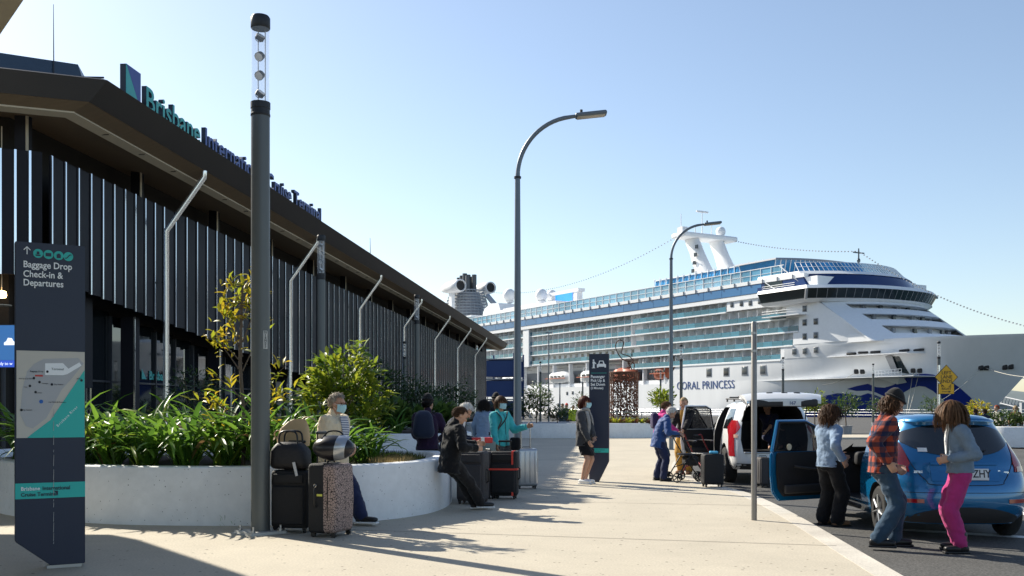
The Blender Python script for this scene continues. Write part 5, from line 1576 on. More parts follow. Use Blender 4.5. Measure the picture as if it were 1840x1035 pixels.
    rings(b, [(Pv - U1 * .05 * H, X, Fw1, .07 * H, .055 * H), (Pv, X, Fw1, .085 * H, .062 * H), (Wt, Rt, Fw1, .066 * H, .05 * H), (Ch, Rt, Fw2, .074 * H, .050 * H), (Ch + U2 * .040 * H, Rt, Fw2, .058 * H, .036 * H), (N, Rt, Fw2, .04 * H, .035 * H)])
    for i in range(2):
        cone(b, Sh[i] - U2 * .012 * H, .027 * H, El[i], .022 * H); cone(b, El[i], .024 * H, Wr[i], .0155 * H)
        cone(b, Hp[i], .048 * H, Kn[i], .032 * H)
        mid = lerp(Kn[i], An[i], .3) - Yv * .006 * H
        cone(b, Kn[i], .031 * H, mid, .031 * H); cone(b, mid, .031 * H, An[i], .019 * H); cone(b, An[i], .021 * H, An[i] + fd[i] * .07 * H - Z * .022 * H, .016 * H)
        fa_ = (Wr[i] - El[i]).normalized()
        inn = Rt * (1 if i == 0 else -1)
        hand(b, Wr[i], fa_, inn + Fw2 * .4, H / 1.7, (1 if i == 0 else -1), curl)
    me = remesh(b, voxel, 2, .4)
    obj('body', me, skin, T)
    # eyes, brows, mouth
    for s_ in (-1, 1):
        mb = MB(); mb.ell(hq(s_ * .020, .0475, .004), (.0075 * H, .004 * H, .004 * H), HM, 10, 6); mb.build('eye', m_eye, T, smooth=180)
    if not mask:
        mb = MB(); mb.ell(hq(0, .0535, -.036), (.014 * H, .004 * H, .0035 * H), HM, 10, 6); mb.build('mouth', m_lip, T, smooth=180)
    else:
        rows = []
        for j in range(8):
            el = lerp(.0, -.062, j / 7); r_ = []
            for i in range(13):
                a = lerp(-1.15, 1.15, i / 12); bul = 1 + .0 * j
                ry = .058 + .012 * math.exp(-(a / .35) ** 2) * (1 - j / 9) + .008 * math.sin(pi * j / 7); rx = .046
                r_.append(hq(rx * math.sin(a), ry * math.cos(a) * (1 - .12 * (j / 7) ** 2) + .003, el * (1 - .15 * abs(a)) - .003))
            rows.append(r_)
        mb = MB(); mb.slab(rows, (hf * -.004)); mo = mb.build('face_mask', m_mask, T, smooth=60)
        mb = MB()
        for s_ in (-1, 1):
            mb.tube([hq(s_ * .042, .025, -.008), hq(s_ * .048, -.005, .006)], .0015, 4); mb.tube([hq(s_ * .042, .02, -.045), hq(s_ * .048, -.008, -.018)], .0015, 4)
        mb.build('ear_loop', M('loop_white', (.8, .8, .8)), mo)
    if glasses:
        mb = MB()
        for s_ in (-1, 1):
            mb.tube([hq(s_ * .021 + .015 * math.cos(a), .058, .003 + .011 * math.sin(a)) for a in np.linspace(0, 2 * pi, 13)[:-1]], .0014 * H, 5, closed=True)
            mb.tube([hq(s_ * .036, .055, .006), hq(s_ * .047, -.004, .006)], .0012 * H, 4)
        mb.tube([hq(-.006, .06, .005), hq(.006, .06, .005)], .0012 * H, 4); mb.build('glasses', M('glasses_frame', (.12, .03, .03), rough=.3), T)
    # top
    def garment(bld, vox, amp, freq, name, mat, seed, sm=4):
        g_ = remesh(bld, vox, sm, .5); wrinkle(g_, amp, freq, 1., seed); finish(g_, 180); return obj(name, g_, mat, T)
    e = ease; vx = voxel * 1.35
    if top:
        g_ = MB()
        hc = Pv - U1 * hem * H; fl_ = 1.0 + hem * .5
        rings(g_, [(hc, X, Fw1, (.088 * fl_) * H + e, .064 * fl_ * H + e), (Pv - U1 * min(.02, hem) * H, X, Fw1, .090 * H + e, .066 * H + e), (Wt, lerp(X, Rt, .5).normalized(), Fw1, (.079 if not male else .083) * H + e, .06 * H + e), (Ch, Rt, Fw2, .088 * H + e, .062 * H + e), (Ch + U2 * .035 * H, Rt, Fw2, .088 * H + e, .052 * H + e), (Ch + U2 * .055 * H, Rt, Fw2, .066 * H + e * .6, .044 * H + e * .5), (N + U2 * .006 * H, Rt, Fw2, .040 * H + e * .2, .037 * H + e * .2)])
        for i in range(2):
            cone(g_, Sh[i] - U2 * .005 * H + Rt * (.012 if i == 0 else -.012) * H, .037 * H + e * .7, El[i], .029 * H + e * .7)
            if sleeve > .5: cone(g_, El[i], .029 * H + e * .7, lerp(El[i], Wr[i], .93), .020 * H + e * .6)
        if collar:
            cone(g_, N - Fw2 * .012 * H - U2 * .01 * H, .038 * H + e * .3, N + hu * .028 * H - Fw2 * .012 * H, .034 * H + e * .3)
        tp = garment(g_, vx, wrk, 11, 'jacket', top, PR.random() * 50)
        rg = []
        for i in range(24):
            a = 2 * pi * i / 24; ca_, sa_ = math.cos(a), math.sin(a); rg.append(hc + U1 * .012 + X * ((.0885 * fl_ * H + e) * math.copysign(abs(ca_) ** .87, ca_)) + Fw1 * ((.0645 * fl_ * H + e) * math.copysign(abs(sa_) ** .87, sa_)))
        mb = MB(); mb.tube(rg, .008, 6, closed=True); mb.build('hem_band', top, T)
        for i in range(2):
            if sleeve > .5:
                q0 = lerp(El[i], Wr[i], .95); d_ = (Wr[i] - El[i]).normalized(); a_1, b_1 = frame(d_); rr_ = .0205 * H + e * .6
                mb = MB(); mb.tube([q0 + (a_1 * math.cos(t_) + b_1 * math.sin(t_)) * rr_ for t_ in np.linspace(0, 2 * pi, 15)[:-1]], .007, 6, closed=True); mb.build('cuff', top, T)
        if not shirt:
            mb = MB(); mb.tube([hc + Fw1 * (.064 * fl_ * H + e + .002), Pv + Fw1 * (.066 * H + e + .002), Wt + Fw1 * (.06 * H + e + .002), Ch + Fw2 * (.062 * H + e + .001), Ch + U2 * .05 * H + Fw2 * (.047 * H + e * .6)], .005, 5); mb.build('zip', m_trimz, T)
        if shirt:
            mb = MB(); rows = []
            for j in range(7):
                s_ = j / 6; c = lerp(N + U2 * .012 * H, Wt, s_); r_ = []
                for i in range(7):
                    a = lerp(-1, 1, i / 6) * (.55 - .38 * s_); rx = lerp(.046, .079, min(1, s_ * 2)) * H + e * 1.0; ry = lerp(.046, .066, min(1, s_ * 2.2)) * H + e * 1.25
                    r_.append(c + Rt * rx * math.sin(a) + Fw2 * (ry * math.cos(a) + .004))
                rows.append(r_)
            mb.slab(rows, Fw2 * -.01); mb.build('shirt', shirt, T, smooth=180)
    # trousers, shorts
    if bottom:
        g_ = MB(); k_ = {'slim': (1.0, 1.05, 1.05), 'straight': (1.1, 1.3, 1.6), 'wide': (1.12, 1.5, 2.05), 'shorts': (1.25, 1.5, 1.5)}[cut]
        rings(g_, [(Pv - U1 * .075 * H, X, Fw1, .075 * H, .058 * H), (Pv - U1 * .02 * H, X, Fw1, .094 * H, .07 * H), (Pv + U1 * .05 * H, X, Fw1, .080 * H, .06 * H)])
        for i in range(2):
            cone(g_, Hp[i] - U1 * .01 * H, .055 * H * k_[0], Kn[i], .040 * H * k_[1])
            if cut != 'shorts': cone(g_, Kn[i], .040 * H * k_[1], lerp(Kn[i], An[i], .92), .029 * H * k_[2])
        if cut == 'shorts':
            g_ = MB(); rings(g_, [(lerp(Hp[0], Kn[0], .8) * .5 + lerp(Hp[1], Kn[1], .8) * .5, X, Yv, .105 * H, .075 * H), (Pv - U1 * .03 * H, X, Fw1, .098 * H, .072 * H), (Pv + U1 * .05 * H, X, Fw1, .080 * H, .06 * H)])
        garment(g_, vx, wrk * 1.1, 8, 'trousers', bottom, PR.random() * 50)
    if shoe:
        for i in range(2):
            c = An[i]; f = (fd[i]); r_ = f.cross(Z)
            tilt = 0.
            def shp(w):
                q_ = (w.y / (.15 * H) + .5)
                return V((w.x * (1 - .25 * max(0, q_ - .6) - .1 * max(0, .35 - q_)), w.y, w.z * (1 - .55 * max(0., q_ - .25)) - (.0 if w.z < 0 else .0)))
            mt = Matrix((r_, f, Z)).transposed()
            cc = c + f * .036 * H - Z * .012 * H
            mb = MB(); mb.rbox(cc, (.058 * H, .155 * H, .052 * H), .022 * H, 3, mt, fn=shp); s_ = mb.build('shoe', shoe, T, smooth=180)
            mb = MB(); mb.rbox(c + f * .037 * H - Z * .0345 * H, (.060 * H, .162 * H, .014 * H), .006 * H, 2, mt, fn=lambda w: V((w.x * (1 - .22 * max(0, w.y / (.15 * H) + .5 - .6)), w.y, w.z))); mb.build('sole', sole or shoe, s_, smooth=60)
    # hair
    Rr = random.Random(len(lab) * 7 + int(H * 100))
    spec = {'short': (.045, 600, .0), 'bob': (.11, 1000, .0), 'long': (.25, 1300, .003), 'curly': (.17, 1300, .018), 'grey': (.036, 700, .005), 'mop': (.10, 900, .016), 'none': (.0, 0, 0), 'bun': (.05, 400, 0)}[hair]
    def cran(d, k): return HC + (hx * d.x * .0460 + hf * (d.y * .0575 - .006) + hu * (d.z * .0560 + .012)) * H * k + 0 * hu
    def is_hair(d):
        if d.y > .25 and d.z < .50 + .25 * (1 - d.y): return False
        if d.y > -.15 and d.z < -.05: return False
        return d.z > -.75
    if hm and spec[1]:
        mb = MB(); rows = []; nu, nv = 28, 16; ids = {}
        pts = {}
        for j in range(nv + 1):
            ph = -pi / 2 + pi * j / nv
            for i in range(nu):
                t_ = 2 * pi * i / nu; d = V((math.cos(ph) * math.cos(t_), math.cos(ph) * math.sin(t_), math.sin(ph)))
                k = 1.10 + .05 * noise.noise(d * 4 + V((len(lab), 0, 0))) + (.05 if hair in ('curly', 'grey', 'bob') else 0)
                pts[(i, j)] = (cran(d, k), is_hair(d))
        for j in range(nv):
            for i in range(nu):
                q_ = [(i, j), ((i + 1) % nu, j), ((i + 1) % nu, j + 1), (i, j + 1)]
                if sum(pts[x][1] for x in q_) >= 3: mb.add([pts[x][0] for x in q_], [(0, 1, 2, 3)])
        L_, n, wob = spec
        k = 0
        while k < n:
            d = V((Rr.gauss(0, 1), Rr.gauss(0, 1), Rr.gauss(0, 1))).normalized()
            if not is_hair(d) or (beanie and d.z > .05): continue
            k += 1
            p = cran(d, 1.08); nrm = (p - HC).normalized(); g2 = -Z if hair in ('long', 'bob', 'curly', 'mop') else (-hu * .5 - hf * .5 if hair != 'grey' else V((Rr.gauss(0, 1), Rr.gauss(0, 1), Rr.gauss(0, .6))))
            tan = (g2 - nrm * g2.dot(nrm)); tan = tan.normalized() if tan.length > .05 else frame(nrm)[0]
            if hair == 'short' and d.y > .2: tan = (hx * (1 if d.x > 0 else -1) * .8 - hf * .1 - hu * .1 - nrm * .2).normalized()
            ll = L_ * Rr.uniform(.6, 1.15) * H / 1.7; st = 5; pp = p.copy(); path = [pp.copy()]
            for s_ in range(st):
                mixd = (tan * (1 - s_ / st * .5) + g2.normalized() * (.25 + .6 * s_ / st) + nrm * (.18 if s_ == 0 else 0)).normalized()
                pp = pp + mixd * ll / st + V((Rr.gauss(0, 1), Rr.gauss(0, 1), Rr.gauss(0, 1))) * wob * .6
                rel = pp - HC; lx = rel.dot(hx) / (.0460 * H), (rel.dot(hf) + .006 * H) / (.0575 * H), (rel.dot(hu) - .012 * H) / (.0560 * H)
                m_ = math.sqrt(sum(x * x for x in lx))
                if m_ < 1.1: pp = HC + rel * (1.1 / max(m_, .3))
                path.append(pp.copy()); nrm = (pp - HC).normalized(); tan = mixd
            wd = .0085 * H / 1.7 * (.75 if hair in ('long', 'bob', 'curly', 'mop') else .8)
            sd_ = (path[-1] - path[0]).cross(nrm); sd_ = sd_.normalized() if sd_.length > 1e-6 else hx
            mb.grid([[q_ - sd_ * wd * (1 - .75 * (i / st) ** 2), q_ + nrm * .002, q_ + sd_ * wd * (1 - .75 * (i / st) ** 2)] for i, q_ in enumerate(path)])
        mb.build('hair', hm, T, smooth=180)
        if hair == 'bun':
            mb = MB(); mb.ell(hq(0, -.05, .06), (.03 * H, .03 * H, .028 * H), HM); mb.build('hair_bun', hm, T, smooth=180)
    if beanie:
        mb = MB(); rows = []
        for j in range(9):
            ph = lerp(.12, pi / 2, j / 8); r_ = []
            for i in range(25):
                t_ = 2 * pi * i / 24; d = V((math.cos(ph) * math.cos(t_), math.cos(ph) * math.sin(t_), math.sin(ph)))
                q_ = cran(d, 1.13 + .02 * noise.noise(d * 5)); r_.append(q_ + hu * .012 * H + hu * (.018 * H * max(0, d.z - .5)) - hf * .012 * H * max(0, d.z))
            rows.append(r_)
        mb.grid(rows); mb.build('beanie', beanie, T, smooth=180)
        mb = MB(); mb.tube([cran(V((math.cos(.12) * math.cos(t_), math.cos(.12) * math.sin(t_), .12)), 1.13) + hu * .012 * H for t_ in np.linspace(0, 2 * pi, 25)[:-1]], .0075 * H, 8, closed=True); mb.build('beanie_cuff', beanie, T)
    return dict(T=T, N=N, Sh=Sh, Wr=Wr, Ch=Ch, Pv=Pv, Wt=Wt, Fw=Fw2, Rt=Rt, U=U2, H=H, hq=hq, M=Mi, Kn=Kn, An=An)
m_trimz = M('zip_dark', (.03, .03, .035), rough=.5)
def part(pd, mb, name, mat, smooth=180): return mb.build(name, mat, pd['T'], smooth=smooth)

c_cream = cloth('cream_fleece', (.68, .58, .42), bump=.5, bs=45)
c_navy = cloth('navy_cloth', (.018, .025, .07)); c_black = cloth('black_cloth', (.010, .010, .012)); c_black2 = cloth('soft_black', (.016, .015, .016))
c_dnavy = cloth('dark_navy', (.012, .016, .035)); c_turq = cloth('turquoise_jacket', (.05, .42, .44), rough=.6); c_grey = cloth('charcoal_jacket', (.055, .055, .06))
c_dgrey = cloth('grey_trousers', (.06, .06, .065)); c_denim = cloth('light_denim', (.20, .28, .40), var=.3); c_denim2 = cloth('pale_denim', (.17, .23, .30), var=.3); c_jean = cloth('blue_jeans', (.03, .06, .10), var=.35)
c_mag = cloth('magenta_trousers', (.42, .035, .17)); c_pink = cloth('pink_jacket', (.55, .04, .22)); c_royal = cloth('royal_blue_jacket', (.025, .07, .22), rough=.6); c_pur = cloth('purple_dark', (.03, .015, .04))
c_mus = cloth('mustard_cloth', (.45, .25, .05)); c_hiv = cloth('hi_vis', (.45, .55, .05)); c_wk = cloth('work_grey', (.07, .09, .13)); c_fl = cloth('pale_print', (.5, .48, .44), var=.5); c_br = cloth('brown_coat', (.18, .09, .04))
c_white = cloth('white_cloth', (.75, .75, .75))
s_blk = M('shoe_black', (.012, .012, .013), rough=.45); s_wht = M('shoe_white', (.75, .75, .74), rough=.6); s_tan = M('sandal_tan', (.25, .14, .08), rough=.6)
h_grey = hairmat('hair_grey', (.20, .16, .12), (.42, .37, .30)); h_white = hairmat('hair_white', (.55, .53, .50), (.75, .74, .72)); h_brn = hairmat('hair_brown', (.035, .018, .010), (.09, .045, .022)); h_blk = hairmat('hair_black', (.010, .008, .007), (.025, .018, .014))
h_red = hairmat('hair_auburn', (.05, .014, .010), (.11, .03, .018)); h_lbr = hairmat('hair_lightbrown', (.06, .03, .015), (.17, .09, .045)); h_fair = hairmat('hair_fair', (.28, .19, .10), (.45, .34, .2)); h_ging = hairmat('hair_ginger', (.3, .05, .02), (.4, .09, .03))
# plaid and stripe materials
def plaid():
    m = cloth('plaid_flannel', (.26, .055, .035)); n = m.node_tree.nodes; l = m.node_tree.links; b = n['Principled BSDF']; tc = n.new('ShaderNodeTexCoord'); sx = n.new('ShaderNodeSeparateXYZ'); l.new(tc.outputs['Object'], sx.inputs[0])
    def st(sock, fr, w):
        mu = n.new('ShaderNodeMath'); mu.operation = 'MULTIPLY'; mu.inputs[1].default_value = fr; l.new(sock, mu.inputs[0]); f = n.new('ShaderNodeMath'); f.operation = 'FRACT'; l.new(mu.outputs[0], f.inputs[0]); c = n.new('ShaderNodeMath'); c.operation = 'LESS_THAN'; c.inputs[1].default_value = w; l.new(f.outputs[0], c.inputs[0]); return c.outputs[0]
    ad = n.new('ShaderNodeMath'); ad.operation = 'ADD'; l.new(sx.outputs[0], ad.inputs[0]); l.new(sx.outputs[1], ad.inputs[1])
    a = st(sx.outputs[2], 8.5, .45); c = st(ad.outputs[0], 8.5, .45)
    m1 = n.new('ShaderNodeMath'); m1.operation = 'ADD'; l.new(a, m1.inputs[0]); l.new(c, m1.inputs[1]); m2 = n.new('ShaderNodeMath'); m2.operation = 'MULTIPLY'; m2.inputs[1].default_value = .5; l.new(m1.outputs[0], m2.inputs[0])
    cr = n.new('ShaderNodeValToRGB'); l.new(m2.outputs[0], cr.inputs[0]); e = cr.color_ramp.elements; e[0].color = (.34, .06, .03, 1); e[1].color = (.015, .018, .05, 1); k = e.new(.5); k.color = (.085, .028, .035, 1); l.new(cr.outputs[0], b.inputs['Base Color']); return m
def stripes():
    m = cloth('striped_knit', (.6, .6, .62)); n = m.node_tree.nodes; l = m.node_tree.links; w = n.new('ShaderNodeTexWave'); w.bands_direction = 'Z'; w.inputs['Scale'].default_value = 14; tc = n.new('ShaderNodeTexCoord'); l.new(tc.outputs['Object'], w.inputs[0]); cr = n.new('ShaderNodeValToRGB'); cr.color_ramp.interpolation = 'CONSTANT'; l.new(w.outputs[0], cr.inputs[0]); e = cr.color_ramp.elements; e[0].color = (.02, .04, .14, 1); e[1].position = .5; e[1].color = (.7, .72, .75, 1); l.new(cr.outputs[0], n['Principled BSDF'].inputs['Base Color']); return m
c_plaid = plaid(); c_stripe = stripes()

# --- seated woman in the cream jacket
p1 = person('woman in cream fleece jacket and face mask perched on the planter beside suitcases', (-2.33, 13.0), -118, 1.80, pel=(-2.33, 13.0, .87), lean=3, neck=(2, 6), feet=((-1.90, 12.76, 0), (-1.96, 12.95, 0)), footyaw=(12, 2),
            hands=((-2.1, 13.0, .98), (-2.18, 12.72, .96)), top=c_cream, ease=.062, hem=.09, bottom=c_navy, cut='straight', shoe=s_blk, sole=s_wht, hair='grey', hm=h_grey, mask=True, glasses=True, shirt=c_stripe, voxel=.009)
# --- leaning woman in black
p2 = person('woman in black suit leaning on the right end of the foreground planter', (-.93, 14.5), -62, 1.72, pel=(-.90, 14.52, .77), lean=9, neck=(24, -14), feet=((-.55, 14.93, 0), (-.44, 14.82, 0)), footyaw=(-15, -25),
            hands=((-.55, 14.9, .98), (-.52, 14.45, .93)), top=c_black, ease=.034, hem=.12, bottom=c_black2, cut='straight', shoe=s_blk, sole=s_wht, hair='short', hm=h_brn, skin=m_skin, voxel=.009)
mb = MB(); mb.tube(spline([p2['Sh'][0] + V((0, .03, .06)), p2['Ch'] + p2['Fw'] * .13, p2['Wt'] + V((.13, .08, 0)), p2['Pv'] + V((.17, .0, .0))], 5), .012, 6, flat=.4); part(p2, mb, 'bag_strap', M('strap_brown', (.05, .03, .02), rough=.5))
# --- white haired man
p3 = person('white-haired man in dark jacket bent over a red parcel behind the woman in black', (-1.05, 16.45), -98, 1.76, male=True, pel=(-1.05, 16.45, .86), lean=20, neck=(24, 0), feet=((-.72, 16.6, 0), (-.68, 16.25, 0)),
            hands=((-.58, 16.45, .98), (-.62, 16.15, .98)), top=c_dnavy, ease=.03, hem=.05, bottom=c_dgrey, cut='straight', shoe=s_blk, hair='grey', hm=h_white, shirt=c_white)
mb = MB(); mb.rbox((0, 0, 0), (.34, .2, .09), .012, 2); q = tag(mb.build('red_parcel', M('parcel_red', (.55, .03, .03), rough=.5), None, (-.50, 16.2, .99), (0, 0, R(15))), 'red parcel with white ribbon held by the white-haired man', 'parcel'); mb = MB(); mb.box((0, 0, 0), (.06, .206, .096)); mb.build('ribbon', c_white, q)
# --- person with the backpack
p4 = person('person in dark beanie with a navy backpack sitting on the planter facing away', (-1.52, 17.95), 12, 1.92, male=True, pel=(-1.52, 17.95, .86), lean=6, neck=(4, -30), feet=((-1.6, 18.4, 0), (-1.4, 18.4, 0)), hands=((-1.7, 18.3, .95), (-1.3, 18.3, .95)), top=c_pur, ease=.03, hem=.05, bottom=c_black, cut='straight', shoe=s_blk, hair='short', hm=h_blk, beanie=c_black2)
mb = MB(); mb.rbox(p4['Ch'] - p4['Fw'] * .24 - p4['Rt'] * .1 - p4['U'] * .09, (.40, .26, .50), .12, 4, fn=lambda w: V((w.x * (1 - .35 * max(0, w.z / .25)), w.y, w.z))); bp_ = mb.build('navy_backpack', cloth('backpack_navy', (.022, .03, .06), rough=.7), None); bp_.matrix_world = p4['M'].copy()
tag(bp_, 'navy backpack worn by the person sitting on the planter', 'backpack'); mb = MB()
for s_ in (-1, 1): mb.tube(spline([p4['N'] + p4['Rt'] * s_ * .09 - p4['Fw'] * .14, p4['N'] + p4['Rt'] * s_ * .12 + V((0, 0, .04)), p4['Ch'] + p4['Rt'] * s_ * .14 + p4['Fw'] * .16, p4['Wt'] + p4['Rt'] * s_ * .19 - p4['Fw'] * .05], 5), .022, 6, flat=.4)
mb.build('strap', c_black, bp_)
# --- turquoise jacket
p5 = person('masked woman in turquoise jacket holding a suitcase handle', (-.22, 18.35), -128, 1.76, neck=(2, 0), twist=-8, hands=((.27, 18.35, 1.17), (-.28, 18.0, .82)), elbow=(V((0, -.6, -1)), None), feet=((-.12, 18.45, 0), (-.3, 18.3, 0)), top=c_turq, ease=.028, hem=.06, bottom=c_dgrey, cut='straight', shoe=s_blk, hair='bob', hm=h_brn, mask=True, skin=m_skin2)
mb = MB(); mb.tube(spline([p5['Sh'][0] + V((.04, .04, .07)), p5['Ch'] + p5['Fw'] * .15, p5['Wt'] + V((.16, .08, 0)), p5['Pv'] + V((.2, .02, 0))], 5), .013, 6, flat=.4); mb.tube(spline([p5['Sh'][1] + V((-.03, .05, .07)), p5['Ch'] + p5['Fw'] * .15 + V((.12, 0, 0)), p5['Wt'] + V((.2, .1, 0)), p5['Pv'] + V((.22, .05, 0))], 5), .02, 6, flat=.3); part(p5, mb, 'bag_strap', c_grey)
mb = MB(); mb.rbox((0, 0, 0), (.26, .12, .28), .05, 3); tag(mb.build('shoulder_bag', cloth('bag_sage', (.22, .26, .24)), None, (-.42, 17.95, .78), (0, 0, R(20))), 'pale grey-green shoulder bag at the side of the turquoise jacket', 'bag')
mb = MB(); mb.rbox((0, 0, 0), (.2, .12, .24), .05, 3); tag(mb.build('shoulder_bag', c_black, None, (.06, 18.22, .86), (0, 0, R(-20))), 'small black crossbody bag on the right hip of the turquoise jacket', 'bag')
# --- two behind
person('person in blue denim shirt with long dark curls behind the turquoise jacket', (-.70, 24.2), -20, 1.76, lean=8, neck=(10, 40), top=c_denim, ease=.025, hem=.08, bottom=c_black, shoe=s_blk, hair='curly', hm=h_blk, hands=(None, (-.4, 24.6, 1.3)), voxel=.012)
person('tall person in dark beanie partly hidden behind the turquoise jacket', (-.40, 25.0), 20, 1.90, male=True, top=c_black, ease=.03, hem=.1, bottom=c_black2, shoe=s_blk, hair='short', hm=h_blk, beanie=c_black2, voxel=.012)
# --- scarf woman
p8 = person('woman in charcoal jacket, grey scarf, black shorts and white sneakers by the pick up sign', (1.44, 19.95), -120, 1.78, neck=(0, 16), hands=((1.62, 19.72, .92), (1.52, 19.6, .84)), feet=((1.47, 20.02, 0), (1.40, 19.86, 0)), top=c_grey, ease=.032, hem=.10, sleeve=1., bottom=c_black, cut='shorts', shoe=s_wht, sole=s_wht, hair='bob', hm=h_red, mask=True, voxel=.009)
c_scarf = cloth('grey_scarf', (.33, .31, .29), var=.35, bump=.6, bs=60); mb = MB(); n_ = p8['N']
mb.tube([n_ + p8['Rt'] * .075 * math.cos(a) + p8['Fw'] * (.075 * math.sin(a) + .015) + V((0, 0, .025 + .02 * math.sin(a * 2))) for a in np.linspace(0, 2 * pi, 17)[:-1]], .042, 10, closed=True)
for s_, L_ in ((-1, .62), (1, .52)): mb.tube(spline([n_ + p8['Rt'] * s_ * .06 + p8['Fw'] * .09, n_ + p8['Rt'] * s_ * .08 + p8['Fw'] * .15 + V((0, 0, -.2)), n_ + p8['Rt'] * s_ * .085 + p8['Fw'] * .16 + V((0, 0, -L_))], 6), [.05] * 12 + [.065], 8, flat=.45)
part(p8, mb, 'scarf', c_scarf)
# --- distant workers
person('worker in grey-blue coverall standing beyond the far planter', (3.1, 61), 170, 1.85, top=c_wk, ease=.03, hem=.1, bottom=c_wk, cut='straight', shoe=s_blk, hair='short', hm=h_brn, voxel=.02, male=True)
person('worker with red cap beyond the far planter', (3.38, 61.6), 200, 1.85, top=c_dgrey, ease=.03, hem=.1, bottom=c_dgrey, cut='straight', shoe=s_blk, hair='short', hm=h_brn, beanie=M('cap_red', (.6, .05, .03)), voxel=.02, male=True)
person('worker in yellow-green high-visibility jacket beyond the far planter', (3.75, 61), 190, 1.75, top=c_hiv, ease=.03, hem=.1, bottom=c_dgrey, cut='straight', shoe=s_blk, hair='short', hm=h_brn, voxel=.02, male=True)
# --- group at the white car
p11 = person('woman in bright pink jacket behind the woman in blue', (3.32, 22.4), -78, 1.72, lean=10, neck=(18, -6), hands=((3.75, 22.35, .95), (3.7, 22.1, .95)), feet=((3.28, 22.5, 0), (3.36, 22.3, 0)), top=c_pink, ease=.03, hem=.1, bottom=c_jean, shoe=s_blk, hair='short', hm=h_lbr)
mb = MB(); mb.rbox(p11['Ch'] - p11['Fw'] * .17 - p11['U'] * .08, (.26, .15, .36), .07, 4, fn=lambda w: V((w.x * (1 - .3 * max(0, w.z / .18)), w.y, w.z))); q = mb.build('small_backpack', cloth('pack_purple', (.04, .03, .09)), None); q.matrix_world = p11['M'].copy(); tag(q, 'small dark purple backpack on the woman in pink', 'backpack')
q = thing('plastic_bag', 'pale lilac plastic bag hanging between the two women', 'bag', (3.28, 22.15, .62)); mb = MB(); mb.rbox((0, 0, 0), (.2, .12, .24), .06, 4, fn=lambda w: V((w.x * (1 - .35 * max(0, w.z / .12)) + .01 * noise.noise(w * 12), w.y + .02 * noise.noise(w * 10), w.z))); mb.build('body', M('bag_lilac', (.62, .55, .66), rough=.5), q, smooth=180); mb = MB(); mb.tube(spline([(-.05, 0, .1), (-.02, 0, .27), (.02, 0, .27), (.05, 0, .1)], 4), .006, 5); mb.build('handle', c_white, q)
p12 = person('white-haired woman in blue jacket bending over a walking frame', (3.10, 20.75), -84, 1.62, pel=(3.06, 20.75, .86), lean=20, neck=(22, 0), hands=((3.46, 20.88, .98), (3.44, 20.55, .96)), feet=((3.03, 20.9, 0), (3.13, 20.62, 0)), top=c_royal, ease=.035, hem=.11, bottom=c_navy, cut='straight', shoe=s_blk, hair='grey', hm=h_white)
mb = MB(); mb.tube(spline([p12['El'] if 'El' in p12 else p12['Ch'] + V((.2, 0, -.1)), p12['Ch'] + p12['Rt'] * .17 + p12['Fw'] * .05, p12['Wt'] + p12['Rt'] * .17], 4), .008, 5); part(p12, mb, 'piping', c_white)
p13 = person('person in mustard top and dark cardigan beside the open door of the white car', (3.98, 22.9), 150, 1.80, z0=-.0, lean=6, neck=(10, 10), hands=((3.85, 22.4, 1.0), (3.62, 22.65, .95)), top=c_black2, ease=.028, hem=.12, bottom=c_mus, cut='straight', shoe=s_tan, hair='short', hm=h_fair, shirt=c_mus)
# --- right hand group
p15 = person('curly-haired woman in light denim jacket and black wide trousers at the open blue door', (4.33, 13.62), -62, 1.68, z0=-.1, neck=(8, -8), hands=((4.55, 13.85, .86), (4.44, 13.36, .82)), feet=((4.30, 13.78, -.1), (4.42, 13.55, -.1)), footyaw=(-5, -18), top=c_denim, ease=.026, hem=.045, bottom=c_black, cut='wide', shoe=s_tan, sole=s_blk, hair='curly', hm=h_brn, voxel=.009, collar=True)
p16 = person('man in red plaid shirt, jeans and black beanie walking behind the blue car', (4.28, 11.45), -98, 1.86, z0=-.1, male=True, lean=5, neck=(24, 4), pel=(4.26, 11.45, .86), hands=((4.47, 11.66, .84), (4.22, 11.17, .90)), elbow=(V((-.3, -.8, -.6)), V((.4, -1, -.3))), feet=((4.44, 11.60, -.1), (4.13, 11.30, -.07)), footyaw=(0, -12), top=c_plaid, ease=.032, hem=.055, bottom=c_jean, cut='straight', shoe=s_blk, hair='mop', hm=h_brn, beanie=c_black2, voxel=.009, curl=.9)
p17 = person('woman in pale denim jacket and magenta trousers behind the blue car', (5.02, 11.15), 78, 1.74, z0=-.1, lean=3, neck=(26, 8), hands=((4.84, 11.0, .95), (4.85, 11.16, .93)), elbow=(V((-.2, -.6, -1)), V((.2, -.6, -1))), feet=((4.98, 11.02, -.1), (5.06, 11.28, -.1)), footyaw=(10, -4), top=c_denim2, ease=.026, hem=.015, bottom=c_mag, cut='straight', shoe=s_blk, hair='long', hm=h_lbr, voxel=.009, shirt=c_white, curl=1.0)
for i in range(2):
    mb = MB(); cone(mb, p17['An'][i] - V((0, 0, .02)), .058, p17['An'][i] + V((0, 0, .13)), .055); mb.build('boot_shaft', s_blk, p17['T'], smooth=180)
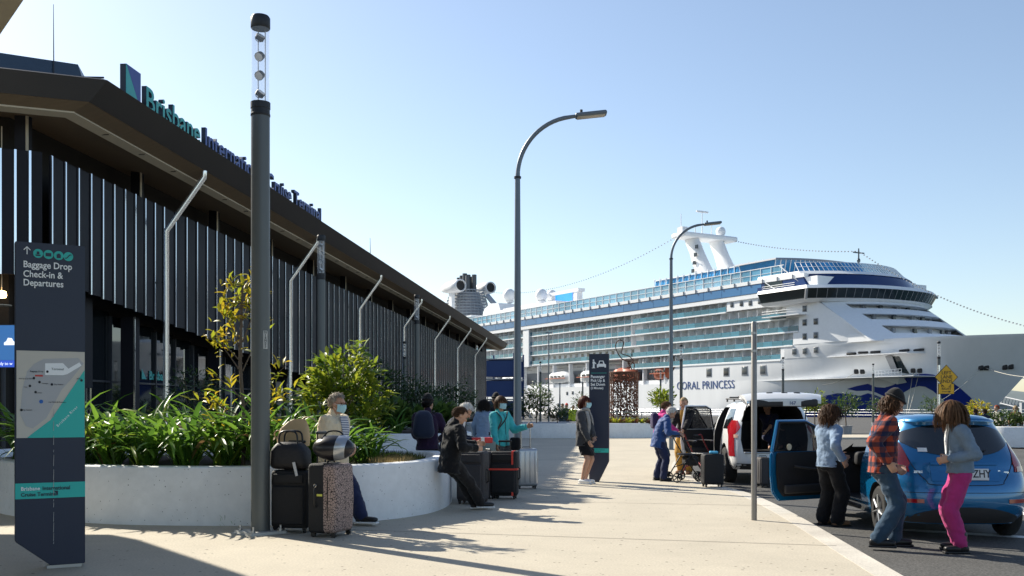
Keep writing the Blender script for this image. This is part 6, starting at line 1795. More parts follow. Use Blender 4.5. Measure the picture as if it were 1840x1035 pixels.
# --- far right seated group
for (x, y, H_, tp, hr, hm_, lab, yw) in ((20.95, 42.9, 1.7, c_fl, 'short', h_ging, 'red-haired woman in pale printed top seated beyond the blue car', 100), (21.9, 43.3, 1.65, c_br, 'bob', h_fair, 'fair-haired person in brown seated at the right edge', 150), (22.55, 43.1, 1.7, c_black, 'short', h_blk, 'dark-haired person in black at the far right edge', 170)):
    person(lab, (x, y), yw, H_, pel=(x, y, .88), lean=6, feet=((x + .1, y - .1, .45), (x - .1, y - .1, .45)), top=tp, ease=.03, hem=.05, bottom=c_jean, shoe=s_blk, hair=hr, hm=hm_, voxel=.016)
for (x, lab) in ((19.55, 'left of two people in navy beside the reddish shrub'), (19.95, 'right of two people in navy beside the reddish shrub')):
    person(lab, (x, 42), 10, 1.62, z0=-.1, top=c_navy, ease=.03, hem=.1, bottom=c_jean, shoe=s_blk, hair='short', hm=h_brn, voxel=.016)

# ============================================================ LUGGAGE
m_case = M('case_black_nylon', (.014, .014, .016), rough=.75, var=.25, scale=20, bump=.35, bscale=160)
m_case2 = M('case_grey_nylon', (.045, .042, .045), rough=.7, var=.25, scale=20, bump=.35, bscale=160)
m_trim = M('case_trim', (.010, .010, .011), rough=.4)
m_chrome = M('chrome', (.7, .7, .7), rough=.18, metal=1.)
m_silver = M('silver_shell', (.42, .44, .47), rough=.28, metal=.65, var=.06)
def lace():
    m = M('lace_print', (.52, .38, .33), rough=.7, var=.1, scale=10); n = m.node_tree.nodes; l = m.node_tree.links; tc = n.new('ShaderNodeTexCoord')
    v = n.new('ShaderNodeTexVoronoi'); v.feature = 'DISTANCE_TO_EDGE'; v.inputs['Scale'].default_value = 34; l.new(tc.outputs['Object'], v.inputs['Vector']); nz = n.new('ShaderNodeTexNoise'); nz.inputs['Scale'].default_value = 70; l.new(tc.outputs['Object'], nz.inputs['Vector'])
    a = n.new('ShaderNodeMath'); a.operation = 'MULTIPLY_ADD'; a.inputs[1].default_value = .34; l.new(nz.outputs['Fac'], a.inputs[0]); mu = n.new('ShaderNodeMath'); mu.operation = 'SUBTRACT'; l.new(v.outputs['Distance'], mu.inputs[0]); l.new(a.outputs[0], mu.inputs[1]); a.inputs[2].default_value = -.12
    cr = n.new('ShaderNodeValToRGB'); l.new(mu.outputs[0], cr.inputs[0]); e = cr.color_ramp.elements; e[0].position = .0; e[0].color = (.03, .022, .022, 1); e[1].position = .045; e[1].color = (.38, .28, .25, 1); l.new(cr.outputs[0], n['Principled BSDF'].inputs['Base Color']); return m
m_lace = lace()
def suitcase(lab, x, y, z, w, d, h, rz, shell, handle=.35, bow=.0, front=None, wheels=4, hmat=None, ribs=0, hang=True, tilt=0.):
    t = thing('suitcase', lab, 'suitcase', (x, y, z), R(rz), 'suitcases')
    if tilt: t.rotation_euler = (0, R(tilt), R(rz))
    wz = .055
    mb = MB(); mb.rbox((0, 0, wz + h / 2), (w, d, h), .05, 4, fn=(lambda q: V((q.x, q.y * (1 + bow * (1 - (2 * q.z / h) ** 2)) if q.y < 0 else q.y, q.z))) if bow else None); bd = mb.build('shell', shell, t, smooth=180)
    for yy in (-d * .22, d * .1):
        mb = MB(); k = (1 + bow) if yy < 0 else 1
        o = .006
        pts = []
        for a in np.linspace(0, 2 * pi, 29)[:-1]:
            cx, cz = math.cos(a), math.sin(a); pw = 5.
            pts.append(((w / 2 + o * .3) * math.copysign(abs(cx) ** (2 / pw), cx), yy, wz + h / 2 + (h / 2 + o * .3) * math.copysign(abs(cz) ** (2 / pw), cz)))
        mb.tube(pts, .006, 5, closed=True); mb.build('zip', m_trim, t)
    if front:
        mb = MB(); mb.rbox((0, -d / 2 - .012, wz + h * .40), (w * .86, .05, h * .66), .022, 3); mb.build('pocket', front, t, smooth=180)
        mb = MB(); mb.rbox((0, -d / 2 - .010, wz + h * .86), (w * .8, .035, h * .16), .016, 3); mb.build('pocket', front, t, smooth=180)
    for i in range(ribs):
        mb = MB(); mb.rbox((-w * .36 + w * .72 * i / max(1, ribs - 1), -d / 2 - .002, wz + h / 2), (w * .06, .02, h * .84), .009, 2); mb.build('rib', shell, t, smooth=180)
    for sx in (-1, 1):
        for sy in ((-1, 1) if wheels == 4 else (1,)):
            wx, wy = sx * (w / 2 - .05), sy * (d / 2 - .045)
            mb = MB(); mb.cyl((wx - .012, wy, .032), (wx + .012, wy, .032), .032, n=14); wh = mb.build('wheel', m_trim, t)
            mb = MB(); mb.box((wx, wy, .058), (.045, .05, .03)); mb.build('fork', m_trim, wh)
    if wheels == 2:
        mb = MB(); mb.box((0, -d / 2 + .04, .03), (w * .6, .03, .06)); mb.build('foot', m_trim, t)
    if handle:
        top = wz + h + handle
        mb = MB()
        for sx in (-.09, .09): mb.cyl((sx, d / 2 - .05, wz + h - .02), (sx, d / 2 - .05, top), .009, n=8)
        hd = mb.build('handle_rods', hmat or m_trim, t)
        mb = MB(); mb.rbox((0, d / 2 - .05, top), (.23, .03, .035), .014, 3); mb.build('grip', m_trim, hd, smooth=180)
    mb = MB(); mb.tube([(-.08, 0, wz + h - .005), (-.07, 0, wz + h + .03), (.07, 0, wz + h + .03), (.08, 0, wz + h - .005)], .011, 8, flat=.6); mb.build('carry_handle', m_trim, t)
    if hang:
        mb = MB(); mb.tube([(w / 2, 0, wz + h * .36), (w / 2 + .035, 0, wz + h * .4), (w / 2 + .035, 0, wz + h * .6), (w / 2, 0, wz + h * .64)], .012, 8); mb.build('side_handle', m_trim, t)
    return t
# left pair beside the seated woman
s1 = suitcase('large plain black suitcase right of the foreground light pole', -2.67, 12.18, 0, .48, .30, .70, -12, m_case, .34, front=m_case, hang=False)
mb = MB(); mb.tube([(.1, -.02, .1), (-.22, -.17, .15), (-.23, -.17, .6)], .004, 5); mb.build('piping', m_silver, s1)
def soft(n0, f, w0): return lambda w: V((w.x * (1 - w0 * max(0, w.z / n0)) + .012 * noise.noise(w * 9), w.y + .012 * noise.noise(w * 8 + V((3, 0, 0))), w.z + .015 * noise.noise(w * 7) - f * (w.x / .25) ** 2 * .03))
t = thing('duffel_bag', 'patterned black duffel bag on top of the plain black suitcase', 'bag', (-2.70, 12.16, .775), R(-10), 'bags stacked on suitcases')
mb = MB(); mb.rbox((0, 0, .165), (.50, .27, .33), .1, 4, fn=soft(.165, 1, .22)); mb.build('body', M('duffel_black', (.016, .015, .018), rough=.6, var=.6, scale=30, bump=.3, bscale=30), t, smooth=180)
for yy in (-.08, .08):
    mb = MB(); mb.tube(spline([(-.12, yy, .3), (-.09, yy, .44), (.09, yy, .44), (.12, yy, .3)], 5), .012, 6); mb.build('strap', m_trim, t)
mb = MB(); mb.box((.12, -.155, .0), (.035, .006, .17), 0, mat=Matrix.Rotation(R(-14), 3, 'Y')); mb.build('luggage_tag', M('tag_grey', (.55, .56, .58), rough=.5), t)
t = thing('tan_tote', 'tan leather tote bag behind the black duffel', 'bag', (-2.72, 12.40, 1.04), R(-6), 'bags stacked on suitcases')
m_tan = M('tan_leather', (.52, .36, .19), rough=.55, var=.1, bump=.1)
rows = []
for (z, w_, d_, ox) in ((0., .40, .14, 0), (.1, .42, .15, .0), (.22, .36, .11, .02), (.30, .24, .06, .05), (.335, .14, .03, .08)):
    rows.append((V((ox, 0, z)), V((1, 0, 0)), V((0, 1, 0)), w_ / 2, d_ / 2))
mb = MB(); rings(mb, rows, 20, 3.2); mb.build('body', m_tan, t, smooth=180)
mb = MB(); mb.tube(spline([(.1, 0, .32), (.16, 0, .36), (.24, 0, .34), (.3, 0, .3)], 5), .018, 6, flat=.4); mb.build('strap', m_tan, t); mb = MB(); mb.tube([(-.2 + .045 * math.cos(a), 0, .14 + .05 * math.sin(a)) for a in np.linspace(0, 2 * pi, 13)[:-1]], .008, 6, closed=True); mb.build('ring', m_tan, t)
s2 = suitcase('suitcase with black side and pink lace-print front under a round bag', -2.14, 11.78, 0, .44, .36, .80, 70, m_lace, .36, bow=.12, hang=False)
mb = MB(); mb.rbox((0, .07, .055 + .40), (.455, .24, .815), .05, 4); mb.build('black_side', m_case, s2, smooth=180)
mb = MB(); mb.tube([(-.24, .06, .36), (-.275, .06, .40), (-.275, .06, .56), (-.24, .06, .60)], .012, 8); mb.build('side_handle', m_trim, s2)
mb = MB(); mb.tube([(-.262 + .004 * math.cos(a), .06 + .018 * math.cos(a), .61 + .018 * math.sin(a)) for a in np.linspace(0, 2 * pi, 11)[:-1]], .004, 5, closed=True); mb.build('ring', m_chrome, s2)
mb = MB(); mb.box((-.262, .0, .50), (.006, .07, .025)); mb.build('yellow_tag', M('tag_yellow', (.6, .6, .1)), s2)
for zz in (.22, .5, .72):
    pass
t = thing('round_bag', 'round black travel bag with silver panel on the lace-print suitcase', 'bag', (-2.10, 11.72, .89), R(-8), 'bags stacked on suitcases')
mb = MB(); mb.ell((0, 0, .15), (.25, .17, .15), None, 24, 14); mb.build('body', M('vinyl_black', (.014, .013, .017), rough=.3, var=.3), t, smooth=180)
rows = [[(V((lerp(.03, .15, j / 4) + .008 * i, -.0, .15)) + V((0, -.175 * math.cos(a), .157 * math.sin(a))) * math.sqrt(max(.05, 1 - (lerp(.03, .15, j / 4) / .25) ** 2))) for i, a in enumerate(np.linspace(-1.2, 1.5, 9))] for j in range(5)]
mb = MB(); mb.slab(rows, (0, -.003, 0)); mb.build('silver_panel', m_silver, t, smooth=180)
mb = MB(); mb.tube(spline([(-.14, 0, .25), (-.06, 0, .34), (.08, 0, .34), (.14, 0, .26)], 5), .01, 6); mb.build('strap', m_trim, t)
# right of the planter
suitcase('tall dark grey soft suitcase behind the legs of the woman in black', -.62, 15.75, 0, .46, .30, .78, -18, m_case2, .0, front=m_case2)
suitcase('upright suitcase with pale frame beside the white-haired man', -.40, 16.75, 0, .42, .26, .74, -60, m_case2, .0, hmat=m_chrome)
s4 = suitcase('black suitcase with a red luggage strap', -.13, 16.65, 0, .46, .30, .74, -8, m_case, .16, front=m_case, bow=.1)
m_red = M('strap_red', (.7, .06, .04), rough=.5)
mb = MB(); mb.box((0, 0, .50), (.478, .375, .03)); mb.box((.16, 0, .43), (.03, .372, .74)); mb.build('red_strap', m_red, s4, smooth=0)
suitcase('silver hard-shell suitcase at the hand of the turquoise jacket', .27, 18.75, 0, .40, .26, .70, 12, m_silver, .42, hmat=m_chrome, ribs=4, hang=False)
# by the cars
suitcase('large black suitcase standing at the kerb beside the walking frame', 3.85, 19.15, 0, .40, .27, .58, 6, m_case, .0, hang=True)
suitcase('small grey suitcase on the road behind the white car', 5.12, 20.35, -.1, .22, .36, .56, 4, m_case2, .0, ribs=2)
mb = MB(); mb.rbox((0, 0, 0), (.16, .1, .05), .02, 3); tag(mb.build('blue_scarf', M('blue_tag', (.08, .4, .65), rough=.7), None, (3.87, 19.12, .665)), 'small bright blue cloth on the kerbside suitcase', 'cloth')

# ============================================================ WALKING FRAMES
m_fr = M('frame_black', (.015, .015, .017), rough=.35, metal=.3); m_frr = M('frame_red', (.20, .015, .02), rough=.3, metal=.3); m_tyre = M('tyre_rubber', (.018, .018, .018), rough=.85, var=.2, scale=20, bump=.2)
def wheel_small(t, x, y, r, rz=0):
    mt = Matrix.Rotation(rz, 3, 'Z') @ Matrix.Rotation(R(90), 3, 'Y')
    mb = MB(); mb.lathe([(r * .8, -.014), (r * .95, -.016), (r, -.008), (r, .008), (r * .95, .016), (r * .8, .014), (r * .8, -.014)], 20, (x, y, r), mt); wh = mb.build('wheel', m_tyre, t)
    mb = MB()
    for a in range(5):
        q = a * 2 * pi / 5; d_ = Matrix.Rotation(rz, 3, 'Z') @ V((0, math.cos(q), math.sin(q))); mb.tube([V((x, y, r)), V((x, y, r)) + d_ * r * .82], .012, 5)
    mb.build('spokes', m_fr, wh)
def walker(lab, x, y, rz, col):
    t = thing('walking_frame', lab, 'walking frame', (x, y, 0), R(rz), 'walking frames')
    for s_ in (-1, 1):
        mb = MB(); mb.tube(spline([(s_ * .27, -.34, .95), (s_ * .27, -.24, .96), (s_ * .27, -.16, .80), (s_ * .27, .1, .40), (s_ * .27, .30, .12)], 4), .013, 8); mb.build('side_tube', col, t)
        mb = MB(); mb.tube([(s_ * .27, -.02, .58), (s_ * .27, -.30, .12)], .013, 8); mb.build('rear_leg', col, t)
        mb = MB(); mb.rbox((s_ * .27, -.38, .95), (.034, .13, .034), .016, 3); mb.build('hand_grip', m_trim, t)
        wheel_small(t, s_ * .27, .32, .10); wheel_small(t, s_ * .27, -.32, .10)
    mb = MB(); mb.rbox((0, -.02, .56), (.46, .26, .04), .018, 3); mb.build('seat', m_trim, t)
    mb = MB(); mb.rbox((0, .06, .43), (.40, .24, .2), .05, 3); mb.build('basket', m_case, t)
    mb = MB(); mb.tube(spline([(-.27, .0, .82), (-.2, .12, .84), (.2, .12, .84), (.27, .0, .82)], 4), .014, 8); mb.build('backrest', m_trim, t)
    mb = MB(); mb.tube([(-.27, .05, .46), (.27, -.2, .28)], .010, 6); mb.tube([(.27, .05, .46), (-.27, -.2, .28)], .010, 6); mb.build('cross_brace', col, t)
walker('black four-wheeled walking frame held by the woman in blue', 3.62, 20.55, -80, m_fr)
walker('dark red folded wheelchair frame beside the kerbside suitcase', 3.98, 20.9, -60, m_frr)

# ============================================================ VEHICLES
m_blue = M('car_paint_blue', (.003, .14, .33), rough=.26, metal=.4, coat=1., var=.03, scale=2)
m_wcar = M('car_paint_white', (.74, .75, .76), rough=.35, coat=.8, var=.03, scale=2, fine=.02, fscale=6)
m_cab = M('cabin_dark', (.014, .014, .016), rough=.75, var=.2)
m_cglass = M('car_glass', (.010, .012, .014), rough=.04, spec=.8, ior=1.6)
m_tailr = M('tail_red', (.30, .008, .014), rough=.12, coat=.6, var=.2, scale=14)
m_tailc = M('tail_clear', (.7, .45, .35), rough=.12, coat=.5)
m_plast = M('bumper_plastic', (.03, .03, .032), rough=.65, var=.1)
m_rim = M('alloy', (.55, .56, .57), rough=.3, metal=.8)
m_plt = M('plate_white', (.72, .73, .72), rough=.45)
class Body:
    # slices over height: half width, rear y, front y, corner depths
    def __init__(s, tab, Rr, Rf, nr=3., nf=2.6):
        s.tab = tab; s.Rr, s.Rf, s.nr, s.nf = Rr, Rf, nr, nf
    def at(s, z):
        zs = [r[0] for r in s.tab]
        return [float(np.interp(z, zs, [r[i] for r in s.tab])) for i in (1, 2, 3)]
    def rear(s, x, z, off=0.):
        w, yr, yf = s.at(z); a = min(1., abs(x) / w)
        y = yr + s.Rr * (1 - (1 - a ** s.nr) ** (1 / s.nr))
        return V((x, y - off, z))
    def side(s, y, z, off=0., sg=-1):
        w, yr, yf = s.at(z)
        x = w
        if y < yr + s.Rr:
            b = (yr + s.Rr - y) / s.Rr; x = w * max(0., 1 - min(1, b) ** s.nr) ** (1 / s.nr)
        if y > yf - s.Rf:
            b = (y - yf + s.Rf) / s.Rf; x = w * max(0., 1 - min(1, b) ** s.nf) ** (1 / s.nf)
        return V((sg * (x + off), y, z))
    def slice_(s, z):
        w, yr, yf = s.at(z); out = []
        for k in range(9):
            a = k / 8 * pi / 2; x = w * math.sin(a) ** (2 / s.nr); out.append((x, yr + s.Rr * (1 - math.cos(a) ** (2 / s.nr))))
        for k in range(1, 6): out.append((w, lerp(yr + s.Rr, yf - s.Rf, k / 6)))
        for k in range(9):
            a = pi / 2 - k / 8 * pi / 2; x = w * math.sin(a) ** (2 / s.nf); out.append((x, yf - s.Rf * (1 - math.cos(a) ** (2 / s.nf))))
        left = [(-x, y) for x, y in out[1:-1]][::-1]
        return [V((x, y, z)) for x, y in out + left]
    def solid(s, zs):
        mb = MB(); rows = [s.slice_(z) for z in zs]
        mb.grid([r + r[:1] for r in rows]); n = len(rows[0])
        mb.add(rows[0], [tuple(range(n))[::-1]]); mb.add(rows[-1], [tuple(range(n))])
        return mb
def rpatch(B, xs, zf0, zf1, off, nz=5, th=.012):
    # patch on the rear face: xs list, zf0/zf1 lower/upper edge as functions of x
    rows = [[B.rear(x, lerp(zf0(x), zf1(x), j / nz), off) for x in xs] for j in range(nz + 1)]
    mb = MB(); mb.slab(rows, (0, th, 0)); return mb
def spatch(B, ys, zf0, zf1, off, nz=4, sg=-1, th=.012):
    rows = [[B.side(y, lerp(zf0(y), zf1(y), j / nz), off, sg) for y in ys] for j in range(nz + 1)]
    mb = MB(); mb.slab(rows, (-sg * th, 0, 0)); return mb
def car_wheel(t, x, y, r, w, spokes, sg):
    mt = Matrix.Rotation(R(90) * sg, 3, 'Y')
    mb = MB(); mb.lathe([(r * .64, -w / 2), (r * .9, -w / 2), (r * .98, -w * .38), (r, -w * .2), (r, w * .2), (r * .98, w * .38), (r * .9, w / 2), (r * .64, w / 2)], 32, (x, y, r), mt); wh = mb.build('wheel', m_tyre, t)
    mb = MB(); mb.lathe([(r * .66, -w * .3), (r * .66, w * .5), (r * .60, w * .5), (r * .58, w * .2), (.0, w * .15)], 32, (x, y, r), mt); mb.build('rim', m_cab, wh)
    mb = MB()
    for a in range(spokes):
        q = a * 2 * pi / spokes
        c0 = V((x, y, r)) + mt @ V((.04 * math.cos(q), .04 * math.sin(q), w * .42)); c1 = V((x, y, r)) + mt @ V((r * .63 * math.cos(q), r * .63 * math.sin(q), w * .46)); mb.tube([c0, c1], [.03, .024], 6, flat=.5)
    mb.lathe([(0, w * .46), (.05, w * .45), (.055, w * .36)], 16, (x, y, r), mt); mb.lathe([(r * .67, w * .46), (r * .62, w * .5), (r * .60, w * .42)], 32, (x, y, r), mt); mb.build('spokes', m_rim, wh)
    return wh
# ---- blue hatchback
BX, BY, BZ = 5.46, 11.92, -.10
CAR = thing('blue_hatchback', 'bright blue hatchback seen from behind with its passenger door open', 'car', (BX, BY, BZ), R(-3)); CAR.scale = (1, 1, 1.045)
B = Body([(.20, .74, .10, 3.80), (.30, .82, .03, 3.90), (.45, .855, .00, 3.95), (.62, .86, .02, 3.93), (.72, .858, .06, 3.88), (.80, .85, .10, 3.70), (.90, .835, .13, 3.25), (.98, .80, .17, 2.98), (1.10, .745, .25, 2.72), (1.22, .695, .34, 2.48), (1.34, .635, .42, 2.22), (1.40, .59, .40, 2.05), (1.44, .50, .46, 1.95), (1.465, .36, .62, 1.8), (1.475, .12, .9, 1.5)], .62, .9)
zs = [.2, .25, .3, .37, .45, .54, .62, .68, .72, .76, .8, .85, .9, .94, .98, 1.04, 1.1, 1.16, 1.22, 1.28, 1.34, 1.37, 1.4, 1.42, 1.44, 1.455, 1.465, 1.475]
sol = B.solid(zs); cut = []
for yy in (.72, 3.2):
    for s_ in (-1, 1):
        c = MB(); c.cyl((s_ * .55, yy, .30), (s_ * 1.2, yy, .30), .345, n=28, mi=1); cut.append(c)
c = MB(); c.prism([(1.42, .36), (2.66, .36), (2.74, .92), (2.5, 1.1), (2.15, 1.33), (1.62, 1.35), (1.40, .98)], -1.2, .60, Matrix(((0, 0, 1, 0), (1, 0, 0, 0), (0, 1, 0, 0), (0, 0, 0, 1))), mi=1); cut.append(c)
c = MB(); c.prism([(2.5, 1.0), (3.1, 1.0), (2.9, 1.02), (2.3, 1.31), (2.2, 1.31)], -.62, .62, Matrix(((0, 0, 1, 0), (1, 0, 0, 0), (0, 1, 0, 0), (0, 0, 0, 1))), mi=1); cut.append(c)
me = boolean(sol, [m_blue, m_cab], cut); obj('body', me, None, CAR)
xs = list(np.linspace(-.70, .70, 25))
def tip(x, e): return max(0., 1 - (abs(x) / .72) ** e)
mb = rpatch(B, [x * 1.0 for x in xs], lambda x: .985 + .19 * (abs(x) / .70) ** 3, lambda x: 1.345 - .13 * (abs(x) / .70) ** 3, .006, 8); mb.build('rear_window', m_cglass, CAR, smooth=60)
mb = rpatch(B, list(np.linspace(-.60, .60, 15)), lambda x: 1.375, lambda x: 1.425 - .02 * abs(x), .055, 3, .05); mb.build('spoiler', m_blue, CAR, smooth=60)
mb = rpatch(B, list(np.linspace(-.08, .08, 5)), lambda x: 1.355, lambda x: 1.368, .02, 1); mb.build('brake_light', m_tailr, CAR)
for s_ in (-1, 1):
    rows = []
    for j in range(8):
        z = lerp(.80, 1.13, j / 7); r_ = []
        for i in range(9):
            a = i / 8; x0 = lerp(.60, .66, j / 7); w_ = B.at(z)[0]
            if a < .55: r_.append(B.rear(s_ * lerp(x0 + (.03 if j < 2 else 0), w_ * .985, a / .55), z, .012))
            else:
                y0 = B.rear(w_ * .985, z).y; r_.append(B.side(lerp(y0, y0 + lerp(.14, .34, j / 7) * (1 - .3 * abs(j - 4) / 4), (a - .55) / .45), z, .012, s_))
        rows.append(r_)
    mb = MB(); mb.slab(rows, (-s_ * .008, .01, 0)); tl = mb.build('tail_light', m_tailr, CAR, smooth=60)
    mb = rpatch(B, list(np.linspace(s_ * .66, s_ * .80, 5)), lambda x: .80, lambda x: .86, .02, 2); mb.build('reverse_lens', m_tailc, tl)
    mb = rpatch(B, list(np.linspace(s_ * .50, s_ * .74, 7)), lambda x: .445, lambda x: .49, .006, 1); mb.build('reflector', m_tailr, CAR)
    car_wheel(CAR, s_ * .745, .72, .30, .19, 7, s_); car_wheel(CAR, s_ * .745, 3.2, .30, .19, 7, s_)
mb = rpatch(B, list(np.linspace(-.66, .66, 17)), lambda x: .21, lambda x: .40 - .12 * (abs(x) / .66) ** 2.5, .008, 3); mb.build('rear_valance', m_plast, CAR, smooth=60)
# hatch shut line, plate recess, plate, badge
ln = [(-.66, 1.13), (-.62, .95), (-.56, .82), (-.46, .70), (-.36, .655), (.36, .655), (.46, .70), (.56, .82), (.62, .95), (.66, 1.13)]
mb = MB(); mb.tube([B.rear(x, z, .001) for x, z in [tuple(p)[:2] for p in [(v_.x, v_.y) for v_ in spline([(a, b, 0) for a, b in ln], 4)]]], .0045, 5); mb.build('hatch_gap', m_cab, CAR)
mb = rpatch(B, list(np.linspace(-.40, .40, 9)), lambda x: .70, lambda x: .885, .004, 3); mb.build('plate_recess', M('blue_recess', (.010, .15, .36), rough=.35, metal=.4, coat=.8), CAR)
mb = rpatch(B, list(np.linspace(-.40, .40, 9)), lambda x: .885, lambda x: .915, .028, 2, .03); mb.build('hatch_grip', m_blue, CAR)
pb = B.rear(0, .77, .025)
mb = MB(); mb.rbox((.08, pb.y, .775), (.372, .012, .134), .005, 2, Matrix.Rotation(R(-8), 3, 'X')); pl_ = mb.build('number_plate', m_plt, CAR)
lettering('ZHY', .125, m_txt, CAR, (.075, pb.y - .010, .742), (R(82), 0, 0), bold=.002, sx=.86); lettering('QUEENSLAND - SUNSHINE STATE', .017, m_txt, CAR, (-.06, pb.y - .0, .718), (R(82), 0, 0), sx=.9)
mb = MB(); mb.ell((.0, B.rear(0, .945, .012).y, .945), (.075, .008, .03), None, 20, 8); mb.build('badge', m_chrome, CAR, smooth=180); 
lettering('Fiesta', .062, m_chrome, CAR, (.40, B.rear(.5, .80, .02).y, .775), (R(84), 0, R(10)), bold=.001)
lettering('ZETEC', .034, m_chrome, CAR, (-.60, B.rear(-.52, .80, .035).y, .79), (R(84), 0, R(-14)), bold=.001)
mb = rpatch(B, list(np.linspace(-.50, -.40, 4)), lambda x: 1.03, lambda x: 1.075, .012, 1); mb.build('window_sticker', m_plate, CAR)
mb = MB(); mb.tube([B.rear(.02, 1.02, .02), B.rear(.28, 1.05, .03)], .008, 5); mb.build('rear_wiper', m_plast, CAR)
# left side window behind the door, far side glass
mb = spatch(B, list(np.linspace(.72, 1.36, 8)), lambda y: 1.0 + .03 * y, lambda y: 1.03 + .29 * min(1, (y - .66) / .42), .004); mb.build('side_window', m_cglass, CAR, smooth=60)
mb = spatch(B, list(np.linspace(.72, 2.5, 12)), lambda y: 1.0, lambda y: min(1.02 + .3 * min(1, (y - .66) / .42), 1.33 - .3 * max(0, (y - 2.1) / .4)), .004, sg=1); mb.build('side_window', m_cglass, CAR, smooth=60)
for s_ in (-1, 1):
    mb = MB(); mb.tube([B.side(y_, z_, .0005, s_) for y_, z_ in ((.30, .80), (.40, .70), (.44, .62), (.42, .52))], .004, 5); mb.build('bumper_gap', m_cab, CAR)
    mb = MB(); mb.tube([B.side(y_, z_, .0005, s_) for y_, z_ in ((.5, .90), (.9, .90), (1.36, .895))], .004, 5); mb.build('body_crease', m_cab, CAR)
mb = MB(); mb.tube([B.rear(x_, .565, .001) for x_ in np.linspace(-.8, .8, 21)], .0035, 5); mb.build('bumper_crease', m_cab, CAR)
mb = MB(); mb.tube([(0, .95, 1.47), (0, .88, 1.60)], [.008, .004], 5); mb.build('aerial', m_plast, CAR)
mb = MB(); mb.tube([(-.87, 1.4, .28), (-.87, 2.8, .28)], .03, 6); mb.build('sill', m_plast, CAR)
for yy in (1.95,):
    mb = MB(); mb.rbox((-.36, yy, .52), (.46, .5, .2), .06, 3); mb.rbox((-.36, yy - .28, .86), (.46, .16, .6), .06, 3, Matrix.Rotation(R(12), 3, 'X')); mb.build('seat', M('seat_cloth', (.03, .03, .034), rough=.9), CAR, smooth=180)
mb = MB(); mb.rbox((.0, 2.62, .84), (1.2, .3, .2), .06, 3); mb.tube([(.3 + .17 * math.cos(a), 2.38 - .05 * math.sin(a), .88 + .17 * math.sin(a)) for a in np.linspace(0, 2 * pi, 19)[:-1]], .014, 6, closed=True); mb.build('dashboard', m_cab, CAR, smooth=180)
# open front door
def door(t, hinge, ang, L_, sill, belt, roof, lean_, paint, lab, win_tilt=.35, circle=False):
    o = bpy.data.objects.new('door', None); COL.objects.link(o); o.parent = t; o.location = hinge; o.rotation_euler = (0, 0, R(ang)); o['label'] = lab
    Mx = Matrix(((0, 0, 1, 0), (-1, 0, 0, 0), (0, 1, 0, 0), (0, 0, 0, 1)))   # polygon (along, z) -> local (x thickness, -y, z)
    low = [(0, sill + .06), (.05, sill), (L_ - .14, sill), (L_ - .03, sill + .12), (L_, sill + .35), (L_, belt - .05), (L_ - .02, belt), (.02, belt), (0, belt - .1)]
    mb = MB(); mb.prism(low, -.025, .03, Mx); mb.build('skin', paint, o, bevel=.018)
    mb = MB(); mb.prism([(x * .9 + .04 * L_, lerp(sill + .06, belt - .01, (z - sill) / (belt - sill))) for x, z in low], .032, .062, Mx); mb.build('inner_trim', m_cab, o, bevel=.012)
    fr_ = [(.02, belt), (win_tilt * .9, roof - .06), (win_tilt + .12, roof), (L_ - .12, roof), (L_ - .02, belt)]
    mb = MB(); mb.tube([Mx @ V((x, z, .02)) for x, z in fr_], .026, 8); mb.build('window_frame', paint, o)
    mb = MB(); mb.tube([Mx @ V((lerp(L_ / 2, x, .955), lerp((belt + roof) / 2, z, .93), .05)) for x, z in fr_], .016, 6); mb.build('seal', m_cab, o)
    mb = MB(); mb.prism(fr_, .012, .018, Mx); mb.build('window_glass', m_tint, o, smooth=0)
    mb = MB(); mb.tube([Mx @ V((L_ * .3, belt - .22, .09)), Mx @ V((L_ * .38, belt - .25, .13)), Mx @ V((L_ * .62, belt - .22, .13)), Mx @ V((L_ * .7, belt - .2, .09))], .018, 8); mb.build('armrest', m_plast, o)
    mb = MB(); mb.rbox(Mx @ V((L_ * .55, sill + .16, .09)), (.05, L_ * .6, .12), .02, 2); mb.build('door_pocket', m_plast, o)
    mb = MB(); mb.rbox(Mx @ V((L_ * .8, belt - .1, -.045)), (.03, .2, .035), .014, 2); mb.build('handle', paint, o)
    if circle: mb = MB(); mb.cyl(Mx @ V((L_ * .72, belt + .06, .012)), Mx @ V((L_ * .72, belt + .06, .022)), .045, n=20); mb.build('window_decal', M('decal_cream', (.6, .55, .4)), o)
    return o
m_tint = M('tinted_pane', (.02, .024, .03), rough=.05, alpha=.55, spec=.7)
door(CAR, (-.86, 2.72, 0), -58, 1.26, .28, .95, 1.36, 0, m_blue, 'open blue passenger door swung out over the road', .5, circle=True)
mb = MB(); mb.rbox((-.93, 2.62, .98), (.17, .09, .13), .04, 3); mb.build('mirror', m_blue, CAR, smooth=180)

# ---- white off-road wagon with open tailgate
WX, WY = 5.50, 20.75
SUV = thing('white_wagon', 'white four-wheel-drive wagon with raised tailgate and open left doors', 'car', (WX, WY, -.1), R(-2))
B2 = Body([(.32, .80, .10, 4.55), (.42, .86, .02, 4.65), (.55, .89, .00, 4.70), (.75, .905, .02, 4.68), (.95, .90, .05, 4.6), (1.08, .89, .07, 4.1), (1.18, .865, .09, 3.6), (1.35, .81, .14, 3.3), (1.55, .725, .22, 2.95), (1.68, .65, .28, 2.7), (1.74, .57, .32, 2.6), (1.775, .45, .40, 2.4), (1.79, .25, .6, 2.1)], .58, .9, 3.3, 2.6)
zs = [.32, .37, .42, .48, .55, .65, .75, .85, .95, 1.02, 1.08, 1.13, 1.18, 1.26, 1.35, 1.45, 1.55, 1.62, 1.68, 1.71, 1.74, 1.76, 1.775, 1.79]
sol = B2.solid(zs); cut = []
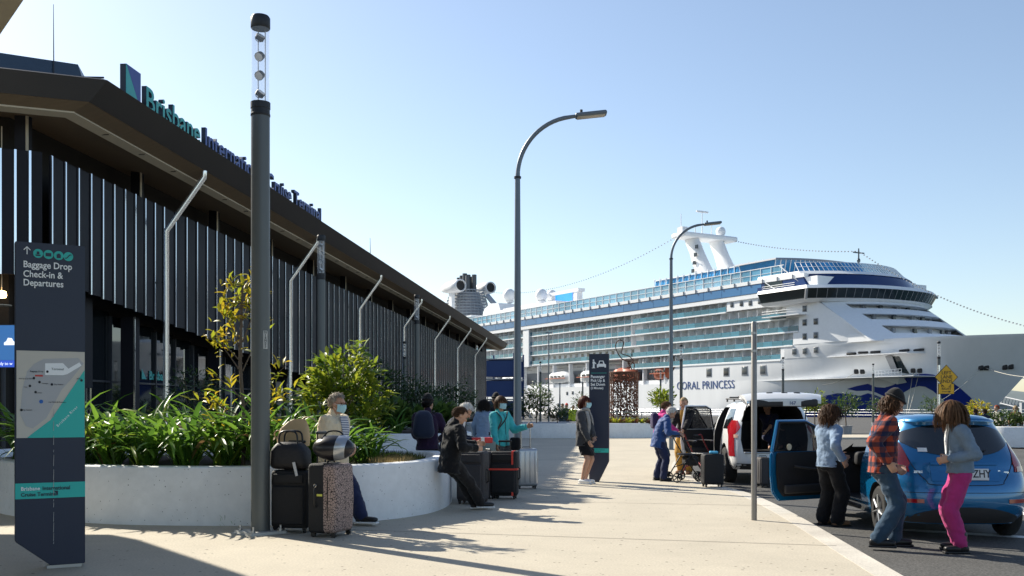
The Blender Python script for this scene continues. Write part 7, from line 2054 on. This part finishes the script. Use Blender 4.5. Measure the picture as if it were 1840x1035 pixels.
for yy in (.98, 3.78):
    for s_ in (-1, 1):
        c = MB(); c.cyl((s_ * .55, yy, .40), (s_ * 1.2, yy, .40), .46, n=28, mi=1); cut.append(c)
c = MB(); c.prism([(-.66, .70), (.66, .70), (.70, .95), (.68, 1.2), (.60, 1.55), (.50, 1.665), (-.50, 1.665), (-.60, 1.55), (-.68, 1.2), (-.70, .95)], -.4, 2.3, Matrix(((1, 0, 0, 0), (0, 0, 1, 0), (0, 1, 0, 0), (0, 0, 0, 1))), mi=1); cut.append(c)
MXs = Matrix(((0, 0, 1, 0), (1, 0, 0, 0), (0, 1, 0, 0), (0, 0, 0, 1)))
c = MB(); c.prism([(1.55, .62), (2.25, .48), (2.25, 1.0), (2.25, 1.64), (1.5, 1.64), (1.3, 1.1), (1.4, .9)], -1.3, -.2, MXs, mi=1); cut.append(c)
c = MB(); c.prism([(2.38, .48), (3.2, .48), (3.25, 1.1), (2.8, 1.6), (2.38, 1.64)], -1.3, -.2, MXs, mi=1); cut.append(c)
me = boolean(sol, [m_wcar, m_cab], cut); obj('body', me, None, SUV)
for s_ in (-1, 1):
    rows = []
    for j in range(11):
        z = lerp(.60, 1.36, j / 10); w_ = B2.at(z)[0]; r_ = []
        inw = .80 if z < 1.02 else .79
        for i in range(8):
            a = i / 7
            if a < .55: r_.append(B2.rear(s_ * lerp(w_ * (.915 if z < 1.06 else .915 - .10 * max(0, 1 - abs(z - 1.2) / .16)), w_ * .99, a / .55), z, .014))
            else:
                y0 = B2.rear(w_ * .99, z).y; r_.append(B2.side(lerp(y0, y0 + (.04 + .26 * max(0, 1 - abs(z - 1.2) / .16)), (a - .55) / .45), z, .014, s_))
        rows.append(r_)
    mb = MB(); mb.slab(rows, (-s_ * .008, .01, 0)); tl = mb.build('tail_light', m_tailr, SUV, smooth=60)
    mb = rpatch(B2, list(np.linspace(s_ * .76, s_ * .83, 4)), lambda x: .99, lambda x: 1.06, .022, 2); mb.build('reverse_lens', m_tailc, tl)
    car_wheel(SUV, s_ * .80, .98, .385, .25, 6, s_); car_wheel(SUV, s_ * .80, 3.78, .385, .25, 6, s_)
    mb = MB(); mb.tube([(s_ * .58, .55, 1.81), (s_ * .60, 2.4, 1.83)], .018, 6); mb.build('roof_rail', m_plast, SUV)
    for yy in (.6, 1.5, 2.35):
        mb = MB(); mb.box((s_ * .585, yy, 1.79), (.03, .06, .06)); mb.build('rail_foot', m_plast, SUV)
mb = MB(); mb.rbox((0, 1.0, 1.86), (1.2, .07, .03), .012, 2); mb.build('roof_bar', m_plast, SUV); mb = MB(); mb.rbox((0, 2.0, 1.86), (1.2, .07, .03), .012, 2); mb.build('roof_bar', m_plast, SUV)
mb = rpatch(B2, list(np.linspace(-.78, .78, 17)), lambda x: .33, lambda x: .45, .012, 2); mb.build('rear_valance', m_plast, SUV)
mb = MB(); mb.rbox((0, .16, .685), (1.3, .36, .03), .012, 2); mb.build('loading_sill', m_silver, SUV)
mb = spatch(B2, list(np.linspace(.42, 1.28, 8)), lambda y: 1.17, lambda y: 1.2 + .40 * min(1, (y - .36) / .3), .004); mb.build('side_window', m_cglass, SUV, smooth=60)
mb = spatch(B2, list(np.linspace(.42, 3.1, 14)), lambda y: 1.17, lambda y: min(1.2 + .40 * min(1, (y - .36) / .3), 1.6 - .42 * max(0, (y - 2.7) / .5)), .004, sg=1); mb.build('side_window', m_cglass, SUV, smooth=60)
for x in (-.38, .38):
    mb = MB(); mb.rbox((x, 1.95, .98), (.56, .16, .75), .07, 3); mb.rbox((x, 1.98, 1.45), (.26, .1, .2), .05, 3); mb.build('rear_seat', M('seat_dark', (.02, .02, .022), rough=.9), SUV, smooth=180)
# raised tailgate with number plate, stays
TG = bpy.data.objects.new('tailgate', None); COL.objects.link(TG); TG.parent = SUV; TG.location = (0, .36, 1.755); TG.rotation_euler = (R(2), 0, 0); TG['label'] = 'raised white tailgate'
rows = []
for j in range(9):
    y = -j / 8 * 1.10; r_ = []
    for i in range(13):
        x = lerp(-1, 1, i / 12); w_ = lerp(.56, .80, min(1, j / 4)) * (1 - .07 * max(0, j - 6) / 2)
        r_.append((x * w_, y + .05 * x * x * (j / 8), .17 * math.sin(min(1, j / 8 * 1.25) * pi * .5) + .04 - .05 * abs(x) ** 3 - .12 * max(0, (j - 6) / 2) ** 2))
    rows.append(r_)
mb = MB(); mb.slab(rows, (0, 0, -.06)); mb.build('shell', m_wcar, TG, smooth=50)
mb = MB(); mb.slab([[(x * .52, -.12, .02), (x * .60, -.55, .10)] for x in np.linspace(-1, 1, 7)], (0, .0, -.03)); mb.build('tailgate_glass', m_cglass, TG)
mb = MB(); mb.rbox((0, -1.02, .0), (1.36, .14, .16), .05, 3); mb.build('inner_trim', m_plast, TG, smooth=180)
mb = MB(); mb.rbox((.15, -1.098, .0), (.36, .012, .12), .004, 2); q = mb.build('number_plate', m_plt, TG); lettering('167', .09, m_name, q, (.09, -1.106, -.03), (R(90), 0, 0), bold=.002)
for s_ in (-1, 1):
    mb = MB(); mb.tube([(s_ * .60, -.55, .06), (s_ * .66, -.12, -.42)], .012, 6); mb.build('gas_stay', m_trim, TG)
for x in (-.25, .05, .3): mb = MB(); mb.rbox((x, -.86, .2), (.12, .05, .02), .008, 2); mb.build('vent_slot', m_trim, TG)
door(SUV, (-.92, 2.26, 0), -62, .92, .50, 1.14, 1.66, 0, m_wcar, 'open rear left door of the white wagon', .12)
door(SUV, (-.92, 3.22, 0), -56, .98, .50, 1.14, 1.64, 0, m_wcar, 'open front left door of the white wagon', .40)
p14 = person('person in navy leaning into the load space of the white wagon', (5.75, 22.35), 150, 1.70, z0=.62, pel=(5.78, 22.3, .92), lean=18, neck=(10, 0), hands=((5.55, 21.75, 1.0), (5.95, 21.8, 1.0)), feet=((5.7, 22.0, .6), (5.95, 22.0, .6)), top=c_navy, sleeve=.3, ease=.02, hem=.05, bottom=c_navy, hair='short', hm=h_blk, voxel=.012)

bpy.data.scenes.remove(TMP)
